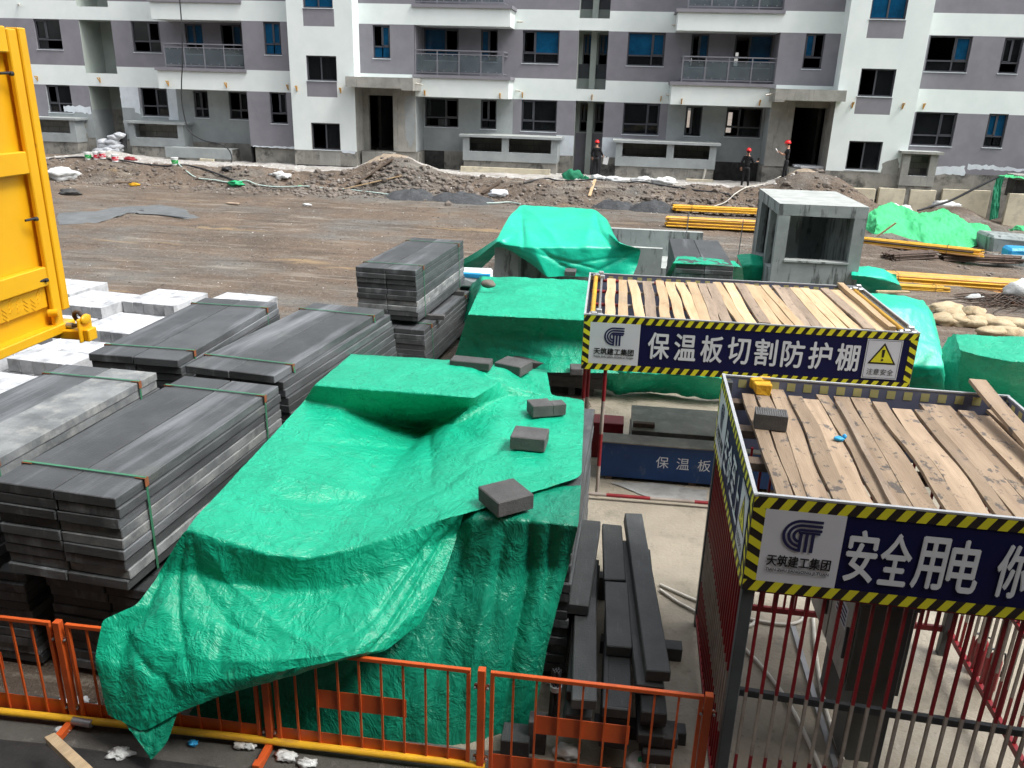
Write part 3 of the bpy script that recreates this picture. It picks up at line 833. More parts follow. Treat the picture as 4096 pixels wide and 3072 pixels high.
# middle bay, left of the recess
hm = [window(P1, -11.57, -10.77, 6.45, 7.84, .52, .36, '-bbb', False)]
dl = (-12.13, -10.7, 2.38, 4.88)
wall(P1, -12.2, -9.65, ZC + .3, ZTOP, hm, [(-60, 60, ZB, ZA, 'grey'), (-60, 60, 8.72, 10.88, 'grey')])
wall(P1 + .3, -12.2, -10.7, 2.38, ZC + .3, [(-11.98, -10.74, 2.38, 4.86)], (), 'rawconc', .3)
wall(P1, -10.7, -9.63, 2.4, ZC + .3, (), (), 'rawconc'); xwall(-10.7, P1, P1 + .31, 2.38, ZC + .3, (), 'rawconc')
wall(P1 + .05, -12.2, -9.6, -.6, 2.4, (), (), 'stainconc')
xwall(-9.63, P1, P0, 2.4, ZTOP, [(0, 99, 2, ZC + .2, 'render'), (0, 99, ZB, ZA, 'grey'), (0, 99, 8.72, 10.88, 'grey')]); xwall(-9.58, P1 + .05, P0, -.6, 2.4, (), 'stainconc')
hm2 = [window(P0, -9.57, -7.92, 6.47, 7.84, .62, .3, 'b-bb'), window(P0, -6.88, -6.09, 6.47, 7.84, .5, .3, 'b-b-'), window(P0, -9.55, -7.91, 3.5, 4.8, .62, .33, 'd---'), window(P0, -6.84, -6.08, 3.48, 4.8, .5, .3, '--dd', False)]
wall(P0, -9.63, -5.3, -.6, ZTOP, hm2, [(-60, 60, -1, ZP, 'bitumen'), (-60, 60, ZP, ZC, 'render'), (-60, 60, ZB, ZA, 'grey'), (-60, 60, 8.72, 10.88, 'grey'), (-8.6, -7.3, 1.2, ZP, 'stainconc')])
# set-back middle with the twin shaft
h0 = [window(P0, -4.94, -3.25, 6.45, 7.85, .35, .31, '-bdd'), window(P0, -4.9, -3.22, 3.45, 4.85, .35, .33, 'dddd'),
      window(P0, -.15, 1.52, 6.46, 7.86, .66, .31, 'bbdd'), window(P0, -.13, 1.54, 3.47, 4.86, .66, .33, 'dddd')]
rc = [(-2.38, -1.03, 5.4, 7.9, 'n'), (-2.36, -1.02, 1.0, ZC + .01, 'n'), (-2.4, -1.03, 8.4, 10.9, 'n')]
wall(P0, -5.3, 1.9, -.6, ZTOP, h0 + rc, bandz([(-3.2, -2.36, 2.4, 3.32, 'patchwhite'), (-1.02, -.1, 2.4, 3.3, 'patchwhite')]))
for (a, b, c, d, _k) in rc:
    for X in (a, b): wall(X, P0, P0 + 1.2, c, d, (), (), 'recess', ax='y')
    lowr = c < 2
    ws = [(a + .16, a + .62, c + (1.07 if not lowr else 2.45), d - .1), (b - .46, b - .02, c + (1.07 if not lowr else 2.45), d - .1)]
    for k, q in enumerate(ws): window(P0 + 1.2, *q, .5, .36, 'bb--' if not lowr else 'dd--', False, .06, False)
    wall(P0 + 1.2, a, b, c, d, ws, [(a, b, c + .47, c + 1.1, 'frame')] if not lowr else [(a, b, c, c + 2.4, 'grey')], 'recess', .1)
    WALL.face([(a, P0, d), (b, P0, d), (b, P0 + 1.2, d), (a, P0 + 1.2, d)], 'recess')
    WALL.face([(a, P0, c), (b, P0, c), (b, P0 + 1.2, c), (a, P0 + 1.2, c)], 'white')
    WALL.box((a + b) / 2 - .13, (a + b) / 2 + .14, P0 + .75, P0 + 1.19, c + .001, d - .001, 'recess')
# right balcony bay
h3 = [window(P0, 2.67, 3.44, 6.47, 7.84, .5, .3, '-b-d'), window(P0, 4.57, 6.2, 6.5, 7.84, .42, .3, '-b-b'), window(P0, 2.72, 3.47, 3.5, 4.8, .4, .02, '-d-d'), window(P0, 4.55, 6.15, 3.52, 4.8, .38, .33, '---d')]
wall(P0, 1.9, 6.25, -.6, ZTOP, h3, [(-60, 60, -1, ZP, 'bitumen'), (-60, 60, ZP, ZC, 'render'), (-60, 60, ZB, ZA, 'grey'), (-60, 60, 8.72, 10.88, 'grey')])
xwall(6.25, P1, P0, 2.4, ZTOP, [(0, 99, 2, ZC + .2, 'render'), (0, 99, ZB, ZA, 'grey'), (0, 99, 8.72, 10.88, 'grey')]); xwall(6.22, P1 + .05, P0, -.6, 2.4, (), 'stainconc')
h4 = [window(P1, 7.31, 8.1, 6.47, 7.87, .5, .33, 'b---', False)]
wall(P1, 6.25, 8.72, ZC + .3, ZTOP, h4, [(-60, 60, ZB, ZA, 'grey'), (-60, 60, 8.72, 10.88, 'grey')])
wall(P1, 6.25, 7.25, 2.4, ZC + .3, (), (), 'rawconc'); xwall(7.25, P1, P1 + .31, 2.38, ZC + .3, (), 'rawconc')
wall(P1 + .3, 7.25, 8.72, 2.38, ZC + .3, [(7.32, 8.7, 2.38, 4.9)], (), 'rawconc', .3)
wall(P1 + .05, 6.22, 8.72, -.6, 2.4, (), (), 'stainconc')
# right stair tower and wing
hr = [window(TW, 9.53, 10.92, 8.4, 9.85, .5, None, 'bb'), window(TW, 9.54, 10.93, 5.44, 6.52, .46, None, '-d'), window(TW, 9.52, 10.9, 2.45, 3.64, .48, None, '-d')]
wall(TW, 8.72, 11.95, -.6, ZTOP, hr, TZ(9.52, 10.96) + [(-60, 60, -1, 1.25, 'bitumen')])
xwall(8.72, TW, P1 + .8, -.6, ZTOP, [(0, 99, -1, ZP, 'stainconc'), (0, 99, ZP, 5.2, 'rawconc')]); xwall(11.95, TW, PR + .2, -.6, ZTOP, [(0, 99, -1, ZP, 'stainconc')])
h5 = [window(PR, 12.2, 13.87, 6.48, 7.86, .63, .31, '-bdd'), window(PR, 12.2, 13.88, 3.52, 4.89, .63, .31, 'dddd'), window(PR, 15.11, 15.85, 6.48, 7.84, .5, .3, 'dd--', False), window(PR, 15.13, 15.9, 3.54, 4.9, .5, .33, 'bbdd', False),
      window(PR, 21, 22.4, 6.48, 7.86, .5, .33, 'bbdd'), window(PR, 21, 22.4, 3.5, 4.88, .5, .33, 'dddd')]
wall(PR, 11.95, 40, -.6, ZTOP, h5, bandz())
# balcony slabs with white parapets, soffits
for (a, b, yf, yb) in ((-21.93, -17.6, PR, L0), (-9.66, -5.33, P1, P0), (1.9, 6.25, P1, P0)):
    for z0, z1 in ((ZC, ZB - .12), (ZA, 8.6)):
        WALL.box(a, b, yf + .003, yb - .003, z0, z1, 'white')
# roof and the dark rooms behind
WALL.box(-44, 40, P0 + 1.7, 52, ZTOP - .25, ZTOP - .02, 'rawconc'); 
for q in ((-44, -21.9, L0), (-21.95, -17.5, PR), (-17.6, -15.1, PR), (-15.2, -12.2, TW), (-12.2, -9.6, P1), (-9.6, -5.3, P1), (-5.3, 1.9, P0), (1.9, 8.75, P1), (8.72, 11.95, TW), (11.95, 40, PR)): WALL.box(q[0] + .004, q[1] - .004, q[2] - .1, P0 + 1.7, ZTOP, ZTOP + .18, 'white')
bpart(WALL, 'wall')
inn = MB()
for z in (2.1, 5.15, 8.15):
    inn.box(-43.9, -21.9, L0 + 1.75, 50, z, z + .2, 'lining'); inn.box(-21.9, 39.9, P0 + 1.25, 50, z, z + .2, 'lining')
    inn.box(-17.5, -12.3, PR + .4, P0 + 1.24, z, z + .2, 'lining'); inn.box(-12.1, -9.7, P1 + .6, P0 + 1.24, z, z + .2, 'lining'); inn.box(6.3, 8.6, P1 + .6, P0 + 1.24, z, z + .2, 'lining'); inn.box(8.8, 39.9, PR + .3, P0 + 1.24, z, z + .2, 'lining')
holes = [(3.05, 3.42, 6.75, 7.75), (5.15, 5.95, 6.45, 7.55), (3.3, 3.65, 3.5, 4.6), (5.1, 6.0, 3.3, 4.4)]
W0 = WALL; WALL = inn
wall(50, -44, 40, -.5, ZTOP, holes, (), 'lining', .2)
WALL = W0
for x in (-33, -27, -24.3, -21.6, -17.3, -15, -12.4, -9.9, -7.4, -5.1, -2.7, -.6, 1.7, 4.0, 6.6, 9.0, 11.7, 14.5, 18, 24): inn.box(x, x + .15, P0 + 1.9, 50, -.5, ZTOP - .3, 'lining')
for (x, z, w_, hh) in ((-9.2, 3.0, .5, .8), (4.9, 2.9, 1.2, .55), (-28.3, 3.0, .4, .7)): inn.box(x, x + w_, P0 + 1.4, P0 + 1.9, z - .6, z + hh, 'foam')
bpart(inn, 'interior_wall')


def railing(x0, x1, y, z0, z1, yb, left=True):
    r = MB(); n = 4
    r.box(x0, x1, y - .03, y + .03, z1 - .045, z1, 'rail'); r.box(x0, x1, y - .02, y + .02, z1 - .2, z1 - .165, 'rail'); r.box(x0, x1, y - .02, y + .02, z0 + .08, z0 + .115, 'rail')
    for k in range(n + 1):
        x = x0 + (x1 - x0 - .05) * k / n; r.box(x, x + .05, y - .022, y + .022, z0, z1 - .046, 'rail')
    xs = x0 if left else x1 - .05
    r.box(xs, xs + .05, y + .031, yb, z1 - .045, z1, 'rail'); r.box(xs, xs + .04, y + .025, yb, z1 - .2, z1 - .165, 'rail'); r.box(xs, xs + .04, y + .025, yb, z0 + .08, z0 + .115, 'rail')
    for k in range(n):
        for dx in (.3, .7):
            for zz in (z0 + .15, z1 - .25): r.box(x0 + (x1 - x0) * (k + dx) / n, x0 + (x1 - x0) * (k + dx) / n + .03, y - .035, y - .0205, zz, zz + .03, 'galv')
    o = bpart(r, 'balcony_railing'); g = MB()
    for k in range(n):
        a = x0 + (x1 - x0 - .05) * k / n + .07; b = x0 + (x1 - x0 - .05) * (k + 1) / n - .02
        g.box(a, b, y - .006, y + .006, z0 + .14, z1 - .21, 'glass_r')
    bpart(g, 'glass_panel', o)


for (a, b, yf, yb, left) in ((-21.95, -17.58, PR, L0, True), (-9.68, -5.3, P1, P0, False), (1.87, 6.27, P1, P0, True)):
    for z in (5.68, 8.6):
        s_ = MB(); s_.box(a - .06, b + .06, yf - .09, yb - .004, z + .001, z + .14, 'grey'); bpart(s_, 'balcony_sill')
        railing(a + .4 if left else a + .03, b - .02 if left else b - .3, yf + .1, z + .14, z + 1.2, yb, left)


def canopy(x0, x1, drop_right):
    c = MB(); y0 = TW - .6
    c.box(x0, x1, y0, P1, 5.2, 5.64, 'rawconc', .008, 'conctop')
    xa, xb = (x1 - .52, x1 - .003) if drop_right else (x0 + .003, x0 + .4)
    c.box(xa, xb, y0 - .002, P1 - .01, 5.12, 5.199, 'rawconc')
    bpart(c, 'entrance_canopy')
    p = MB(); xx = x1 if drop_right else x0
    p.tube([(xx, y0 + .5, 5.42), (xx + (.35 if drop_right else -.35), y0 + .35, 5.37)], .035, 'pvc'); bpart(p, 'drain_spout')


canopy(-12.42, -9.36, True); canopy(6.11, 8.95, False)


def ledge(x0, x1, Y, zt, zb, cells, dep=.75, top='conctop', face='render', chip=False):
    """concrete shelf for outdoor units below the windows: slab, posts, block back wall"""
    c = MB(); yf = Y - dep
    c.box(x0 - .16, x1 + .16, yf - .12, Y - .003, zt, zt + .1, face, .004, top)
    c.box(x0, x1, yf, yf + .12, zb, zb + .42, face, topm='patchwhite'); c.box(x0, x0 + .12, yf + .121, Y - .004, zb, zt - .001, face); c.box(x1 - .12, x1, yf + .121, Y - .004, zb, zt - .001, face)
    edges = [x0] + cells + [x1]
    c.box(x0, x0 + .3, yf, yf + .12, zb + .421, zt - .001, face); c.box(x1 - .3, x1, yf, yf + .12, zb + .421, zt - .001, face)
    for m_ in cells: c.box(m_ - .16, m_ + .16, yf, yf + .12, zb + .421, zt - .001, face); c.box(m_ - .05, m_ + .05, yf + .121, Y - .004, zb, zt - .002, 'rawconc')
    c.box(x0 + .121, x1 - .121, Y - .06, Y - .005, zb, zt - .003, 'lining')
    z = zb + .2; k = 0
    while z < zt - .1:                                          # block courses
        x = x0 + .13 + (.3 if k % 2 else 0)
        while x < x1 - .45: c.box(x, x + .58, Y - .075, Y - .0605, z, min(z + .22, zt - .01), 'rawconc'); x += .605
        z += .245; k += 1
    c.box(x0 + .03, x1 - .03, yf + .05, Y - .01, -.5, zb - .001, 'stainconc', .0)
    bpart(c, 'equipment_ledge')


ledge(-24.15, -21.3, L0, 3.22, 2.15, [], .85); ledge(-30.6, -26.95, L0, 3.25, 2.2, [], .85)
ledge(-7.4, -3.0, P0, 3.18, 2.13, [-5.42], 1.5); ledge(-.35, 4.12, P0, 3.18, 2.15, [2.09], 1.5); ledge(11.75, 13.15, PR, 3.22, 1.9, [], .85, 'conctop', 'rawconc')
tr = MB(); tr.box(-21.9, -18.6, PR - .1, PR + .9, 1.2, 2.2, 'stainconc', .004, 'conctop'); tr.box(-21.92, -18.58, PR - .12, PR + .02, 1.75, 2.22, 'render'); bpart(tr, 'light_well')
def patch(Y, pts, m, seed, amp=.05, d=.004):
    pw = MB(); pw.face([(x, Y - d, z) for x, z in ragged(pts, amp, .12, seed)], m); bpart(pw, 'plaster_patch')
patch(L0, [(-24.85, 4.85), (-23.95, 4.85), (-23.9, 3.6), (-24.2, 3.7), (-24.35, 4.2), (-24.85, 4.3)], 'patchwhite', 1)
patch(L0, [(-28.0, 3.9), (-26.55, 3.9), (-26.55, 3.55), (-28.0, 3.6)], 'patchwhite', 2)
patch(TW, [(-12.95, 2.42), (-12.25, 2.42), (-12.3, 2.28), (-12.9, 2.33)], 'patchwhite', 3, .02)
patch(P1, [(-10.1, 4.9), (-9.68, 4.9), (-9.68, 3.0), (-9.9, 2.6), (-10.15, 3.2)], 'render', 4)
patch(TW, [(11.0, 2.75), (11.6, 3.0), (11.9, 2.3), (11.0, 2.3)], 'rawconc', 5)
patch(PR, [(13.2, 2.62), (14.6, 2.75), (14.65, 2.35), (13.2, 2.35)], 'patchwhite', 6)
patch(PR, [(14.7, 2.85), (17.2, 2.72), (17.2, 2.6), (14.7, 2.62)], 'patchwhite', 7)
patch(P1, [(6.3, 4.7), (7.1, 4.8), (6.9, 3.8), (6.6, 2.9), (6.35, 3.4)], 'rawconc', 8)
patch(PR, [(-17.5, 2.43), (-15.3, 2.45), (-15.3, 2.36), (-17.5, 2.38)], 'patchwhite', 9, .02)


def bracket(p, yl):
    b = MB(); x, z = p
    b.beam((x, yl, z), (x, yl, z - .22), .04, .04, 'bracket'); b.beam((x, yl - .01, z), (x, yl - .22, z), .04, .04, 'bracket'); b.beam((x, yl - .2, z - .01), (x, yl - .02, z - .2), .03, .03, 'bracket')
    bpart(b, 'scaffold_bracket')


for zc, x, y, Y in ((1, 470, 965, L0), (1, 1262, 985, L0), (1, 2120, 1025, L0), (2, 230, 1025, PR), (2, 965, 1048, PR), (2, 1745, 1075, PR), (2, 1857, 1090, TW), (3, 515, 1115, TW), (3, 1580, 1145, P1), (4, 635, 1182, P1), (4, 918, 1170, P0), (4, 1797, 1200, P0),
                    (5, 772, 1218, P0), (5, 1035, 1250, P1), (5, 2022, 1268, P1), (6, 1300, 1295, TW), (6, 1935, 1308, TW), (7, 945, 1312, PR)):
    ox = {1: 0, 2: 600, 3: 1200, 4: 1800, 5: 2400, 6: 3000, 7: 3396}[zc]
    q = AY(ox + x / 3.16, y / 3.16, Y); bracket((q.x, q.z), Y - .004)
for x, z, Y in ((-5.2, 8.2, P0), (-5.2, 5.25, P0), (1.75, 8.2, P0), (1.75, 5.28, P0), (-29.6, 8.5, L0)):
    b = MB(); b.tube([(x, Y, z), (x + .28, Y - .25, z - .03)], .035, 'pvc'); bpart(b, 'drain_spout')
b = MB(); b.tube([(3.72, P0 - 1.52, 2.15), (3.64, P0 - 1.56, 1.55)], .05, 'pvc'); bpart(b, 'drain_pipe')
st = MB(); st.box(-12.1, -10.6, P1 - .5, P1 + .28, 1.6, 2.36, 'rawconc'); bpart(st, 'entrance_step'); st = MB(); st.box(7.3, 8.7, P1 - .4, P1 + .28, 1.6, 2.36, 'rawconc'); bpart(st, 'entrance_step')
# the building the photograph was taken from: its unseen street wall, height and darkness set to shade the foreground
fw = MB(); fw.box(-45, 45, -1.6, -.7, 0, 22, 'wallback'); tag(fw.build('wall'), kind='structure')


# ------------------------------------------------------------------ strapped bundles of dark panels
def panel(mb, x0, x1, y0, y1, z0, z1, m): mb.bbox(x0, x1, y0, y1, z0, z1, m, .007, .003)


def panel_bundle(label, a, b, L, zt, layers, h=.1, skew=0.0, straps=True, pale=(), Wd=1.2, strap_t=(.13, .87), group='strapped bundles of dark panels', lay=None):
    """a, b: near left and near right top corners (x, y); the bundle runs away from the camera; straps round it"""
    a = Vector((a[0], a[1], 0)); b = Vector((b[0], b[1], 0)); d = (b - a); rz = math.atan2(d.y, d.x)
    t = thing('panel_bundle', label, 'panel bundle', (a.x, a.y, zt - layers * h), rz, group)
    for k in range(layers):
        z = (layers - 1 - k) * h
        ox = skew * k + rnd.uniform(-.012, .012); oy = rnd.uniform(-.02, .02)
        if lay: ox += lay(k)[0]; oy += lay(k)[1]
        for s in (0, 1):
            mb = MB(); x0 = s * Wd / 2 + (.006 if s else 0); w = Wd / 2 - .006
            panel(mb, x0 + ox, x0 + w + ox, oy + (0 if s else rnd.uniform(-.012, .012)), L + oy, z + .003, z + h - .002, 'panelpale' if (k, s) in pale else 'panel')
            mb.build('panel', t)
    if straps:
        for q in strap_t:
            y = L * q; sp = MB(); w = .014; e = .012; H = layers * h
            sp.box(-e, Wd + e, y - w, y + w, H + .012, H + .016, 'strap')
            bot = lay(layers - 1)[0] if lay else 0
            for x, dx in ((-e, skew * layers + bot), (Wd + e, skew * layers + bot)):
                sp.mesh([(x - .002, y - w, H + .016), (x + .002, y - w, H + .016), (x + .002, y + w, H + .016), (x - .002, y + w, H + .016),
                         (x + dx - .002, y - w, 0), (x + dx + .002, y - w, 0), (x + dx + .002, y + w, 0), (x + dx - .002, y + w, 0)],
                        [(0, 1, 2, 3), (0, 4, 5, 1), (1, 5, 6, 2), (2, 6, 7, 3), (3, 7, 4, 0)], 'strap')
            sp.build('strap', t)
            for x, sg in ((-.02, 1), (Wd + .02, -1)):
                g = MB(); g.box(min(x, x + .1 * sg), max(x, x + .1 * sg), y - .025, y + .025, H + .006, H + .0115, 'guard'); g.box(min(x, x + .006 * sg), max(x, x + .006 * sg), y - .025, y + .025, H - .07, H + .006, 'guard'); g.build('corner_guard', t)
    return t


def bearers(x0, x1, ys, z0, z1, lab):
    for i, y in enumerate(ys):
        mb = MB(); mb.bbox(x0, x1, y - .06, y + .06, z0, z1, 'brick', .006, .004)
        solo(mb, 'bearer', lab[i], 'bearer', (x0, y, z0), 'bearers under the panel bundles')


# near bundle in the left foreground and the one below it
panel_bundle('nearest strapped bundle of dark panels, in front at the lower left', (-5.15, 5.67), (-3.95, 5.57), 2.84, 2.07, 9, pale=[(3, 1), (4, 1), (7, 1)], lay=lambda k: (.0 if k < 3 else (k - 2) * -.0, 0))
panel_bundle('dark bundle carrying the nearest bundle, behind the orange barrier', (-4.92, 5.8), (-3.72, 5.72), 2.7, 1.07, 10, skew=0, straps=False)
panel_bundle('bundle of dark panels left of the nearest one, cut by the photo edge', (-6.63, 5.76), (-5.43, 5.70), 2.84, 2.07, 9, strap_t=(.12, .87), pale=[(0, 1), (1, 1)])
panel_bundle('lower dark bundle at the far left behind the orange barrier', (-6.35, 5.85), (-5.15, 5.8), 2.7, 1.05, 10, straps=False)
panel_bundle('olive grey bundle with a chipped pale corner, beside the white block cubes', (-6.48, 9.0), (-5.28, 8.99), 3.0, 2.07, 9, lay=lambda k: (0, 0) if k < 1 else (.01, .05))
panel_bundle('lower bundle under the olive grey one by the white block cubes', (-6.42, 9.2), (-5.22, 9.2), 2.8, 1.06, 10, straps=False)
panel_bundle('long bundle of dark panels whose lower layers step out to the right', (-5.10, 8.84), (-3.89, 8.69), 3.3, 2.07, 9, lay=lambda k: (0, 0) if k == 0 else (.06 + .014 * k, .1))
panel_bundle('lower bundle under the long stepped bundle beside the big tarpaulin', (-4.85, 9.0), (-3.65, 8.9), 3.1, 1.07, 10, straps=False)
panel_bundle('free standing upper bundle of ten layers in the middle of the yard', (-4.92, 14.95), (-3.73, 14.86), 3.45, 2.06, 10, pale=[(6, 0), (6, 1), (7, 0), (7, 1)], skew=.004)
panel_bundle('lower bundle of the tall pile in the middle, resting below two bearers', (-4.72, 14.76), (-3.52, 14.66), 3.4, .96, 8, skew=.006)
bearers(-4.6, -3.3, (15.5, 17.6), .965, 1.055, ('near bearer between the two bundles of the tall pile', 'far bearer between the two bundles of the tall pile'))
bearers(-4.6, -3.3, (15.3, 17.4), .0, .155, ('near bearer under the tall pile in the middle', 'far bearer under the tall pile in the middle'))
panel_bundle('twin dark bundle half covered by a small tarpaulin, left of the concrete shaft', (1.28, 17.5), (2.48, 17.5), 3.2, 1.95, 18, straps=False)

# stacks under the big tarpaulin: only the right hand one shows its ends
panel_bundle('stack of dark panels whose right side shows under the big tarpaulin', (-1.25, 6.45), (-.2, 6.42), 2.6, 1.82, 17, straps=False, Wd=1.05)
mb = MB()

# ------------------------------------------------------------------ cubes of white aerated blocks
def block_cube(label, c, zt, rz, cover=1.0, w=1.15, dpt=1.15):
    t = thing('block_cube', label, 'block pallet', (c[0], c[1], 0), rz, 'cubes of white aerated blocks')
    pal = MB(); 
    for k in range(3): pal.box(-w / 2, w / 2, -dpt / 2 + k * (dpt - .1) / 2, -dpt / 2 + .1 + k * (dpt - .1) / 2, .0, .1, 'wood_dark')
    pal.build('pallet', t)
    nz = 5; hz = (zt - .1) / nz
    for k in range(nz):
        for i in range(5):
            for j in range(2):
                if 0 < k < nz - 1 and 0 < i < 4 and False: continue
                mb = MB(); g = .003
                mb.bbox(-w / 2 + i * w / 5 + g, -w / 2 + (i + 1) * w / 5 - g, -dpt / 2 + j * dpt / 2 + g, -dpt / 2 + (j + 1) * dpt / 2 - g, .1 + k * hz + .003, .1 + (k + 1) * hz - .003, 'block', .005, .004)
                mb.build('block', t)


for lab, q, zt in (('near cube of white blocks under the hook end of the yellow platform', (-8.63, 11.45), 1.2), ('cube of white blocks between the platform hook and the olive bundle', (-8.62, 13.15), 1.2),
                   ('farthest cube of white blocks with a strap across its top', (-8.93, 15.05), 1.2), ('cube of white blocks against the yellow platform edge, second row', (-10.15, 14.6), 1.2),
                   ('small visible corner of white blocks right beside the yellow platform', (-10.0, 12.95), 1.15), ('cube of white blocks peeping out behind the olive grey bundle', (-7.45, 15.1), 1.2),
                   ('cube of white blocks at the left photo edge beside the dark bundles', (-8.7, 9.75), 1.2), ('cube of white blocks below the yellow platform at the far left', (-9.95, 11.3), 1.15), ('distant corner of white blocks behind the yellow platform edge', (-11.5, 15.6), 1.15)):
    block_cube(lab, q, zt, math.radians(-6))

# ------------------------------------------------------------------ big green tarpaulin in the foreground (two overlapping sheets)
z = lambda x, y, v: (x, y, 'z', v)
y_ = lambda x, y, v: (x, y, 'y', v)
rows = [
    [z(606, 34, 1.5), z(680, 40, 1.5), z(750, 44, 1.5), z(820, 49, 1.5), z(880, 53, 1.5), z(930, 60, 1.5), z(990, 66, 1.4), z(1044, 70, 1.4)],
    [z(610, 37, 2.15), z(680, 43, 2.15), z(750, 47, 2.15), z(820, 53, 2.15), z(880, 57, 2.14), z(935, 65, 2.06), z(990, 73, 1.92), z(1044, 77, 1.82)],
    [z(530, 103, 2.15), z(610, 111, 2.15), z(690, 117, 2.15), z(790, 125, 2.15), z(884, 133, 2.13), z(938, 96, 2.08), z(1000, 113, 1.92), z(1053, 125, 1.82)],
    [z(507, 140, 1.9), z(590, 155, 1.86), z(670, 180, 1.64), z(768, 206, 1.42), z(872, 154, 1.96), z(960, 128, 1.9), z(1040, 134, 1.86), z(1126, 138, 1.86)],
    [z(440, 212, 1.85), z(530, 215, 1.83), z(640, 222, 1.7), z(760, 222, 1.5), z(830, 190, 1.8), z(930, 172, 1.87), z(1030, 176, 1.87), z(1125, 180, 1.87)],
    [z(385, 270, 1.86), z(480, 275, 1.84), z(590, 280, 1.74), z(700, 283, 1.62), z(800, 262, 1.75), z(900, 245, 1.87), z(1010, 240, 1.88), z(1122, 245, 1.88)],
    [z(310, 350, 1.88), z(410, 362, 1.84), z(520, 370, 1.75), z(630, 366, 1.67), z(740, 342, 1.74), z(850, 318, 1.87), z(980, 306, 1.9), z(1120, 308, 1.9)],
    [z(243, 422, 1.88), z(335, 450, 1.8), z(430, 478, 1.70), z(520, 486, 1.64), z(620, 462, 1.67), z(720, 430, 1.75), z(800, 402, 1.85), z(862, 388, 1.89)],
    [y_(185, 520, 5.47), y_(262, 520, 5.5), y_(350, 545, 5.56), y_(455, 560, 5.62), y_(570, 560, 5.68), y_(685, 530, 5.78), y_(770, 475, 6.0), y_(848, 432, 6.25)],
    [y_(135, 590, 5.24), y_(225, 615, 5.2), y_(330, 640, 5.22), y_(450, 655, 5.25), y_(560, 650, 5.3), y_(660, 620, 5.42), y_(745, 560, 5.75), y_(822, 510, 6.0)],
    [y_(60, 625, 5.12), y_(190, 690, 5.03), y_(310, 715, 5.02), y_(430, 715, 5.04), y_(540, 705, 5.07), y_(630, 685, 5.15), y_(715, 640, 5.45), y_(795, 575, 5.82)],
    [y_(44, 712, 4.99), y_(165, 765, 4.92), y_(285, 765, 4.94), y_(400, 750, 4.98), y_(520, 728, 5.03), y_(620, 703, 5.1), y_(695, 688, 5.34), y_(770, 620, 5.68)],
    [y_(72, 835, 4.94), y_(150, 872, 4.86), y_(226, 832, 4.92), y_(335, 790, 4.98), y_(460, 756, 5.05), y_(600, 713, 5.12), y_(684, 694, 5.3), y_(764, 632, 5.65)],
]
drape('tarpaulin', 'big crumpled green tarpaulin with a step in its top, hanging over the orange barrier', rows, Q1, 'tarp', sub=20, smooth_it=7, amp=.011, freq=2.0, crinkle=.004, group='green tarpaulins', seed=1.0, stretch=(1.5, 1.0, .6),
      folds=[(7, 0, 10.5, 1.6, .05, .1), (7, .1, 9.5, 3.0, .035, .12), (7, .0, 11.5, .6, .05, .14), (7.2, .6, 10, 4.2, -.03, .16), (5.6, 0.2, 6.5, 4.2, .03, .1), (5.9, 1.2, 6.2, 5.6, .05, .12), (5.3, .5, 6.0, 4.6, -.03, .12), (4.2, .2, 4.6, 3.6, .025, .1), (3.2, 3.0, 6.0, 4.4, .03, .12), (3.0, 3.3, 5.0, 5.2, .03, .13), (3.6, 6.0, 6.4, 4.3, .025, .12), (7, 6.6, 9.5, 4.6, .035, .15), (7.4, 6.9, 11.2, 5.4, .04, .12), (8.5, 2, 11.6, 2.4, .03, .12), (9.5, 1.2, 11.8, 1.0, .05, .12), (10, 3.6, 11.8, 3.9, .03, .12), (9, .3, 11.6, .4, .05, .12), (1.3, 4.4, 2.6, 6.4, .07, .13), (1.0, 5.6, 2.2, 6.9, .06, .12), (1.1, .3, 1.9, 3.4, .015, .1), (2.2, 1.1, 2.9, 2.8, .025, .1), (10.2, .4, 11.9, 2.0, .03, .1)])
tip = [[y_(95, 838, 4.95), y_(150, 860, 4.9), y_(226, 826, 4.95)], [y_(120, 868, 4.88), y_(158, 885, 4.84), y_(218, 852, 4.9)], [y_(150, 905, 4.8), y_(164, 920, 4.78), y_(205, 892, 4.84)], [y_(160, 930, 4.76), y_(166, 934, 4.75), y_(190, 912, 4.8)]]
drape('tarpaulin', 'dangling pointed corner of green tarpaulin below the yellow pipe at the left', tip, Q1, 'tarp_shade_stain', sub=8, smooth_it=2, amp=.012, freq=5, crinkle=.008, group='green tarpaulins', seed=4.0)
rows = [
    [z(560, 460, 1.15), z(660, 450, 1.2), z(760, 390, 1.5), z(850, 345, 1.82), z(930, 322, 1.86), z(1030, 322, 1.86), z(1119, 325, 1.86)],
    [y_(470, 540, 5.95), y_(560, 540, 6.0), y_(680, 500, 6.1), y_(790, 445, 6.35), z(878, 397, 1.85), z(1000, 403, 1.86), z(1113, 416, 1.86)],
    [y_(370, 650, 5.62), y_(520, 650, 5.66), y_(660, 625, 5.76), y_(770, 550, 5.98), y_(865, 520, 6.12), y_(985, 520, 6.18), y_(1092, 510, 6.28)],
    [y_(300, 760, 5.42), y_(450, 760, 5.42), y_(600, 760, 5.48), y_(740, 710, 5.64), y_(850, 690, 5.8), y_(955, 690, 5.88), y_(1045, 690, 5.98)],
    [y_(240, 850, 5.42), y_(400, 882, 5.36), y_(560, 893, 5.36), y_(700, 908, 5.4), y_(850, 918, 5.45), y_(930, 900, 5.6), y_(1012, 862, 5.72)],
]
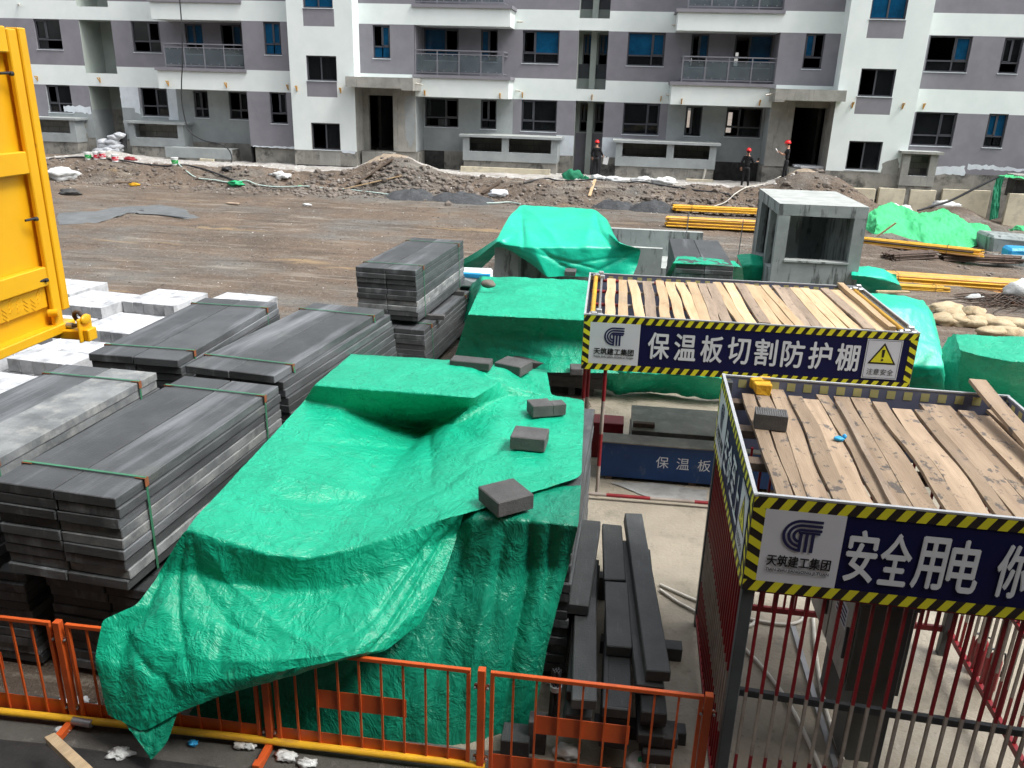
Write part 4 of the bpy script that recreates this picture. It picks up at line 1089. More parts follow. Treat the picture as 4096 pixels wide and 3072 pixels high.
drape('tarpaulin', 'shaded, stained green tarpaulin hanging in folds behind the orange barrier, right of the big sheet', rows, Q1, 'tarp_shade_stain', sub=20, smooth_it=5, amp=.03, freq=2.0, crinkle=.005, group='green tarpaulins', seed=9.0, stretch=(1.7, 1, .4),
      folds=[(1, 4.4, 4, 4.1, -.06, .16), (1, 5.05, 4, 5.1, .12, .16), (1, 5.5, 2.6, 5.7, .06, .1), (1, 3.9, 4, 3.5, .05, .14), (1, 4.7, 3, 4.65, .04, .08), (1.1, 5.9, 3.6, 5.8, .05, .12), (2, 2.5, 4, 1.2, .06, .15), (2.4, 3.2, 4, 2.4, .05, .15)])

# grey blocks that weigh the tarpaulins down
def weight(label, q, zt, w, d, h, rz, cv=Q1, notch=False, zb=None, m='brick'):
    p = AT(*cv(*q), zt) if zb is None else AT(*cv(*q), zb + h)
    t = MB(); T = Matrix.Translation((p.x, p.y, p.z - h)) @ Matrix.Rotation(rz, 4, 'Z')
    if notch:
        t.bbox(-w / 2, w * .12, -d / 2, d / 2, 0, h, m, .008, .003, T=T); t.bbox(w * .1, w / 2, -d / 2, d * .18, 0, h, m, .008, .003, T=T)
    else: t.bbox(-w / 2, w / 2, -d / 2, d / 2, 0, h, m, .009, .004, T=T)
    return solo(t, 'weight_block', label, 'block', (p.x, p.y, p.z - h), 'grey blocks weighing down the tarpaulins')


weight('largest grey block, turned corner first, nearest on the green tarpaulin', (953, 337), 2.04, .36, .36, .15, math.radians(38))
weight('square grey block lying flat in the middle of the tarpaulin edge', (1006, 210), 2.03, .36, .31, .14, math.radians(-3))
weight('notched grey block on the tarpaulin edge, second from the back', (1043, 142), 2.02, .4, .22, .14, math.radians(24), notch=True)
weight('grey block at the back of the big tarpaulin, above the folded flap', (970, 53), 2.06, .38, .34, .13, math.radians(-22))
weight('half hidden reddish grey block at the back left of the folded flap', (877, 48), 2.2, .5, .22, .1, math.radians(-4))
weight('small grey block beside the left post of the far cutting shed', (1590, 735), .72, .22, .3, .12, .1, Z5)

# ------------------------------------------------------------------ further tarpaulins
rows = [[z(205, 528, 1.1), z(350, 536, 1.1), z(500, 544, 1.1), z(650, 551, 1.1), z(780, 558, 1.1), z(1250, 582, 1.1)],
        [z(205, 533, 1.52), z(350, 541, 1.52), z(500, 549, 1.52), z(650, 556, 1.52), z(780, 563, 1.52), z(1250, 588, 1.52)],
        [z(155, 642, 1.5), z(300, 650, 1.5), z(450, 657, 1.5), z(600, 663, 1.5), z(750, 670, 1.5), z(1250, 694, 1.5)],
        [z(122, 745, .98), z(290, 755, 1.0), z(440, 765, .98), z(595, 775, 1.0), z(745, 785, 1.0), z(1250, 800, 1.0)],
        [z(82, 872, .42), z(250, 898, .4), z(415, 925, .4), z(560, 936, .56), z(745, 938, .58), z(1250, 955, .56)]]
drape('tarpaulin', 'green tarpaulin sloping down a stack between the tall pile and the far shed', rows, Q2, 'tarp', sub=16, smooth_it=3, amp=.02, freq=2.4, crinkle=.009, group='green tarpaulins', seed=13.0, folds=[(2, .2, 3.6, 1.2, .04, .12), (3.4, .4, 3.6, 3.4, .05, .12), (2.2, 1.5, 3.2, 3.6, .03, .1), (2, 2.6, 3.8, 2.2, .03, .1), (3.0, .3, 4.0, 1.0, .06, .12)])
rows = [[z(98, 540, .4), z(165, 492, .95), z(222, 449, 1.42), z(400, 450, 1.5), z(600, 456, 1.5), z(790, 464, 1.5), z(1050, 474, 1.45)],
        [z(100, 600, .3), z(150, 560, .8), z(212, 490, 1.4), z(400, 500, 1.46), z(600, 505, 1.44), z(790, 515, 1.46), z(1050, 525, 1.4)],
        [z(104, 738, .1), z(142, 650, .6), z(200, 545, 1.3), z(400, 556, 1.38), z(600, 562, 1.36), z(790, 570, 1.36), z(1050, 580, 1.3)]]
drape('tarpaulin', 'green tarpaulin with a round brown stone on it, behind the sloping one', rows, Q2, 'tarp', sub=16, smooth_it=3, amp=.05, freq=1.6, crinkle=.012, group='green tarpaulins', seed=17.0)
rows = [[z(100, 382, .7), z(200, 325, 1.2), z(300, 257, 1.75), z(360, 152, 2.1), z(425, 85, 2.25), z(600, 94, 2.25), z(800, 106, 2.25), z(860, 160, 2.1), z(898, 236, 1.9)],
        [z(100, 410, .5), z(200, 360, 1.0), z(300, 277, 1.7), z(388, 225, 1.88), z(450, 210, 1.95), z(600, 205, 1.95), z(790, 212, 1.95), z(868, 235, 1.88), z(922, 285, 1.76)],
        [z(100, 440, .25), z(202, 398, .6), z(310, 291, 1.6), z(400, 296, 1.62), z(490, 302, 1.62), z(600, 303, 1.62), z(780, 303, 1.62), z(900, 306, 1.6), z(1034, 316, 1.55)],
        [z(100, 452, .15), z(212, 408, .5), z(320, 297, 1.55), z(440, 350, 1.35), z(520, 385, 1.22), z(620, 382, 1.22), z(780, 385, 1.22), z(900, 382, 1.22), z(1018, 388, 1.16)],
        [z(100, 456, .1), z(222, 413, .45), z(330, 303, 1.5), z(470, 388, 1.13), z(553, 456, .87), z(640, 450, .87), z(780, 455, .87), z(900, 450, .87), z(990, 452, .87)]]
drape('tarpaulin', 'smooth bright green tarpaulin tented over the concrete tank, peaked at the top', rows, Q2, 'tarp_s', sub=14, smooth_it=4, amp=.03, freq=1.1, crinkle=.004, group='green tarpaulins', seed=21.0, folds=[(0, 4, 2.2, 5.2, -.05, .14), (0, 6, 2.2, 7.2, .06, .14), (0, 6, 2.4, 5.8, -.05, .18), (0, 4, 2.4, 3.2, .06, .15), (2, 4.2, 3.9, 5.6, .05, .12), (2, 8, 3.8, 6, .05, .12), (2.4, 4, 3.6, 6.5, .04, .1), (2.6, 7.8, 3.3, 4.8, .03, .1)])
rows = [[z(168, 96, 1.97), z(250, 101, 1.97), z(350, 111, 1.97)], [z(152, 122, 1.97), z(250, 126, 1.97), z(373, 134, 1.95)], [z(128, 166, 1.3), z(250, 176, 1.3), z(379, 183, 1.3)], [z(122, 215, .6), z(250, 220, .6), z(382, 226, .6)]]
drape('tarpaulin', 'small green tarpaulin over the front of the twin dark bundle', rows, Q3, 'tarp', sub=16, smooth_it=3, amp=.03, freq=2.0, crinkle=.01, group='green tarpaulins', seed=25.0)
rows = [[z(355, 95, 1.0), z(400, 90, 1.1), z(440, 100, 1.0)], [z(372, 130, .8), z(402, 125, .9), z(450, 130, .8)], [z(376, 180, .3), z(405, 185, .3), z(460, 185, .3)]]
drape('tarpaulin', 'strip of green tarpaulin between the twin bundle and the concrete shaft', rows, Q3, 'tarp', sub=10, smooth_it=3, amp=.05, freq=1.6, crinkle=.01, group='green tarpaulins', seed=27.0)
rows = [[z(1195, 90, 1.1), z(1300, 96, 1.1), z(1390, 113, 1.05), z(1456, 150, .9)], [z(1195, 150, 1.0), z(1300, 160, .95), z(1400, 180, .85), z(1482, 212, .6)], [z(1195, 250, .25), z(1300, 255, .25), z(1400, 252, .2), z(1493, 243, .12)]]
drape('tarpaulin', 'green tarpaulin splashed with white, between the concrete shaft and the long pipes', rows, Z6, 'tarp_s', sub=14, smooth_it=3, amp=.06, freq=1.4, crinkle=.012, group='green tarpaulins', seed=29.0)
p_ = lambda x, y, v: (x, y, 'z', v)
rows = [[p_(3400, 1171, 1.6), p_(3520, 1173, 1.6), p_(3620, 1179, 1.6), p_(3684, 1197, 1.53), p_(3690, 1200, 1.2)],
        [p_(3380, 1221, 1.55), p_(3520, 1222, 1.55), p_(3650, 1228, 1.52), p_(3724, 1242, 1.42), p_(3730, 1250, 1.0)],
        [p_(3370, 1350, 1.05), p_(3500, 1352, 1.05), p_(3640, 1352, 1.05), p_(3758, 1354, 1.0), p_(3764, 1362, .7)],
        [p_(3350, 1462, .62), p_(3500, 1465, .62), p_(3649, 1467, .62), p_(3778, 1468, .6), p_(3782, 1474, .4)],
        [p_(3340, 1556, .04), p_(3500, 1557, .04), p_(3636, 1558, .04), p_(3784, 1568, .03), p_(3788, 1566, .02)]]
drape('tarpaulin', 'green tarpaulin over a stack at the right end of the far cutting shed', rows, PX, 'tarp_s', sub=14, smooth_it=3, amp=.035, freq=1.6, crinkle=.008, group='green tarpaulins', seed=33.0)
rows = [[p_(3788, 1352, 1.1), p_(3813, 1331, 1.5), p_(3900, 1334, 1.52), p_(4000, 1339, 1.5), p_(4220, 1350, 1.5)],
        [p_(3766, 1385, 1.0), p_(3832, 1395, 1.5), p_(3930, 1418, 1.46), p_(4030, 1438, 1.46), p_(4240, 1462, 1.46)],
        [p_(3770, 1445, .8), p_(3830, 1450, 1.2), p_(3930, 1505, 1.05), p_(4030, 1535, .98), p_(4240, 1555, .98)],
        [p_(3783, 1560, .12), p_(3826, 1570, .45), p_(3940, 1600, .4), p_(4050, 1625, .36), p_(4240, 1645, .36)],
        [p_(3788, 1600, .0), p_(3830, 1640, .02), p_(3940, 1680, .02), p_(4050, 1700, .02), p_(4240, 1710, .02)]]
drape('tarpaulin', 'green tarpaulin over the rightmost heap, running out of the photo', rows, PX, 'tarp', sub=14, smooth_it=4, amp=.05, freq=1.6, crinkle=.014, group='green tarpaulins', seed=37.0)
rows = [[p_(2400, 1400, .95), p_(2520, 1405, .95), p_(2700, 1410, .95), p_(2900, 1420, .95), p_(3100, 1430, .9)], [p_(2425, 1495, .55), p_(2520, 1495, .6), p_(2700, 1500, .6), p_(2900, 1520, .6), p_(3100, 1530, .5)],
        [p_(2412, 1560, .05), p_(2466, 1584, .02), p_(2603, 1565, .04), p_(2786, 1598, .03), p_(3000, 1612, .03)]]
drape('tarpaulin', 'green tarpaulin trailing on the wet concrete below the far shed sign', rows, PX, 'tarp', sub=18, smooth_it=3, amp=.07, freq=1.9, crinkle=.016, group='green tarpaulins', seed=41.0)
rows = [[z(1245, 1270, 1.2), z(1340, 1220, 1.45), z(1430, 1192, 1.5), z(1510, 1228, 1.35), z(1600, 1245, 1.3), z(1720, 1228, 1.35), z(1810, 1255, 1.25), z(1880, 1305, 1.0), z(2000, 1345, .8), z(2066, 1388, .6)],
        [z(1240, 1350, .8), z(1340, 1320, 1.15), z(1440, 1310, 1.1), z(1520, 1335, .9), z(1600, 1330, .98), z(1720, 1330, .98), z(1800, 1340, .88), z(1880, 1370, .75), z(1980, 1390, .62), z(2060, 1400, .5)],
        [z(1240, 1445, .42), z(1320, 1440, .42), z(1430, 1442, .42), z(1540, 1450, .42), z(1620, 1458, .42), z(1720, 1470, .42), z(1820, 1476, .42), z(1890, 1462, .42), z(1980, 1425, .45), z(2050, 1412, .46)]]
drape('dust_net', 'light green dust net spread over a debris heap below the right wing', rows, Z3, 'net', sub=16, smooth_it=4, amp=.14, freq=1.7, crinkle=.035, group='green dust nets', seed=45.0, cat='net')
rows = [[y_(1885, 870, 37.2), y_(1990, 860, 37.2), y_(2120, 850, 37.2), y_(2300, 850, 37.2)], [y_(1895, 900, 36.3), y_(1985, 905, 36.3), y_(2110, 915, 36.3), y_(2300, 930, 36.3)]]
drape('dust_net', 'green dust net draped over the lintel of the small opening at the right', rows, Z8, 'net', sub=12, smooth_it=2, amp=.1, freq=2, crinkle=.03, group='green dust nets', seed=49.0, cat='net')
rows = [[y_(1888, 895, 36.2), y_(1930, 900, 36.2), y_(1978, 905, 36.2)], [y_(1830, 1050, 36.2), y_(1880, 1050, 36.2), y_(1930, 1050, 36.2)], [y_(1800, 1250, 36.1), y_(1850, 1250, 36.1), y_(1905, 1250, 36.1)], [y_(1780, 1455, 36.0), y_(1840, 1440, 36.0), y_(1890, 1425, 36.0)]]
drape('dust_net', 'dark green strip of net hanging beside the cream boards at the right', rows, Z8, 'net_d', sub=10, smooth_it=2, amp=.1, freq=2, crinkle=.03, group='green dust nets', seed=51.0, cat='net', stretch=(1.5, 1, .4))
rows = [[z(2120, 1360, .75), z(2170, 1335, .85), z(2230, 1330, .8)], [z(2140, 1370, .6), z(2180, 1365, .6), z(2230, 1368, .6)]]
drape('dust_net', 'scrap of green net on the soil at the right photo edge, upper one', rows, Z3, 'net', sub=10, smooth_it=2, amp=.08, freq=2, crinkle=.03, group='green dust nets', seed=53.0, cat='net')
rows = [[z(2135, 1400, .6), z(2170, 1385, .7), z(2230, 1380, .7)], [z(2150, 1425, .42), z(2190, 1432, .42), z(2230, 1440, .42)]]
drape('dust_net', 'scrap of green net on the soil at the right photo edge, lower one', rows, Z3, 'net_d', sub=10, smooth_it=2, amp=.08, freq=2, crinkle=.03, group='green dust nets', seed=55.0, cat='net')
s = AT(*Q2(257, 490), 1.52); b = MB(); lump(b, (s.x, s.y, 1.52), .15, .11, .09, 'stone', 3, .2); solo(b, 'stone', 'round brown stone on the green tarpaulin behind the tall pile', 'stone', (s.x, s.y, 1.44))


# ------------------------------------------------------------------ orange barrier along the kerb
FY = 5.2
POSTS = [-6.18, -4.4, -2.61, -.81, .94]
PLAB = ['out', 'orange barrier post beside the left edge of the big tarpaulin', 'orange barrier post half hidden by the hanging tarpaulin hem', 'orange barrier post right of the shaded green folds', 'orange barrier post at the right end, beside the red shed bars']
for x, lab in zip(POSTS, PLAB):
    if lab == 'out': continue
    t = thing('barrier_post', lab, 'post', (x, FY, .03), 0, 'orange barrier posts'); b = MB()
    b.bbox(-.03, .03, -.03, .03, 0, 1.04, 'orange', .004); b.build('post', t)
    b = MB(); b.bbox(-.03, .03, -.3, .1, 0.0, .06, 'orange', .004); b.bbox(-.032, .032, -.31, -.24, .0, .085, 'orange', .004); b.build('foot', t)
    for zz in (.14, .85):
        b = MB(); b.box(-.06, .06, -.012, .012, zz, zz + .035, 'guard'); b.tube([(-.05, -.03, zz + .018), (-.05, .03, zz + .018)], .01, 'galv'); b.tube([(.05, -.03, zz + .018), (.05, .03, zz + .018)], .01, 'galv'); b.build('clamp', t)
BLAB = ['orange barrier panel at the lower left photo edge', 'orange barrier panel buried under the hanging green tarpaulin', 'orange barrier panel in front of the shaded green folds', 'orange barrier panel in front of the loose dark planks']
proto = None
for i in range(4):
    x0, x1 = POSTS[i] + .07, POSTS[i + 1] - .07; L = x1 - x0
    if proto is None:
        t = thing('safety_barrier', BLAB[i], 'barrier', (x0, FY, .03), 0, 'orange barrier panels'); proto = t
        b = MB(); e = .016
        b.bbox(0, L, -e, e, .99, 1.025, 'orange', .003); b.bbox(0, .03, -e, e, .03, .989, 'orange', .003); b.bbox(L - .03, L, -e, e, .03, .989, 'orange', .003); b.build('frame', t)
        for k in range(8):
            b = MB(); x = L * (k + 1) / 9; b.box(x - .008, x + .008, -.008, .008, .05, .989, 'orange'); b.build('bar', t)
        b = MB(); b.box(L * 2 / 9 - .01, L * 6.1 / 9, .009, .013, .46, .64, 'orange'); b.build('band_plate', t)
        b = MB(); b.box(.031, L - .031, .009, .013, .04, .2, 'orange'); b.build('kick_plate', t)
    else:
        t = copy_tree(proto); t['label'] = BLAB[i]; t.location = (x0, FY, .03)
b = MB(); p0 = AT(-60, 2838, .1); p1 = AT(1940, 3066, .1); b.tube([(p0.x - 1, p0.y, .1), tuple(p0), tuple((p0 + p1) / 2 + Vector((0, .01, .005))), tuple(p1)], .032, 'pipe_y', 10)
t = thing('yellow_pipe', 'yellow scaffold pipe lying along the foot of the orange barrier', 'pipe', (p0.x, p0.y, .07)); b.build('pipe', t, t.location)
q = AT(330, 2876, .13); b = MB(); b.tube([(q.x - .09, q.y + .0, .1), (q.x + .09, q.y - .01, .1)], .036, 'galv', 10); b.build('joint_sleeve', t, t.location)
b = MB(); p1 = AT(-60, 2795, .1); p2 = AT(420, 2840, .1); b.tube([tuple(p1), tuple(p2)], .032, 'pipe_y', 10); solo(b, 'yellow_pipe', 'short yellow pipe lying behind the leftmost barrier panel', 'pipe', tuple(p1))


# ------------------------------------------------------------------ boards and sheds
def board(parent, o, u, w, h, zones, name='sign_board', edge=True, back='back_b', thick=.02):
    """sign board with hazard border; o = lower left seen from its front, u = direction to its right"""
    B = Board(o, u, (0, 0, 1))
    m = MB()
    vs = [B.P(a, b, d) for d in (-thick, 0) for a, b in ((0, 0), (w, 0), (w, h), (0, h))]
    m.mesh(vs, [(4, 5, 6, 7)], 'navy'); m.mesh(vs, [(3, 2, 1, 0)], back); m.mesh(vs, [(0, 1, 5, 4), (1, 2, 6, 5), (2, 3, 7, 6), (3, 0, 4, 7)], 'rim')
    e = .085
    B.stripes(m, 0, w, h - e, h, lean=1.0); B.stripes(m, 0, w, 0, e, lean=1.0)
    B.stripes(m, 0, e, e, h - e, along='v', lean=-1.0, d=.0024); B.stripes(m, w - e, w, e, h - e, along='v', lean=-1.0, d=.0024)
    # border showing through the board: passing light painted as dull stripes
    Bb = Board(B.P(w, 0, -thick), -B.u, (0, 0, 1)); k = 0.0
    while k < w - .05: Bb.rect(m, k, min(k + .075, w), h - .1, h - .02, 'back_y', .002); k += .15
    if edge: 
        for a, b in ((0, h), ): m.beam(B.P(-.01, h + .012, -thick / 2), B.P(w + .01, h + .008, -thick / 2), .026, .014, 'rim')
    o_ = m.build(name, parent); o_.location = (0, 0, 0)
    return B, o_, e


def logo_panel(B, par, u0, u1, v0, v1, latin):
    m = MB(); B.rect(m, u0, u1, v0, v1, 'plate_w', .004); m.build('white_panel', par)
    w = u1 - u0; h = v1 - v0; s = .44 * h
    m = MB(); B.logo(m, u0 + w * .5 - s * .55, v0 + .46 * h, s, 'ink_n', .007); m.build('logo', par)
    m = MB(); B.text(m, '天筑建工集团', u0 + w * .1, u0 + w * .9, v0 + .235 * h, v0 + .39 * h, 'ink_k', .007, .03); B.text(m, latin, u0 + w * .1, u0 + w * .9, v0 + .15 * h, v0 + .2 * h, 'ink_k', .007, .015); m.build('lettering', par)


def warn_plate(B, par, u0, u1, v0, v1):
    m = MB(); B.rect(m, u0, u1, v0, v1, 'plate_w', .006)
    for a, b, c, d in ((u0 + .012, u1 - .012, v0 + .012, v0 + .017), (u0 + .012, u1 - .012, v1 - .017, v1 - .012), (u0 + .012, u0 + .017, v0 + .012, v1 - .012), (u1 - .017, u1 - .012, v0 + .012, v1 - .012)): B.rect(m, a, b, c, d, 'ink_n', .0075)
    w = u1 - u0; h = v1 - v0; c = (u0 + u1) / 2; b = v0 + .38 * h; t = v1 - .08 * h; r = w * .4
    B.poly(m, [(c - r, b), (c + r, b), (c, t)], 'stripe_k', .0075); B.poly(m, [(c - r * .8, b + .022), (c + r * .8, b + .022), (c, t - .04)], 'stripe_y', .009)
    m2 = (t - b); B.poly(m, [(c - .012, b + m2 * .32), (c + .012, b + m2 * .32), (c + .02, b + m2 * .68), (c - .02, b + m2 * .68)], 'stripe_k', .0105)
    B.poly(m, [(c + .016 * math.cos(i * .785), b + m2 * .2 + .016 * math.sin(i * .785)) for i in range(8)], 'stripe_k', .0105)
    B.text(m, '注意安全', u0 + .12 * w, u1 - .12 * w, v0 + .1 * h, v0 + .26 * h, 'ink_k', .009, .01)
    m.build('warning_plate', par)


def bars(parent, a, b, z0, z1, n, bands, rails, name='fence_panel', r=.011, cap=.0):
    """row of square bars painted in bands, with rails"""
    a = Vector(a); b = Vector(b); d = (b - a); L = d.length; d.normalize(); nn = Vector((-d.y, d.x, 0)); rz = math.atan2(d.y, d.x)
    fp = bpy.data.objects.new(name, None); COL.objects.link(fp); fp.parent = parent
    for (z, h, mt, t) in rails:
        m = MB(); m.beam(a + Vector((0, 0, z)), b + Vector((0, 0, z)), t, h, mt); m.build('rail', fp)
    m = MB()
    for i in range(n):
        p = a + d * (L * (i + .5) / n)
        for (c0, c1, mt) in bands:
            lo, hi = max(z0, c0), min(z1, c1)
            if hi > lo:
                T = Matrix.Translation((p.x, p.y, 0)) @ Matrix.Rotation(rz, 4, 'Z'); m.box(-r, r, -r, r, lo, hi, mt, T=T)
    m.build('bars', fp)
    return fp


def roof_plank(parent, x, y0, y1, w, z, t, m, ang=0.0, wav=.012, tilt=0.0):
    mb = MB(); n = 9; vs = []; ph = rnd.uniform(0, 6)
    for i in range(n + 1):
        k = i / n; y = y0 + (y1 - y0) * k
        xo = x + ang * (y - (y0 + y1) / 2) + wav * mnoise.noise(Vector((k * 3, ph, x)))
        ww = w * (1 + .14 * mnoise.noise(Vector((k * 4, ph + 5, x)))); zz = z + tilt * k + .006 * mnoise.noise(Vector((k * 3, ph, 7)))
        for dx, dz in ((-ww / 2, 0), (ww / 2, 0), (ww / 2, t), (-ww / 2, t)): vs.append((xo + dx, y, zz + dz))
    fs = [(0, 1, 2, 3), tuple(4 * n + q for q in (3, 2, 1, 0))]
    for i in range(n):
        for q in range(4): fs.append((4 * i + q, 4 * i + (q + 1) % 4, 4 * (i + 1) + (q + 1) % 4, 4 * (i + 1) + q)[::-1])
    mb.mesh(vs, fs, m)
    return mb.build('roof_plank', parent)


# near shed: fenced distribution board cage
W1, D1, H1, SH = 2.55, 2.507, 2.82, .73
sh1 = thing('electric_cage', 'near red barred cage with a plank roof and blue boards, front right', 'cage', (1.04, 5.092, 0), -.022)
for x, y in ((.05, .05), (W1 - .05, .05), (.05, D1 - .05), (W1 - .05, D1 - .05)):
    m = MB(); m.bbox(x - .042, x + .042, y - .042, y + .042, 0, H1 - .03, 'steel', .005); m.build('post', sh1)
B, ob, e = board(sh1, (0, 0, H1 - SH), (1, 0, 0), W1, SH, None)
logo_panel(B, ob, e, .61, e, SH - e, 'TIAN ZHU JIANGONG JI TUAN')
m = MB()
for ch, u in (('安', .745), ('全', .965), ('用', 1.185), ('电', 1.40), ('你', 1.70)): B.text(m, ch, u - .094, u + .094, .16, .55, 'ink_w', .005, .022)
m.build('lettering', ob)
B, ob, e = board(sh1, (-.004, D1, H1 - SH), (0, -1, 0), D1, SH, None)
logo_panel(B, ob, e, .76, e, SH - e, 'TIAN ZHU JIANGONG JI TUAN')
m = MB()
for i, ch in enumerate('生命至上'): B.text(m, ch, .83 + i * .29, 1.07 + i * .29, .19, .54, 'ink_w', .005, .022)
m.build('lettering', ob); warn_plate(B, ob, 2.0, 2.38, .11, .62)
B, ob, e = board(sh1, (W1, D1, H1 - SH), (-1, 0, 0), W1, SH, None)
B, ob, e = board(sh1, (W1 + .004, 0, H1 - SH), (0, 1, 0), D1, SH, None)
TRI = ((.0, .62, 'red'), (.62, 1.2, 'barwhite'), (1.2, 9, 'red'))
bars(sh1, (.09, .03, 0), (W1 - .09, .03, 0), .1, H1 - SH + .02, 22, TRI, ((.1, .035, 'red', .03), (H1 - SH - .005, .035, 'red', .03)))
m = MB(); m.beam((.09, .075, 1.16), (W1 - .09, .075, 1.1), .04, .055, 'steel'); m.build('middle_rail', sh1)
bars(sh1, (.03, D1 - .09, 0), (.03, .09, 0), .14, H1 - SH + .02, 22, TRI, ((.14, .06, 'red', .035), (H1 - SH - .005, .035, 'red', .03)))
bars(sh1, (.09, D1 - .03, 0), (W1 - .09, D1 - .03, 0), .3, H1 - SH + .02, 22, TRI, ((.3, .06, 'red', .035), (1.2, .04, 'red', .03)))
bars(sh1, (W1 - .03, .09, 0), (W1 - .03, D1 - .09, 0), .3, H1 - SH + .02, 22, TRI, ((.3, .06, 'red', .04), (1.2, .04, 'red', .03)))
for y in (.22, .9, 1.55, 2.22):
    m = MB(); m.bbox(.05, W1 - .05, y - .06, y + .06, 2.61, 2.685, 'wood_dark', .004, .004); m.build('joist', sh1)
x = .2; i = 0
while x < W1 - .08:
    w = rnd.uniform(.105, .17)
    roof_plank(sh1, x + w / 2 - .02, rnd.uniform(.04, .14), D1 - rnd.uniform(.06, .32) - (.0 if i > 2 else -.05), w, 2.69 + (.025 if i % 5 == 3 else 0) + rnd.uniform(0, .012), .032, 'wood_old', rnd.uniform(-.02, .022) + .01, .03)
    x += w + rnd.choice((.0, .008, .02, .035)); i += 1
roof_plank(sh1, 2.27, .45, D1 + .1, .15, 2.76, .035, 'wood_old', .03, .01, .14)
roof_plank(sh1, .98, .1, 2.2, .05, 2.735, .03, 'wood_grey', .02, .03)
cg = lambda x, y, zz: sh1.matrix_basis @ Vector((x, y, zz))
for lab, (a, b), s in (('yellow painted wood block at the left of three on the cage roof', (513, 135), .09), ('yellow painted wood block at the right of three on the cage roof', (572, 125), .085), ('larger yellow wood block in front of the other two on the cage roof', (555, 165), .12)):
    q = AT(2700 + a / 1.586, 1450 + b / 1.586, 2.78); m = MB(); T = Matrix.Translation((q.x, q.y, 2.73)) @ Matrix.Rotation(.1, 4, 'Z'); m.bbox(-s * .6, s * .6, -s * .42, s * .42, 0, .1, 'yblock', .008, .012, T=T); solo(m, 'wood_block', lab, 'wood block', (q.x, q.y, 2.73), 'yellow blocks on the cage roof')
q = AT(2700 + 606 / 1.586, 1450 + 300 / 1.586, 2.86); m = MB(); T = Matrix.Translation((q.x, q.y - .06, 2.735)) @ Matrix.Rotation(-.1, 4, 'Z')
for k in range(14): m.box(-.13 + k * .0186, -.13 + k * .0186 + .0145, -.09, .09, 0.0, .13, 'brick', T=T)
m.box(-.13, .128, -.088, .088, .001, .124, 'brick', T=T); solo(m, 'grooved_block', 'grooved grey block standing on the planks of the near cage roof', 'block', (q.x, q.y - .06, 2.735))
q = AT(2700 + 1040 / 1.586, 1450 + 483 / 1.586, 2.75); m = MB(); lump(m, (q.x, q.y, 2.75), .04, .03, .02, 'bluefilm', 5, .4); lump(m, (q.x + .05, q.y + .03, 2.76), .018, .02, .02, 'bluefilm', 7, .2); solo(m, 'plastic_scrap', 'scrap of light blue plastic on the planks of the near cage roof', 'litter', (q.x, q.y, 2.73))

# what stands inside the cage
cb = thing('distribution_cabinet', 'grey electrical cabinet with two white doors inside the near red cage', 'cabinet', (2.1, 5.75, 0))
m = MB(); m.bbox(0, .42, 0, 1.25, .8, 1.62, 'cabdark', .006); m.bbox(-.03, .45, -.03, 1.28, 1.621, 1.66, 'cabdark', .006); m.build('body', cb)
for y in (.03, .64):
    m = MB(); m.bbox(-.025, -.001, y, y + .58, .84, 1.58, 'cabinet', .004); d = m.build('door', cb)
    m = MB(); m.bbox(-.05, -.026, y + .05, y + .07, 1.05, 1.35, 'steel', .004); m.build('handle', d)
    Bd = Board((-.0255, y + .55, .95), (0, -1, 0), (0, 0, 1)); m = MB(); Bd.rect(m, .08, .4, .3, .5, 'plate_w', .002)
    for k in range(4): Bd.rect(m, .1, .38, .32 + k * .042, .345 + k * .042, 'ink_n', .004)
    for k in range(5): Bd.ribbon(m, [(.16 + .02 * math.sin(i + k), .05 + .035 * i) for i in range(6)] if k == 0 else [(.14 + .05 * k + .015 * math.sin(i + k), .05 + .035 * i) for i in range(6)], .006, 'red', .003)
    m.build('door_label', d)
m = MB(); m.bbox(.1, .38, .1, .4, 0, .78, 'cabdark', .006); m.build('pedestal', cb)
m = MB(); m.bbox(.14, .3, .85, 1.05, 0, .79, 'steel', .006); m.build('leg', cb)
m = MB(); m.bbox(.28, .34, -.12, -.06, 0, 2.1, 'steel', .004); m.build('post', cb)
for k, (p, lab) in enumerate((((3.83, 7.25, 0), 'red fire extinguisher behind the right hand bars of the near cage, left one'), ((3.86, 7.02, 0), 'red fire extinguisher behind the right hand bars of the near cage, right one'))):
    t = thing('fire_extinguisher', lab, 'extinguisher', p, 0, 'fire extinguishers in the cage'); m = MB(); m.tube([(0, 0, 0), (0, 0, .02), (0, 0, .34), (0, 0, .39), (0, 0, .42)], .07, 'red', 14, radii=[.06, .07, .07, .05, .02]); m.build('bottle', t)
    m = MB(); m.box(-.015, .015, -.015, .015, .42, .47, 'steel'); m.box(-.09, .02, -.01, .01, .455, .468, 'steel'); m.build('valve', t); m = MB(); m.tube([(0, 0, .44), (.08, 0, .42), (.1, 0, .3), (.09, 0, .16)], .01, 'cable'); m.build('hose', t)


def lying(name, label, pts, r, m, cat, group=None, n=7):
    b = MB(); P = [Vector(p) for p in pts]; Q = []
    for i in range(len(P) - 1):                                  # Catmull-Rom
        a, b0, c, d = P[max(i - 1, 0)], P[i], P[i + 1], P[min(i + 2, len(P) - 1)]
        for k in range(6):
            t = k / 6; Q.append(.5 * ((2 * b0) + (c - a) * t + (2 * a - 5 * b0 + 4 * c - d) * t * t + (3 * b0 - a - 3 * c + d) * t ** 3))
    Q.append(P[-1]); b.tube(Q, r, m, n)
    return solo(b, name, label, cat, tuple(P[0]), group)


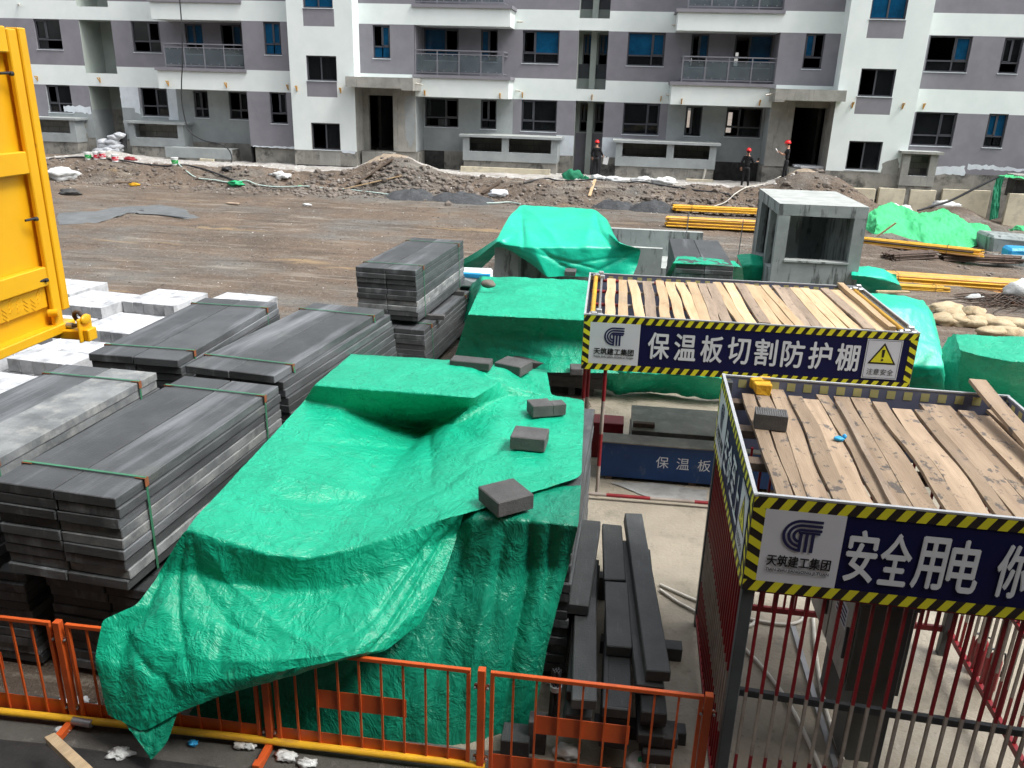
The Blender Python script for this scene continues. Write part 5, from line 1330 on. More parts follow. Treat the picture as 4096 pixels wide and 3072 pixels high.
z9 = conv(2600, 2000, 1.4786)
def A0(cv, *pts, zz=.04): return [AT(*cv(*p), zz) for p in pts]
lying('conduit', 'white conduit running out under the left side of the cage, upper one', A0(z9, (60, 500), (160, 545), (265, 590), (420, 650), (600, 705), (780, 735), (880, 720), (915, 680)), .018, 'pvc', 'conduit', 'white conduits on the concrete')
lying('conduit', 'white conduit running out under the left side of the cage, lower one', A0(z9, (60, 530), (160, 600), (260, 655), (420, 755), (580, 745), (620, 720)), .018, 'pvc', 'conduit', 'white conduits on the concrete')
lying('conduit', 'white conduit crossing the cage floor from the far post to the front', A0(z9, (965, 690), (975, 850), (1000, 1040), (1040, 1240), (1140, 1540)), .02, 'pvc', 'conduit', 'white conduits on the concrete')
lying('conduit', 'white conduit bending across the left part of the cage floor', A0(z9, (560, 880), (660, 985), (820, 1200), (960, 1480), (1010, 1600)), .02, 'pvc', 'conduit', 'white conduits on the concrete')
m = MB(); a, b = A0(z9, (845, 750), (1100, 1590), zz=.03); m.beam(a, b, .05, .03, 'galv'); solo(m, 'flat_bar', 'flat grey metal bar lying on the floor of the near cage', 'bar', tuple(a))

# far shed: cutting shelter with a pale plank roof
W2, D2, H2 = 4.152, 2.576, 2.62
sh2 = thing('cutting_shelter', 'far shelter with a pale plank roof and a long navy name board', 'shelter', (-.349, 10.281, 0), .016)
def banded(x, y, z0, z1, r=.026, axis='z', first='red', pitch=.48):
    m = MB(); k = 0; q = z0
    while q < z1 - .01:
        e_ = min(q + pitch, z1); c = ('red', 'barwhite')[(k + (first != 'red')) % 2]
        m.tube([(x, y, q), (x, y, e_)] if axis == 'z' else ([(q, x, y), (e_, x, y)] if axis == 'x' else [(x, q, y), (x, e_, y)]), r, c, 9); q = e_; k += 1
    return m
for x, y in ((.05, .1), (.1, .16), (.32, .04), (W2 - .1, .1), (.08, D2 - .1), (W2 - .1, D2 - .1), (W2 - .32, .05)):
    banded(x, y, .0, H2 - .03, first='white').build('post', sh2)
for y in (.1, .9, 1.7, 2.45): banded(y, 2.545, .05, W2 - .05, axis='x').build('roof_pipe', sh2)
for x in (.1, W2 - .12):
    m = MB(); m.tube([(x, .05, H2 - .03), (x, D2 - .06, H2 - .03)], .033, 'pipe_y', 10); m.build('roof_pipe', sh2)
    m = MB(); m.tube([(x + .09, .05, H2 - .05), (x + .09, D2 - .06, H2 - .05)], .02, 'galv', 8); m.build('roof_pipe', sh2)
for x in (.12, W2 - .12):
    for y in (.1, D2 - .12):
        m = MB()
        for dx, dy, dz in ((0, 0, 0), (.06, .05, .03), (-.03, .07, -.03), (.08, -.03, -.01)): m.bbox(x + dx - .04, x + dx + .04, y + dy - .03, y + dy + .03, H2 + dz - .05, H2 + dz + .03, 'galv', .012)
        m.build('clamp', sh2)
banded(-.08, .1, -.15, W2 - 1.0, axis='x', first='white', pitch=.6).build('ground_pipe', sh2)
B, ob, e = board(sh2, (0, 0, H2 - SH), (1, 0, 0), W2, SH, None)
logo_panel(B, ob, e, .73, e, SH - e, 'TIAN ZHU JIAN GONG JI TUAN')
m = MB()
for i, ch in enumerate('保温板切割防护棚'): u = .98 + i * .338; B.text(m, ch, u - .135, u + .135, .2, .55, 'ink_w', .005, .022)
m.build('lettering', ob); warn_plate(B, ob, 3.55, 3.98, .115, .635)
board(sh2, (-.004, D2, H2 - SH), (0, -1, 0), D2, SH, None); board(sh2, (W2, D2, H2 - SH), (-1, 0, 0), W2, SH, None); board(sh2, (W2 + .004, 0, H2 - SH), (0, 1, 0), D2, SH, None)
x = .27; i = 0; kinds = 'nnngnnnnggnngnnnggnnngnnngnngnn'
while x < W2 - .26:
    w = rnd.uniform(.115, .15); gap = rnd.uniform(.03, .065) if x < 1.3 else rnd.uniform(.0, .022)
    roof_plank(sh2, x + w / 2, rnd.uniform(.03, .12), D2 - rnd.uniform(.1, .3), w, 2.575 + (.02 if i in (4, 12, 21) else 0) + rnd.uniform(0, .01), .03, 'wood_new' if kinds[i % len(kinds)] == 'n' else 'wood_grey', rnd.uniform(-.025, .025), .022)
    x += w + gap; i += 1
roof_plank(sh2, W2 - .3, .1, D2 + .05, .09, 2.61, .06, 'wood_new', .0, .02)

# under the far shelter
tr_ = thing('blue_trough', 'blue steel trough with white painted characters under the far shelter', 'trough', (-.03, 10.86, .07), .0)
m = MB(); L = 2.6
m.bbox(0, L, 0, .04, 0, .54, 'blue', .004); m.bbox(0, L, .22, .26, 0, .54, 'blue', .004); m.bbox(0, .04, .041, .219, 0, .54, 'blue', .004); m.bbox(L - .04, L, .041, .219, 0, .54, 'blue', .004); m.box(.041, L - .041, .041, .219, .02, .5, 'wetmetal'); m.build('body', tr_)
m = MB(); m.bbox(-.02, L + .02, -.03, .3, .541, .56, 'wetmetal', .003); m.build('rim', tr_)
B = Board((0, 0, 0), (1, 0, 0), (0, 0, 1)); m = MB(); B.text(m, '保', .81, .99, .2, .38, 'ink_w', .003, .0); B.text(m, '温', 1.1, 1.28, .2, .38, 'ink_w', .003, 0); B.text(m, '板', 1.4, 1.58, .2, .38, 'ink_w', .003, 0); m.build('lettering', tr_)
m = MB()
for xx in (.1, 1.3, 2.4): m.bbox(xx, xx + .1, .02, .24, -.07, -.001, 'wood_dark', .003)
m.build('skid', tr_)
m = MB(); m.box(.4, 3.6, 11.15, 12.1, .0, .5, 'wetmetal', topm='wetmetal'); m.box(.42, 3.62, 11.35, 12.4, .5, .62, 'wetmetal'); solo(m, 'machine_bed', 'worn metal saw bed with a ribbed plate behind the blue trough', 'saw bed', (.4, 11.15, 0))
a = AY(2354, 1687, 11.6); b = AY(2492, 1737, 11.6); m = MB(); m.bbox(a.x, b.x, 11.6, 11.95, 0, a.z, 'red', .01); solo(m, 'red_box', 'dull red steel box beside the left posts of the far shelter', 'box', (a.x, 11.6, 0))
a = AT(*Z5(1990, 1100), .66); m = MB(); m.bbox(a.x - .1, a.x + .22, a.y - .05, a.y + .04, .625, .69, 'wood_dark', .004); solo(m, 'timber_offcut', 'short brown timber offcut lying on the saw bed', 'timber', (a.x, a.y, .62))
sheet('spill', [(p.x, p.y) for p in (AT(2440, 1930, .03), AT(2600, 1990, .03), AT(2830, 2010, .03), AT(2830, 1960, .03), AT(2600, 1930, .03))], .03, 'palewet', .03, .15, 11)
# low pile of grey slabs under the sloping tarpaulin
for i, (zz, x0, x1, y0, lab) in enumerate(((.17, -.52, -.05, 14.25, 'lowest grey slab of the low pile left of the far shelter posts'), (.29, -.75, .0, 14.2, 'second grey slab from below in the low pile left of the far shelter posts'), (.41, -.78, -.02, 14.18, 'grey slab second from the top of the low pile by the far shelter'), (.53, -.86, .05, 14.16, 'top grey slab of the low pile by the far shelter'))):
    m = MB(); m.bbox(x0 - .9, x1, y0, y0 + 1.0, zz, zz + .11, 'brick', .008, .006); solo(m, 'grey_slab', lab, 'slab', (x0, y0, zz), 'grey slabs in the low pile')
for i, x in enumerate((-.7, -.35)):
    m = MB(); m.bbox(x, x + .12, 14.3, 15.1, 0, .165, 'brick', .006); solo(m, 'bearer', ('left', 'right')[i] + ' bearer under the low pile of grey slabs', 'bearer', (x, 14.3, 0), 'bearers under the panel bundles')

# ------------------------------------------------------------------ loose dark planks beside the big tarpaulin
def plank(label, a, b, w, t, zt, m='plank', zt2=None):
    """a: near end, b: far end (centre line)"""
    mb = MB(); d = Vector((b[0] - a[0], b[1] - a[1], 0)); L = d.length; rz = math.atan2(d.y, d.x) - math.pi / 2
    T = Matrix.Translation((a[0], a[1], zt - t)) @ Matrix.Rotation(rz, 4, 'Z')
    if zt2 is not None: T = T @ Matrix.Rotation(math.atan2(zt2 - zt, L), 4, 'X')
    mb.bbox(-w / 2, w / 2, 0, L, 0, t, m, .008, .005, T=T)
    return solo(mb, 'dark_plank', label, 'panel offcut', (a[0], a[1], zt - t), 'loose dark planks by the tarpaulin')


plank('greyish plank on top, nearest the tarpaulin edge', (-.115, 6.42), (-.06, 8.02), .2, .11, .9)
plank('ribbed plank below the greyish top one, reaching towards the barrier', (.0, 5.32), (-.055, 6.75), .2, .1, .78)
plank('far plank of the middle row, ending at a white bucket', (.22, 7.05), (.17, 8.15), .22, .1, .8)
plank('middle plank of the middle row, lying end to end with the far one', (.27, 6.02), (.23, 7.03), .22, .1, .79)
plank('near plank of the middle row with drip stains on its end', (.285, 5.4), (.275, 6.35), .2, .1, .68)
plank('longest plank, lying askew on top of the right hand row', (.59, 5.64), (.4, 8.3), .2, .11, .88)
plank('plank under the longest askew one', (.53, 5.6), (.36, 7.9), .23, .1, .76)
LOWL = 'dark plank in the lower layers of the loose pile'
for c, (x0, x1) in enumerate(((-.14, .06), (.14, .38), (.46, .72))):
    for k in range(5):
        zt = (.67, .68, .655)[c] - .105 * k
        if zt < .28 and k > 3: continue
        plank(LOWL, ((x0 + x1) / 2 + rnd.uniform(-.03, .03) - .02 * (c == 2), 5.42 + rnd.uniform(-.05, .12)), ((x0 + x1) / 2 + rnd.uniform(-.03, .03) - .1 * (c == 2), 7.7 + rnd.uniform(-.2, .3)), .21, .1, zt)
for i, (a, b, zt, lab) in enumerate((((.62, 6.98), (.93, 7.0), .16, 'cross bearer sticking out right of the loose planks, far one'), ((.6, 5.85), (.9, 5.86), .14, 'cross bearer sticking out right of the loose planks, near one'), ((-.2, 7.9), (.2, 7.92), .3, 'cross bearer between the greyish plank and the middle row'))):
    m = MB(); m.bbox(a[0] - .5 * (i < 2), b[0], a[1] - .07, a[1] + .07, 0, zt, 'plank', .006, .004); solo(m, 'bearer', lab, 'bearer', (a[0], a[1], 0), 'bearers under the loose planks')
for i, (x, y, z_, lab) in enumerate(((.66, 5.5, .42, 'short grey offcut on the right front end of the loose planks, upper'), (.62, 5.44, .3, 'short grey offcut on the right front end of the loose planks, lower'), (-.55, 5.5, .2, 'low dark block at the foot of the shaded green folds'))):
    m = MB(); m.bbox(x - .12, x + .12, y - .1, y + .12, z_ - .1 if i < 2 else 0, z_, 'brick' if i < 2 else 'plank', .007, .005); solo(m, 'plank_offcut', lab, 'panel offcut', (x, y, z_ - .1), 'short offcuts by the barrier')
# bundle of thin rods, bucket, pallet bag, film
t = thing('rod_bundle', 'upright bundle of thin dark rods behind the right barrier panel', 'rods', (-.24, 5.5, .35))
for k in range(12):
    m = MB(); a = k * 2.4; r = .01 * math.sqrt(k); m.tube([(r * math.cos(a) * 1.6, r * math.sin(a), 0), (r * math.cos(a) * 1.2, r * math.sin(a) + .05, .5)], .008, 'cable', 6); m.build('rod', t)
m = MB(); m.tube([(0, .03, .32), (0, .034, .36)], .052, 'galv', 10); m.build('tie', t)
m = MB(); m.bbox(-.45, -.3, 5.48, 5.62, 0, .35, 'brick', .006); solo(m, 'brick_support', 'pale edged block stack behind the right barrier panel, left of the planks', 'block', (-.45, 5.48, 0))
t = thing('bucket', 'white ribbed bucket behind the loose dark planks', 'bucket', (.42, 8.3, .0)); m = MB(); m.tube([(0, 0, 0), (0, 0, .34)], .14, 'bucket_w', 18, radii=[.12, .15]); m.build('body', t); m = MB(); m.tube([(0, 0, .28), (0, 0, .3)], .157, 'bucket_w', 18); m.build('rim', t)
a = AT(*conv(2100, 2472, 1.586)(740, 910), .12); m = MB(); lump(m, (a.x, a.y, .07), .13, .12, .09, 'paper', 4, .2); lump(m, (a.x + .02, a.y - .01, .12), .07, .05, .05, 'plastic_g', 6, .2); solo(m, 'cement_bag', 'white and green bag lying behind the right barrier panel', 'bag', (a.x, a.y, 0))
a = AT(*conv(2100, 2472, 1.586)(265, 845), .06); m = MB(); lump(m, (a.x, a.y, .06), .1, .07, .06, 'paper', 8, .7, 2.4, fine=.25); solo(m, 'film_scrap', 'crumpled clear film on the ground under the loose planks', 'litter', (a.x, a.y, 0))

# ------------------------------------------------------------------ cantilevered yellow loading platform
YP = 4.8
pe = AY(262, 1180, YP); top = AY(215, 115, YP).z; bot = AY(272, 1300, YP).z
pf = thing('loading_platform', 'yellow steel loading platform side with a rope lug, jutting in at the upper left', 'platform', (pe.x, 0, bot), 0)
def pb(name, *boxes, mt='yellow', bev=.006):
    m = MB()
    for b in boxes: m.bbox(*b, mt, bev)
    return m.build(name, pf)
Hh = top - bot
za = AY(272, 1205, YP).z - bot                     # underside of the checker band
zb = AY(260, 1085, YP).z - bot
zc = AY(200, 640, YP).z - bot
pb('side_plate', (-.06, -.045, -.6, YP - .1, .03, Hh - .06))
pb('corner_post', (-.065, .02, YP - .065, YP, .12, Hh)); pb('corner_post', (-.02, .012, YP - .15, YP - .07, .0, Hh - .01))
pb('top_rail', (-.07, .01, -.6, YP - .155, Hh - .14, Hh)); pb('middle_rail', (-.044, .012, -.6, YP - .155, zc - .07, zc + .06)); pb('middle_rail', (-.044, .012, -.6, YP - .155, zb - .06, zb + .06))
m = MB(); m.bbox(-.044, -.02, -.6, YP - .155, za, zb - .07, 'yellow', .004)
for k in range(150):
    y = 1.5 + (k % 25) * .125 + (.06 if (k // 25) % 2 else 0); zz = za + .03 + (k // 25) * (zb - za - .12) / 6
    m.beam((-.0195, y, zz), (-.0195, y + .035, zz + .03 * (1 if (k % 2) else -1)), .006, .009, 'yellow')
m.build('checker_band', pf)
pb('bottom_beam', (-.16, .03, -.6, YP + .02, -.02, .04)); pb('bottom_beam', (-.155, -.06, -.6, YP + .01, .041, .12))
pb('deck', (-2.4, -.17, -.6, YP - .05, -.02, .06)); pb('far_rail', (-2.4, -2.34, -.6, YP, .061, Hh))
pb('end_beam', (-.0, .15, YP - .12, YP - .03, -.06, .0)); pb('end_beam', (-.3, .0, YP - .12, YP - .03, -.06, -.021))
m = MB(); m.bbox(.145, .16, YP - .14, YP - .0, -.075, .085, 'yellow', .006); m.bbox(.1605, .2, YP - .11, YP - .02, -.07, .01, 'yellow', .006); lump(m, (.165, YP - .07, .07), .018, .05, .035, 'yellow', 2, .05); m.build('lug_plate', pf)
m = MB(); pts = [(.0, YP - .07, .02), (.08, YP - .07, .02), (.12, YP - .07, .03)] + [(.125 - .035 * math.sin(a), YP - .07 + .01 * math.cos(a), .05 + .035 - .035 * math.cos(a)) for a in (0.4, 1.0, 1.6, 2.2, 2.8, 3.4)] + [(.16, YP - .07, .07)]
m.tube(pts, .014, 'rebar', 8); m.tube([(-.02, YP - .07, .02), (.07, YP - .07, .02)], .02, 'galv', 8); m.build('wire_rope', pf)
for y, zz in ((YP - .2, Hh * .86), (YP - .2, Hh * .4), (YP - .2, zb - .02)):
    m = MB(); m.tube([(.0, y - .05, zz), (.02, y + .03, zz + .005)], .008, 'cable', 7); m.tube([(.015, y + .01, zz), (.02, y + .03, zz)], .013, 'cable', 7); m.build('bolt', pf)
m = MB(); m.tube([(-.02, YP - .16, za - .04), (.035, YP - .14, za - .04)], .025, 'yellow', 12); m.build('pin', pf)


# ------------------------------------------------------------------ precast concrete pieces in the yard
sx, sy, sw, sdp, szt = 4.17, 22.5, 2.24, 3.6, 2.7
shf = thing('concrete_shaft', 'open precast concrete shaft with a flat lid and square openings, behind the far shelter', 'shaft', (sx, sy, 0))
m = MB(); t = .2
def cbx(*b, mt='concrete', tm=None): m.box(*b, mt, .006, tm)
zs0 = AY(3087, 1044, sy).z
cbx(0, .3, 0, t, 0, 2.4); cbx(sw - .3, sw, 0, t, 0, 2.4); cbx(.301, sw - .301, .003, t, 0, zs0)
cbx(0, t, t + .001, 1.2, 0, .9); cbx(0, t, 1.201, 1.5, 0, 2.4); cbx(0, t, 1.501, 2.9, 0, .9); cbx(0, t, 2.901, sdp, 0, 2.4)
cbx(sw - t, sw, t + .001, sdp, 0, 2.4); cbx(t + .001, sw - t - .001, sdp - t, sdp, 0, 2.4)
cbx(.301, .9, 1.3, 1.5, 0, 2.39); m.build('shell', shf)
m = MB(); cbx(-.004, sw + .004, -.004, sdp + .004, 2.401, szt, tm='conctop'); m.build('lid', shf)
m = MB(); cbx(.28, sw - .28, -.03, t + .1, zs0 + .001, zs0 + .05, tm='conctop'); m.build('sill', shf)
tk = thing('concrete_tank', 'low precast concrete tank walls beside the tented green tarpaulin', 'tank', (-2.9, 21.7, 0))
m = MB(); cbx(0, 4.1, 0, .18, 0, 1.5, tm='conctop'); cbx(-.0, .18, .181, 3.0, 0, 1.5); cbx(.0, 5.4, 3.001, 3.2, 0, 1.5, tm='conctop'); cbx(2.6, 4.9, 1.2, 3.0, 0, .75, tm='conctop'); m.build('wall', tk)
for lab, (x, y, hh) in (('thin steel rod standing by the tank wall, left one', (2.0, 24.7, 2.1)), ('thin steel rod standing by the tank wall, right one', (3.6, 24.9, 1.9))):
    b = MB(); b.tube([(x, y, .2), (x + .03, y, hh)], .014, 'galv', 6); solo(b, 'steel_rod', lab, 'rod', (x, y, .2), 'thin rods by the tank')
a = AT(1979, 986, 1.5); pp = thing('concrete_post', 'square precast concrete post with rebar stubs under the tented tarpaulin', 'post', (a.x, a.y, .0))
m = MB(); m.bbox(0, .63, 0, .6, 0, 1.5, 'concrete', .01); m.build('post', pp)
for x, y in ((.1, .1), (.33, .1), (.53, .1), (.1, .5), (.53, .5)):
    m = MB(); m.tube([(x, y, 1.49), (x, y, 1.72)], .012, 'rebar', 6); m.build('rebar_stub', pp)
q = AT(*Q2(160, 450), 1.15); b = MB(); b.bbox(q.x - .35, q.x + .5, q.y - .2, q.y + .6, 0.9, 1.25, 'foam', .04, .03); b.bbox(q.x - .2, q.x + .52, q.y - .22, q.y - .1, 1.15, 1.262, 'bluefilm', .01, .01); solo(b, 'white_parcel', 'white wrapped parcel with a blue band between the tall pile and the tarpaulin', 'parcel', (q.x, q.y, .9))
b = MB(); b.bbox(-3.6, -2.7, q.y - .1, q.y + .6, .0, .9, 'panel', .01); solo(b, 'panel_stub', 'dark block stack under the white wrapped parcel', 'block', (-3.6, q.y, 0))
q = AT(*Q2(672, 438), 1.55); b = MB(); b.bbox(q.x - .12, q.x + .12, q.y, q.y + .35, 1.5, 1.6, 'brick', .006); solo(b, 'weight_block', 'small grey block at the back of the tarpaulin below the tented one', 'block', (q.x, q.y, 1.5), 'grey blocks weighing down the tarpaulins')

# ------------------------------------------------------------------ scaffold pipes
def pipe_bundle(label, a, b, rows_, n, mats, r=.024, z0=None, cat='pipe bundle'):
    """layers of pipes lying between a and b; n pipes per layer"""
    a = Vector(a); b = Vector(b); d = (b - a); L = d.length; d.normalize(); s = Vector((-d.y, d.x, 0))
    t = thing('pipe_bundle', label, cat, (a.x, a.y, a.z), math.atan2(d.y, d.x), 'bundles of scaffold pipes')
    for k in range(rows_):
        for i in range(n - (k // 2)):
            mb = MB(); y = (i + .5 * (k % 2)) * 2.05 * r + k * .01; zz = r + k * 1.8 * r; e0, e1 = rnd.uniform(-.12, .12), rnd.uniform(-.25, .25)
            dz = rnd.uniform(-.004, .004)
            mb.tube([(e0, y, zz), (L * .5, y + rnd.uniform(-.01, .01), zz + dz), (L + e1, y + rnd.uniform(-.02, .02), zz)], r, rnd.choice(mats), 7); mb.build('pipe', t)
    for q in (.12, .8):
        mb = MB(); w = n * 2.05 * r; h = rows_ * 1.8 * r + r
        mb.tube([(L * q, -.02, 0), (L * q, -.025, h * .6), (L * q, .05, h + .02), (L * q, w * .9, h + .02), (L * q, w + .02, h * .6)], .008, 'rebar', 5, False); mb.build('tie_wire', t)
    return t


g = lambda px, py, dz=0.0: AG(px, py, dz)
a = g(3606, 1146, .1); b = g(4060, 1172, .1); d = (b - a).normalized()
z_ = G(8, 25.5)
a2 = AT(3606, 1150, .12)
YB = a2.y
pipe_bundle('long bundle of yellow and orange scaffold pipes on the right, biggest of the bundles', (7.6, YB + .1, .12), (13.7, YB - .3, .16), 6, 14, ['pipe_y', 'pipe_y', 'pipe_o', 'pipe_o'], .03)
a = g(3606, 1163); pipe_bundle('small low bundle of short yellow pipes in front of the biggest bundle', (a.x - .3, a.y + .1, a.z), (a.x + 1.25, a.y + .05, a.z), 3, 6, ['pipe_y'], .026)
a = g(2668, 912); pipe_bundle('far bundle of yellow pipes left of the concrete shaft, at the earth bank', (a.x, a.y, a.z + .05), (a.x + 5.9, a.y - .1, a.z + .02), 6, 9, ['pipe_y', 'pipe_y', 'pipe_o'], .03)
a = g(*Z3(130, 1262)); pipe_bundle('small rusty yellow bundle behind the far bundle at the earth bank', (a.x + .1, a.y, a.z + .1), (a.x + 5.6, a.y, a.z + .05), 4, 7, ['pipe_o', 'pipe_y'], .03)
a = g(*Z3(1240, 1460)); pipe_bundle('slanting bundle of yellow pipes with dark open ends right of the shaft', (a.x - .6, a.y + .8, a.z), (a.x + 3.4, a.y - .9, a.z), 4, 8, ['pipe_y', 'pipe_o', 'pipe_r'], .03)
a = g(*Z3(1750, 1545)); pipe_bundle('bundle of brown rusty pipes lying below the dust net', (a.x, a.y, a.z), (a.x + 2.3, a.y + .1, a.z), 4, 8, ['pipe_r'], .03)
a = g(*Z3(1440, 1545)); pipe_bundle('stub ends of rusty pipes piled between the yellow bundles', (a.x, a.y, a.z), (a.x + 1.6, a.y + .9, a.z), 4, 8, ['pipe_r'], .03)

# ------------------------------------------------------------------ bags, rebar and pieces at the right
for i, (x, y, sx_, sy_, rz, lab, mt) in enumerate(((770, 285, .55, .3, .2, 'cream woven bag at the top left of the bag row', 'bag'), (800, 318, .4, .25, .1, 'brown stained bag tucked under the top left one', 'bag'), (950, 315, .35, .3, .7, 'yellowish bag standing on its corner in the bag row', 'bag'),
        (755, 360, .45, .28, 0, 'flat pale bag at the left end of the lower bag row', 'bag'), (850, 368, .42, .27, -.1, 'pale bag second from the left in the lower bag row', 'bag'), (960, 375, .45, .27, .1, 'pale bag with a dark wet edge in the lower bag row', 'bag'), (1040, 365, .4, .25, 0, 'cream bag in the middle of the lower bag row', 'bag'),
        (1120, 390, .4, .28, -.3, 'rust brown bag right of the middle in the lower bag row', 'bag'), (1200, 385, .6, .3, -.6, 'largest cream bag, lying aslant at the right of the bag row', 'bag'), (1080, 440, .45, .22, .1, 'cream bag lying in front of the lower bag row', 'bag'), (1185, 445, .4, .2, 0, 'brown bag lying in front at the right of the bag row', 'bag'))):
    q = AT(*R5(x, y), .16); b = MB(); lump(b, (q.x, q.y, .14), sx_ * .9, sy_, .16, mt, i * 3.1, .35, 1.5, rz=rz, fine=.16); solo(b, 'woven_bag', lab, 'bag', (q.x, q.y, 0), 'woven bags dumped on the yard')
for i, (x, y, sx_, sy_, sz_, lab) in enumerate(((870, 270, .9, .22, .06, 'long white plastic sheet lying behind the bag row'), (958, 230, .26, .16, .16, 'small white plastic bag behind the bag row'), (1235, 190, .4, .35, .4, 'big white plastic bag at the right photo edge by the rebar'))):
    q = AT(*R5(x, y), sz_); b = MB(); lump(b, (q.x, q.y, sz_ * .9), sx_, sy_, sz_, 'paper', i * 5.7 + 2, .5, 1.8, fine=.15); solo(b, 'plastic_bag', lab, 'plastic', (q.x, q.y, 0), 'white plastic about the bag row')
q0 = AT(*R5(1100, 275), .1)
t = thing('rebar_heap', 'heap of dark bent rebar lengths beyond the bag row', 'rebar', (q0.x, q0.y, 0))
for k in range(46):
    a = rnd.uniform(-.5, .5) + (2.3 if k % 3 == 0 else .35); L = rnd.uniform(.7, 1.4); x, y = rnd.uniform(-.5, .7), rnd.uniform(-.4, .5); zz = rnd.uniform(.02, .32)
    b = MB(); b.tube([(x - L * math.cos(a), y - L * math.sin(a), zz * .5), (x, y, zz + .1), (x + L * math.cos(a + .15), y + L * math.sin(a + .15), zz * .4 + .02)], .013, 'rebar', 5); b.build('rebar', t)
q0 = AT(*R5(1250, 270), .1); t = thing('rebar_heap', 'reddish rusty rebar heap at the right photo edge', 'rebar', (q0.x, q0.y, 0))
for k in range(24):
    a = rnd.uniform(1.6, 2.4); L = rnd.uniform(.5, 1.0); x, y = rnd.uniform(-.3, .4), rnd.uniform(-.3, .3); zz = rnd.uniform(.02, .3)
    b = MB(); b.tube([(x - L * math.cos(a), y - L * math.sin(a), zz * .4), (x + L * math.cos(a), y + L * math.sin(a), zz)], .012, 'guard', 5); b.build('rebar', t)
q = g(*Z3(2110, 1480)); b = MB(); b.bbox(q.x - .8, q.x + 1.6, q.y - .6, q.y + .9, q.z - .1, q.z + .5, 'concrete', .1, .1); solo(b, 'concrete_slab', 'tilted dark concrete slab at the right photo edge below the dust net', 'slab', (q.x, q.y, q.z))
q = g(*Z3(2170, 1530)); b = MB(); b.bbox(q.x - .4, q.x + .5, q.y - .2, q.y + .4, q.z, q.z + .4, 'bluefilm', .08, .06); solo(b, 'blue_bag', 'blue bag lying against the tilted slab at the right photo edge', 'bag', (q.x, q.y, q.z))
q = AT(4090, 1050, .3); b = MB(); b.bbox(q.x - .9, q.x + .6, q.y - .3, q.y + .3, 0, .5, 'concrete', .02); solo(b, 'concrete_kerb', 'grey concrete piece right of the long pipes at the photo edge', 'kerb stone', (q.x, q.y, 0))
for x0, x1, lab in ((3620, 3790, 'board lying behind the green tarpaulin at the far shelter end'),):
    a = AT(R5(335, 185)[0], R5(335, 185)[1], 1.62); c = AT(*R5(540, 188), 1.62); b = MB(); b.beam(a, c, .09, .04, 'wood_new'); solo(b, 'timber_board', lab, 'board', tuple(a))

# ------------------------------------------------------------------ along the facade
for i, (zc, pts, lab) in enumerate(((Z8, (-60, 1062, 345, 1245), 'cream foam slab under the right stair tower, left one'), (Z8, (352, 1062, 722, 1262), 'cream foam slab under the right stair tower, middle one'), (Z8, (735, 1082, 1110, 1330), 'cream foam slab under the right stair tower, right one'), (Z8, (1120, 1085, 1800, 1420), 'long cream foam facing under the right wing'), (Z8, (1945, 1130, 2300, 1480), 'cream boards of the low wall at the right photo edge'))):
    yq = (TW - .25) if i < 3 else ((PR - .2) if i == 3 else 36.4)
    a = AY(*zc(pts[0], pts[3]), yq); c = AY(*zc(pts[2], pts[1]), yq); b = MB(); b.bbox(a.x, c.x, yq, yq + (.22 if i < 3 else .15), a.z - .3, c.z, 'cream', .015, .008); solo(b, 'foam_slab', lab, 'insulation board', (a.x, yq, a.z), 'cream insulation boards')
b = MB(); a = AY(*Z8(2060, 1130), 36.9); b.box(a.x, a.x + 3, 36.9, 37.6, a.z - .1, a.z + .6, 'bitumen'); b.box(a.x - .1, a.x + 3, 36.5, 37.6, a.z + .62, a.z + .8, 'rawconc'); solo(b, 'low_opening', 'dark low opening under a concrete lintel at the right photo edge', 'opening', (a.x, 36.9, a.z))
for x0, y0_, x1, y1_, cv, yq, lab in ((('c', 0), 0, 0, 0, None, 0, None),):
    pass
for (x0, yt, x1, yb), cv, yq, lab in (((1240, 862, 1835, 940), Z7B, TW - .12, 'cream foam strip under the black base of the left stair tower'), ((1080, 725, 2212, 800), Z7C, P1 - .45, 'cream foam strip at the foot of the middle equipment ledge'), ((0, 590, 165, 660), Z7B, PR - .3, 'cream foam strip under the light well at the left'), ((1715, 1010, 2065, 1060), Z7D, P1 - .5, 'cream foam strip below the ledge right of the middle')):
    a = AY(*cv(x0, yb), yq); c = AY(*cv(x1, yt), yq); b = MB(); b.bbox(a.x, c.x, yq, yq + .14, a.z - .2, c.z, 'cream', .01, .01); solo(b, 'foam_slab', lab, 'insulation board', (a.x, yq, a.z), 'cream insulation boards')


def onbank(cv, x, y, y_at):
    p = AY(*cv(x, y), y_at); return Vector((p.x, y_at, G(p.x, y_at)))


def bucket_at(p, lab, body, band):
    t = thing('paint_bucket', lab, 'bucket', tuple(p), 0, 'paint buckets at the left of the facade')
    m = MB(); m.tube([(0, 0, 0), (0, 0, .33)], .15, body, 16, radii=[.135, .155]); m.tube([(0, 0, .3), (0, 0, .345)], .165, body, 16); m.build('body', t)
    m = MB(); m.tube([(0, 0, .07), (0, 0, .24)], .15, band, 16, radii=[.1425, .152], caps=False); m.build('label', t)
    m = MB(); m.tube([(-.155, 0, .3), (-.12, -.14, .16), (0, -.2, .1), (.12, -.14, .16), (.155, 0, .3)], .006, 'pvc', 5); m.build('handle', t)


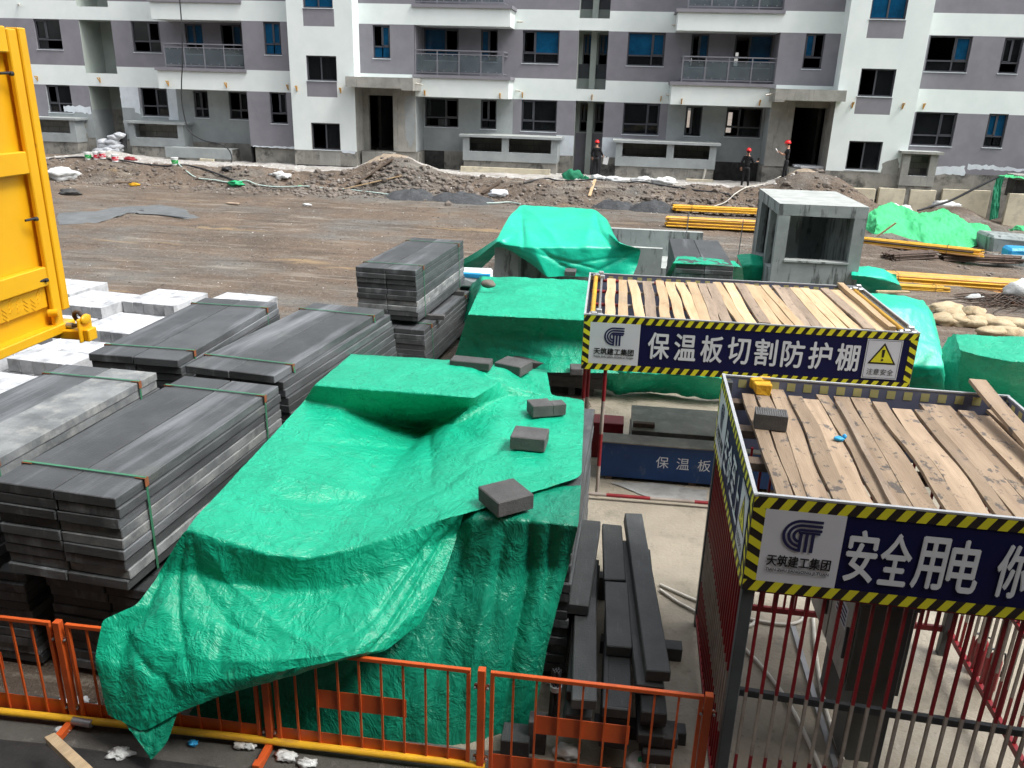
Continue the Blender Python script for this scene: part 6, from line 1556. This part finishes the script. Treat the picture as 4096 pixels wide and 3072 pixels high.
for x, y, lab, bd in ((810, 640, 'paint bucket with a green label, leftmost of the row', 'bucket_g'), (915, 625, 'red labelled paint bucket half hidden behind its neighbour', 'bucket_r'), (995, 650, 'red labelled paint bucket in front, third from the left', 'bucket_r'), (1145, 635, 'red labelled paint bucket standing alone to the right of the row', 'bucket_r'), (1895, 640, 'green labelled paint bucket in front of the light well', 'bucket_g')):
    bucket_at(onbank(Z7A, x, y, 36.3), lab, 'bucket_w', bd)
q = onbank(Z7A, 1250, 470, 38.6); b = MB(); b.tube([(q.x, q.y, q.z + .3), (q.x + .02, q.y, q.z + .95)], .2, 'cable', 14, radii=[.17, .22]); solo(b, 'black_bin', 'black bin on the heap of grey sacks at the left shaft', 'bin', tuple(q))
q = onbank(Z7A, 1330, 585, 37.0); b = MB(); lump(b, (q.x, q.y, q.z + .06), .3, .2, .1, 'red', 3, .6); solo(b, 'red_rag', 'red rag lying right of the paint buckets', 'rag', tuple(q))
for i, (x, y, s_) in enumerate(((1000, 375, .3), (1110, 375, .33), (1010, 430, .35), (1130, 430, .38), (980, 490, .42), (1110, 480, .45), (1130, 320, .3), (1190, 290, .26))):
    p = AY(*Z7A(x, y), 38.3); b = MB(); lump(b, tuple(p), s_ * 1.1, s_ * .8, s_ * .55, 'sack', i * 2.3, .3, 1.4, fine=.08)
    solo(b, 'grey_sack', ('grey sack in the heap at the left shaft, %s' % ('upper left', 'upper right', 'second row left', 'second row right', 'lowest left', 'lowest right', 'single one above the rows', 'topmost among rubble')[i]), 'sack', tuple(p), 'grey sacks heaped at the left shaft')
for i, (cv, x, y, yq, s_, m_, lab) in enumerate(((Z7D, 620, 1000, 37.0, .4, 'paper', 'flat white plastic sheet at the feet of the person with the clipboard'), (Z7D, 850, 1015, 36.9, .45, 'paper', 'white plastic sheet right of the clipboard person'), (Z7D, 1180, 1005, 37.0, .45, 'paper', 'white plastic bag on the rubble strip, left of the larger one'), (Z7D, 1440, 1020, 36.9, .5, 'paper', 'largest white plastic bag on the rubble strip'), (Z7A, 460, 790, 35.2, .75, 'paper', 'white plastic sheet at the left beside the yellow platform'),
        (Z7C, 1100, 1030, 35.0, .2, 'foam', 'white foam lump on the dark sand'), (Z7C, 1560, 1020, 35.2, .42, 'foam', 'cluster of broken white foam on the bank'), (Z7B, 1020, 800, 35.9, .42, 'paper', 'torn white and green bag on the bank below the left stair tower'), (Z7B, 340, 790, 35.9, .25, 'cable', 'dark plastic lump on the bank beside the black cable'), (Z7B, 1265, 950, 35.4, .12, 'bucket_g', 'bright green plastic lump below the black tower base'),
        (Z7B, 460, 905, 35.2, .32, 'plastic_g', 'crumpled green plastic on the bank below the black cable'), (Z7A, 1390, 925, 34.3, .22, 'yblock', 'yellow plastic lump at the foot of the bank'), (Z7B, 1355, 1215, 31.5, .16, 'paper', 'small white plastic scrap on the flat yard'), (Z7D, 290, 970, 37.0, .42, 'net_d', 'green sack slumped left of the person with the clipboard'), (Z7D, 445, 965, 37.2, .16, 'net_d', 'small green scrap between the green sack and the person'),
        (Z7A, 600, 1230, 31.5, .4, 'brick', 'dark lumps of mortar at the left end of the grey spill'), (Z7E, 1500, 885, 37.0, .22, 'stone', 'grey stone at the foot of the right doorway'), (Z8, 600, 1210, 36.8, .6, 'paper', 'heap of white plastic behind the dust net'), (Z8, 1250, 1150, 37.4, .5, 'paper', 'white plastic spilling beside the cream facing'))):
    p = onbank(cv, x, y, yq); b = MB(); lump(b, (p.x, p.y, p.z + s_ * .2), s_, s_ * .6, s_ * (.8 if 'sack' in lab else .38), m_, i * 3.3 + 1, .6, 2.0, fine=.2); solo(b, 'plastic_scrap', lab, 'litter', tuple(p), 'litter about the yard')

# dark sand heaps
for i, (x, y, rx, ry, h_, lab, mm) in enumerate(((-8.6, 34.2, 1.3, .9, .36, 'dark grey sand heap, left one of the pair below the bank', 'sand'), (-6.5, 34.2, 1.6, .9, .4, 'dark grey sand heap, right one of the pair below the bank', 'sand'), (-.2, 34.3, 1.0, .6, .4, 'dark sand heap behind the tented tarpaulin, left one', 'sand'), (1.35, 34.1, 1.2, .6, .45, 'dark sand heap behind the tented tarpaulin, right one', 'sand'), (-10.55, 37.0, 1.25, .9, .2, 'tan rubble heap with a pale top beside the left doorway', 'tansand'), (7.7, 37.3, 1.0, .7, .14, 'tan rubble heap in front of the right doorway', 'tansand'))):
    n = 40; vs = []; fs = []
    for a in range(n):
        for r in range(9):
            k = r / 8; ang = a / n * 6.2832; rr = 1 + .2 * mnoise.noise(Vector((math.cos(ang) * 1.5, math.sin(ang) * 1.5, i)))
            X = x + rx * rr * k * math.cos(ang); Y = y + ry * rr * k * math.sin(ang)
            vs.append(Vector((X, Y, G(X, Y) - .04 + h_ * math.cos(k * 1.5708) * (1 + .35 * mnoise.noise(Vector((X * 2.5, Y * 2.5, i)))) + .05 * mnoise.noise(Vector((X * 7, Y * 7, 0))))))
    for a in range(n):
        for r in range(8): fs.append((a * 9 + r, a * 9 + r + 1, ((a + 1) % n) * 9 + r + 1, ((a + 1) % n) * 9 + r))
    b = MB(); b.mesh(vs, fs, mm, True); solo(b, 'sand_heap', lab, 'sand heap', (x, y, G(x, y)), 'dark sand heaps below the bank' if mm == 'sand' else None)

# boards on the bank and yard
def stick(cv, p, q, ya, yb, w, m_, lab, lift=.05):
    a = onbank(cv, p[0], p[1], ya); c = onbank(cv, q[0], q[1], yb); a.z += lift; c.z += lift; b = MB(); b.beam(a, c, w, .04, m_); solo(b, 'timber_board', lab, 'board', tuple(a), 'stray boards about the yard')


stick(Z7C, (-250, 1065), (235, 925), 35.2, 36.0, .28, 'wood_dark', 'broad dark board on the slope below the left entrance', .1); stick(Z7C, (-380, 1105), (345, 1010), 34.8, 35.4, .1, 'wood_new', 'long pale board below the broad dark one', .08)
stick(Z7D, (500, 1200), (565, 1080), 35.2, 36.2, .12, 'wood_new', 'short pale board standing on the bank below the clipboard person', .08); stick(Z7A, (1040, 945), (1420, 890), 34.4, 34.9, .09, 'wood_dark', 'thin brown board at the foot of the bank at the left'); stick(Z7D, (700, 1010), (825, 890), 36.9, 37.6, .12, 'wood_dark', 'dark board leaning beside the clipboard person', .12)
stick(Z7B, (355, 1240), (500, 1235), 31.2, 31.2, .25, 'wood_grey', 'small flat board on the open yard'); stick(Z7C, (1350, 1020), (1560, 945), 35.1, 35.8, .2, 'wood_dark', 'dark board under the broken white foam')
q0 = AT(*Z3(1285, 1440), .45); q1 = AT(*Z3(1455, 1318), 1.25); b = MB(); b.beam(q0, q1, .12, .05, 'wood_new'); solo(b, 'timber_board', 'pale board lying on the light green dust net', 'board', tuple(q0), 'stray boards about the yard')
a = AT(*conv(0, 2400, 1.416)(285, 780), .36); c = AT(*conv(0, 2400, 1.416)(500, 985), .75); b = MB(); b.beam(a, c, .075, .05, 'wood_new'); solo(b, 'timber_board', 'pale timber batten poking up at the lower left corner', 'board', tuple(a), 'stray boards about the yard')

# cables and hoses on the bank
def along(name, label, cv, pts, r, m_, cat, ys, dz=.05):
    P = []
    for (x, y), yq in zip(pts, ys):
        p = onbank(cv, x, y, yq); P.append((p.x, p.y, p.z + dz))
    return lying(name, label, P, r, m_, cat)


along('black_cable', 'thick black cable running along the top of the bank at the left', Z7A, ((320, 660), (480, 600), (640, 590), (800, 605), (1150, 612), (1500, 630), (1800, 660), (2000, 640), (2212, 655), (2350, 720), (2600, 780), (2720, 800)), .035, 'cable', 'cable', (36.2, 36.4, 36.5, 36.5, 36.4, 36.3, 36.2, 36.3, 36.2, 35.8, 35.4, 35.2))
along('green_hose', 'pale green hose winding along the foot of the bank', Z7B, ((-270, 640), (-240, 780), (-100, 835), (0, 845), (180, 880), (380, 935), (590, 945), (740, 985), (1000, 1005), (1350, 1025), (1620, 1095), (1830, 1115), (2212, 1155), (2600, 1170), (3000, 1110), (3200, 1130), (3500, 1195), (3700, 1185), (3900, 1140), (4050, 1180)), .03, 'hose', 'hose', (36.4, 36.0, 35.6, 35.5, 35.4, 35.3, 35.3, 35.2, 35.2, 35.1, 34.9, 34.8, 34.4, 34.1, 34.3, 34.1, 33.8, 33.9, 34.2, 33.9), .06)
along('black_cable', 'black cable sagging along the top of the bank in front of the middle ledges', Z7D, ((-330, 1050), (-60, 985), (100, 1005), (400, 1035), (600, 1050), (900, 1040), (1150, 1045), (1400, 1075), (1650, 1125), (1850, 1175), (2212, 1222), (2330, 1240)), .035, 'cable', 'cable', (35.6, 36.4, 36.4, 36.4, 36.4, 36.4, 36.4, 36.3, 36.2, 36.0, 35.8, 35.6))
along('pale_rope', 'pale rope coming down the bank from the right doorway', Z7E, ((1030, 900), (800, 1040), (600, 1110), (450, 1190), (300, 1260), (0, 1320), (-250, 1370), (-480, 1360)), .025, 'pvc', 'rope', (37.4, 36.8, 36.3, 35.8, 35.4, 35.0, 34.7, 34.6))
a = AY(*Z8(1890, 905), 36.3); c = AY(*Z8(1290, 1205), 36.0); d = AY(*Z8(870, 1335), 35.6); lying('black_cable', 'black cable slanting down from the low opening to the dust net', [tuple(a), tuple((a + c) / 2), tuple(c), tuple((c + d) / 2), tuple(d)], .05, 'cable', 'cable')
P = [AY(1131 / 1.58 + x, y, 38.0) for x, y in ((0, -40), (12, 120), (14, 250), (10, 340), (15, 430), (40, 520), (95, 560), (160, 575), (200, 600), (212, 640), (195, 670))]
lying('black_cable', 'grey cable hanging down the facade at the left balcony', [tuple(p) for p in P], .028, 'cable', 'cable')

# litter in the foreground
for i, (x, y, sz, m_, lab) in enumerate(((680, 865, .1, 'paper', 'flat pale scrap on the strip below the yellow pipe'), (345, 740, .06, 'paper', 'white torn plastic beside the barrier foot at the left'), (455, 570, .08, 'foam', 'white foam pieces behind the left barrier post'), (365, 578, .06, 'foam', 'white foam lump left of the left barrier post'), (1090, 810, .045, 'bluefilm', 'blue plastic scrap below the hanging tarpaulin corner'), (540, 600, .045, 'paper', 'small white scrap behind the second barrier panel'))):
    q = AT(*conv(0, 2400, 1.416)(x, y), .05); b = MB(); lump(b, (q.x, q.y, .05), sz, sz * .6, .025 if i == 0 else sz * .4, m_, i * 2.9, .7, 2.2, fine=.2); solo(b, 'plastic_scrap', lab, 'litter', (q.x, q.y, .03), 'litter along the barrier')
for i, (x, y, sz, m_, lab) in enumerate(((430, 805, .05, 'whitestone', 'pale stone on the strip left of the middle barrier foot'), (740, 870, .09, 'paper', 'spilled white plaster film right of the middle barrier foot'), (880, 920, .07, 'paper', 'white smeared scrap farther right along the strip'), (500, 810, .045, 'paper', 'small white scrap on the strip by the middle barrier foot'))):
    q = AT(*conv(700, 2500, 1.664)(x, y), .05); b = MB(); lump(b, (q.x, q.y, .05), sz, sz * .6, .03, m_, i * 2.9 + 20, .7, 2.2, fine=.2); solo(b, 'plastic_scrap', lab, 'litter', (q.x, q.y, .03), 'litter along the barrier')


# ------------------------------------------------------------------ people
def skin(name, nodes, edges, m_, parent, sub=2, root=0):
    """one continuous tapering surface grown round a skeleton"""
    me = bpy.data.meshes.new(name); me.from_pydata([n[:3] for n in nodes], edges, [])
    o = bpy.data.objects.new(name, me); COL.objects.link(o)
    sk = o.modifiers.new('s', 'SKIN'); sk.use_smooth_shade = True
    if not me.skin_vertices: 
        bpy.context.view_layer.objects.active = o
    lay = me.skin_vertices[0] if me.skin_vertices else None
    for i, n in enumerate(nodes):
        r = n[3]; lay.data[i].radius = (r, n[4] if len(n) > 4 else r); lay.data[i].use_root = (i == root)
    sd_ = o.modifiers.new('d', 'SUBSURF'); sd_.levels = sub; sd_.render_levels = sub
    dg = bpy.context.evaluated_depsgraph_get(); dg.update()
    nm = bpy.data.meshes.new_from_object(o.evaluated_get(dg))
    bpy.data.objects.remove(o); bpy.data.meshes.remove(me)
    nm.name = name; nm.materials.clear(); nm.materials.append(M[m_])
    for p in nm.polygons: p.use_smooth = True
    ob = bpy.data.objects.new(name, nm); COL.objects.link(ob); ob.parent = parent
    return ob


def person(label, loc, rz, h, arms, legs=((0, 0), (0, 0)), short=False, hair_long=False, headtilt=.0, lean=0.0):
    """local frame: faces +y. arms = (elbow, wrist) for left (-x) and right (+x); legs = foot offsets (dx, dy)"""
    t = thing('person', label, 'person', loc, rz)
    k = h / 1.70
    V = lambda *p: tuple(x * k for x in p)
    ly = lean
    # body: head, neck, arms and hands, one surface
    N = [V(0, ly, 1.38, .07), V(0, ly + .0, 1.46, .052), V(0, ly + .015 + headtilt * .3, 1.54, .075, .085), V(0, ly + .02 + headtilt, 1.62, .078, .09), V(0, ly + .012 + headtilt, 1.69, .05, .06)]
    E = [(0, 1), (1, 2), (2, 3), (3, 4)]
    # nose, chin, ears
    def add(p, par): N.append(p); E.append((par, len(N) - 1)); return len(N) - 1
    for sgn, (el, wr) in zip((-1, 1), arms):
        s_ = add(V(sgn * .17, ly - .01, 1.37, .05), 0); e_ = add(V(el[0], el[1] + ly, el[2], .042), s_); w_ = add(V(wr[0], wr[1] + ly, wr[2], .028), e_)
    body = skin('body', N, E, 'skin', t)
    hd = MB(); c = Vector(V(0, ly + .02 + headtilt, 1.6)); 
    lump(hd, c + Vector(V(0, .088, .0)), .012 * k, .02 * k, .018 * k, 'skin', 1, .0, ico=ICO2); lump(hd, c + Vector(V(0, .078, -.055)), .03 * k, .02 * k, .022 * k, 'skin', 1, .0, ico=ICO2)
    for sg in (-1, 1):
        lump(hd, c + Vector(V(sg * .08, .0, .0)), .012 * k, .022 * k, .032 * k, 'skin', 1, 0, ico=ICO2); lump(hd, c + Vector(V(sg * .03, .08, .022)), .012 * k, .008 * k, .007 * k, 'hair', 1, 0, ico=ICO1)
    hd.box(*(x * k for x in (-.022, .022)), c.y + .083 * k, c.y + .089 * k, c.z - .034 * k, c.z - .028 * k, 'red')
    for sgn, (el, wr) in zip((-1, 1), arms):                    # hands: palm, four bent fingers, thumb
        w_ = Vector(V(wr[0], wr[1] + ly, wr[2])); d = (w_ - Vector(V(el[0], el[1] + ly, el[2]))).normalized(); sd_ = Vector((0, 0, 1)).cross(d); sd_ = sd_.normalized() if sd_.length > .1 else Vector((1, 0, 0)); up = d.cross(sd_)
        T = Matrix(((d.x, sd_.x, up.x, w_.x), (d.y, sd_.y, up.y, w_.y), (d.z, sd_.z, up.z, w_.z), (0, 0, 0, 1)))
        hd.bbox(0, .085 * k, -.04 * k, .04 * k, -.014 * k, .014 * k, 'skin', .01, T=T, seg=2)
        for f in range(4):
            y0 = (-.03 + .02 * f) * k; L = (.07, .08, .075, .06)[f] * k
            hd.tube([T @ Vector((.08 * k, y0, 0)), T @ Vector((.08 * k + L * .5, y0, -.006 * k)), T @ Vector((.08 * k + L * .8, y0, -.03 * k)), T @ Vector((.08 * k + L * .8, y0, -.05 * k))], .009 * k, 'skin', 6)
        hd.tube([T @ Vector((.02 * k, .035 * k * -sgn, 0)), T @ Vector((.05 * k, .065 * k * -sgn, -.005)), T @ Vector((.085 * k, .06 * k * -sgn, -.02))], .01 * k, 'skin', 6)
    o = hd.build('face_and_hands', body)
    # shirt with sleeves
    N = [V(0, ly * .3, .92, .135, .1), V(0, ly * .6, 1.08, .13, .095), V(0, ly, 1.25, .165, .105), V(0, ly, 1.37, .12, .085), V(0, ly, 1.425, .06, .06)]; E = [(0, 1), (1, 2), (2, 3), (3, 4)]
    for sgn, (el, wr) in zip((-1, 1), arms):
        s_ = add(V(sgn * .165, ly - .01, 1.36, .072), 3); E2 = Vector((el[0], el[1] + ly, el[2])); S2 = Vector((sgn * .165, ly - .01, 1.36)); W2_ = Vector((wr[0], wr[1] + ly, wr[2]))
        if short: p = S2.lerp(E2, .75); add(V(p.x, p.y, p.z, .064), s_)
        else:
            e_ = add(V(*E2, .06), s_); p = E2.lerp(W2_, .9); add(V(p.x, p.y, p.z, .045), e_)
    skin('shirt', N, E, 'cloth_k', t)
    N = [V(0, ly * .3, .95, .14, .105), V(0, ly * .2, .86, .14, .11)]; E = [(0, 1)]
    sh = MB()
    for sgn, (fx, fy) in zip((-1, 1), legs):
        hp_ = add(V(sgn * .085, ly * .1, .8, .092), 1); kn = add(V(sgn * .09 + fx * .5, fy * .5 + .02, .47, .068), hp_); an = add(V(sgn * .095 + fx, fy, .1, .055), kn); add(V(sgn * .095 + fx, fy, .045, .055), an)
        px, py = (sgn * .097 + fx) * k, fy * k
        lump(sh, (px, py + .05 * k, .035 * k), .045 * k, .13 * k, .05 * k, 'shoe', sgn, .05, ico=ICO2, flat=-.035 * k)
    skin('trousers', N, E, 'cloth_k', t); sh.build('shoes', t)
    c = Vector(V(0, ly + .015 + headtilt, 1.63))
    hr = MB(); lump(hr, c + Vector(V(0, -.02, -.015)), .083 * k, .088 * k, .085 * k, 'hair', 3, .04)
    if hair_long: hr.tube([c + Vector(V(0, -.1, -.06)), c + Vector(V(0, -.13, -.16)), c + Vector(V(.01, -.125, -.3))], .03 * k, 'hair', 8, radii=[.025 * k, .035 * k, .012 * k])
    hr.build('hair', t)
    hm_ = MB(); vs = []; n = 20
    for r in range(8):
        a = r / 7 * 1.5708
        for i in range(n): th = i / n * 6.2832; vs.append(c + Vector((.118 * k * math.cos(a) * math.cos(th), .138 * k * math.cos(a) * math.sin(th), .03 * k + .125 * k * math.sin(a))))
    fs = [(r * n + i, r * n + (i + 1) % n, (r + 1) * n + (i + 1) % n, (r + 1) * n + i) for r in range(7) for i in range(n)]; hm_.mesh(vs, fs, 'helmet', True)
    brim = []
    for i in range(n):
        th = i / n * 6.2832; f = max(0, math.sin(th)); brim.append(c + Vector(((.128 + .0 * f) * k * math.cos(th), (.146 + .05 * f) * k * math.sin(th), (.022 - .008 * f) * k)))
    inner = [c + Vector((.11 * k * math.cos(i / n * 6.2832), .13 * k * math.sin(i / n * 6.2832), .034 * k)) for i in range(n)]
    hm_.mesh(brim + inner, [(i, (i + 1) % n, n + (i + 1) % n, n + i) for i in range(n)], 'helmet', True)
    for dx in (-.025, 0, .025): hm_.tube([c + Vector((dx * k, .138 * k * math.cos(a), (.034 + .125 * math.sin(a)) * k)) for a in [i * .31 for i in range(11)]], .007 * k, 'helmet', 5)
    hm_.build('helmet', t)
    return t


Yp = 37.2
f1 = AY(*Z7D(570, 962), Yp); f2 = AY(*Z7E(562, 1098), 37.0); f3 = AY(*Z7E(1062, 1018), 37.0)
for f in (f1, f2, f3): f.z = f.z
h1 = (AY(*Z7D(617, 493), Yp).z - f1.z) / 1.075; h2 = (AY(*Z7E(565, 590), 37.0).z - f2.z) / 1.075; h3 = (AY(*Z7E(1125, 497), 37.0).z - f3.z) / 1.075
h1, h2, h3 = [x * 1.7 / 1.7 for x in (h1, h2, h3)]
person('person in red helmet and black clothes, seen from behind, holding a clipboard', tuple(f1), -.1, h1, (((-.25, .0, 1.12), (-.22, .12, .92)), ((.27, .06, 1.1), (.3, .2, 1.02))), ((-.02, .0), (.02, .02)))
person('person with a ponytail, red helmet and black jacket, holding up a phone', tuple(f2), -.2, h2, (((-.26, -.02, 1.1), (-.25, .08, .88)), ((.28, .04, 1.1), (.4, .25, 1.16))), ((-.05, .0), (.05, .0)), hair_long=True)
person('person in a red helmet and black T-shirt standing on the mound, writing on paper', tuple(f3), 1.25, h3, (((-.2, .16, 1.14), (-.06, .36, 1.25)), ((.2, .16, 1.14), (.06, .36, 1.22))), ((-.0, .06), (.0, -.04)), short=True, headtilt=.04)
q = f1 + Vector((.42, .1, .78 * h1 / 1.7)); b = MB(); T = Matrix.Translation(q) @ Matrix.Rotation(.15, 4, 'Y'); b.bbox(-.11, .11, -.008, .008, -.16, .16, 'paper', .003, T=T); b.bbox(-.03, .03, -.012, .012, .14, .18, 'steel', .003, T=T); solo(b, 'clipboard', 'white clipboard held at the side by the person before the shaft', 'clipboard', tuple(q))
q = f2 + Vector((.47, .22, 1.2 * h2 / 1.7)); b = MB(); b.bbox(q.x - .035, q.x + .035, q.y - .005, q.y + .005, q.z - .02, q.z + .12, 'stripe_k', .003); solo(b, 'phone', 'dark phone in the hand of the person with the ponytail', 'phone', tuple(q))
q = f3 + Vector((-.42, .12, 1.3 * h3 / 1.7)); b = MB(); T = Matrix.Translation(q) @ Matrix.Rotation(1.25, 4, 'Z') @ Matrix.Rotation(.9, 4, 'X'); b.bbox(-.09, .09, -.12, .12, -.004, .004, 'paper', .002, T=T); solo(b, 'paper_pad', 'white paper pad in the hands of the person on the mound', 'paper', tuple(q))
for i, (x, y) in enumerate(((1330, 775), (1385, 810))):
    q = AY(*Z7E(x, y), 39.0); b = MB(); T = Matrix.Translation((q.x, 38.6 + .3 * (1 - i), 2.40 + .0)); b.bbox(-.5, .5, -.25, .25, 0, .1, 'foam', .006, T=T); solo(b, 'foam_board', ('back', 'front')[i] + ' white foam board lying on the floor of the right doorway', 'board', (q.x, 38.6, 2.4), 'foam boards in the doorway')
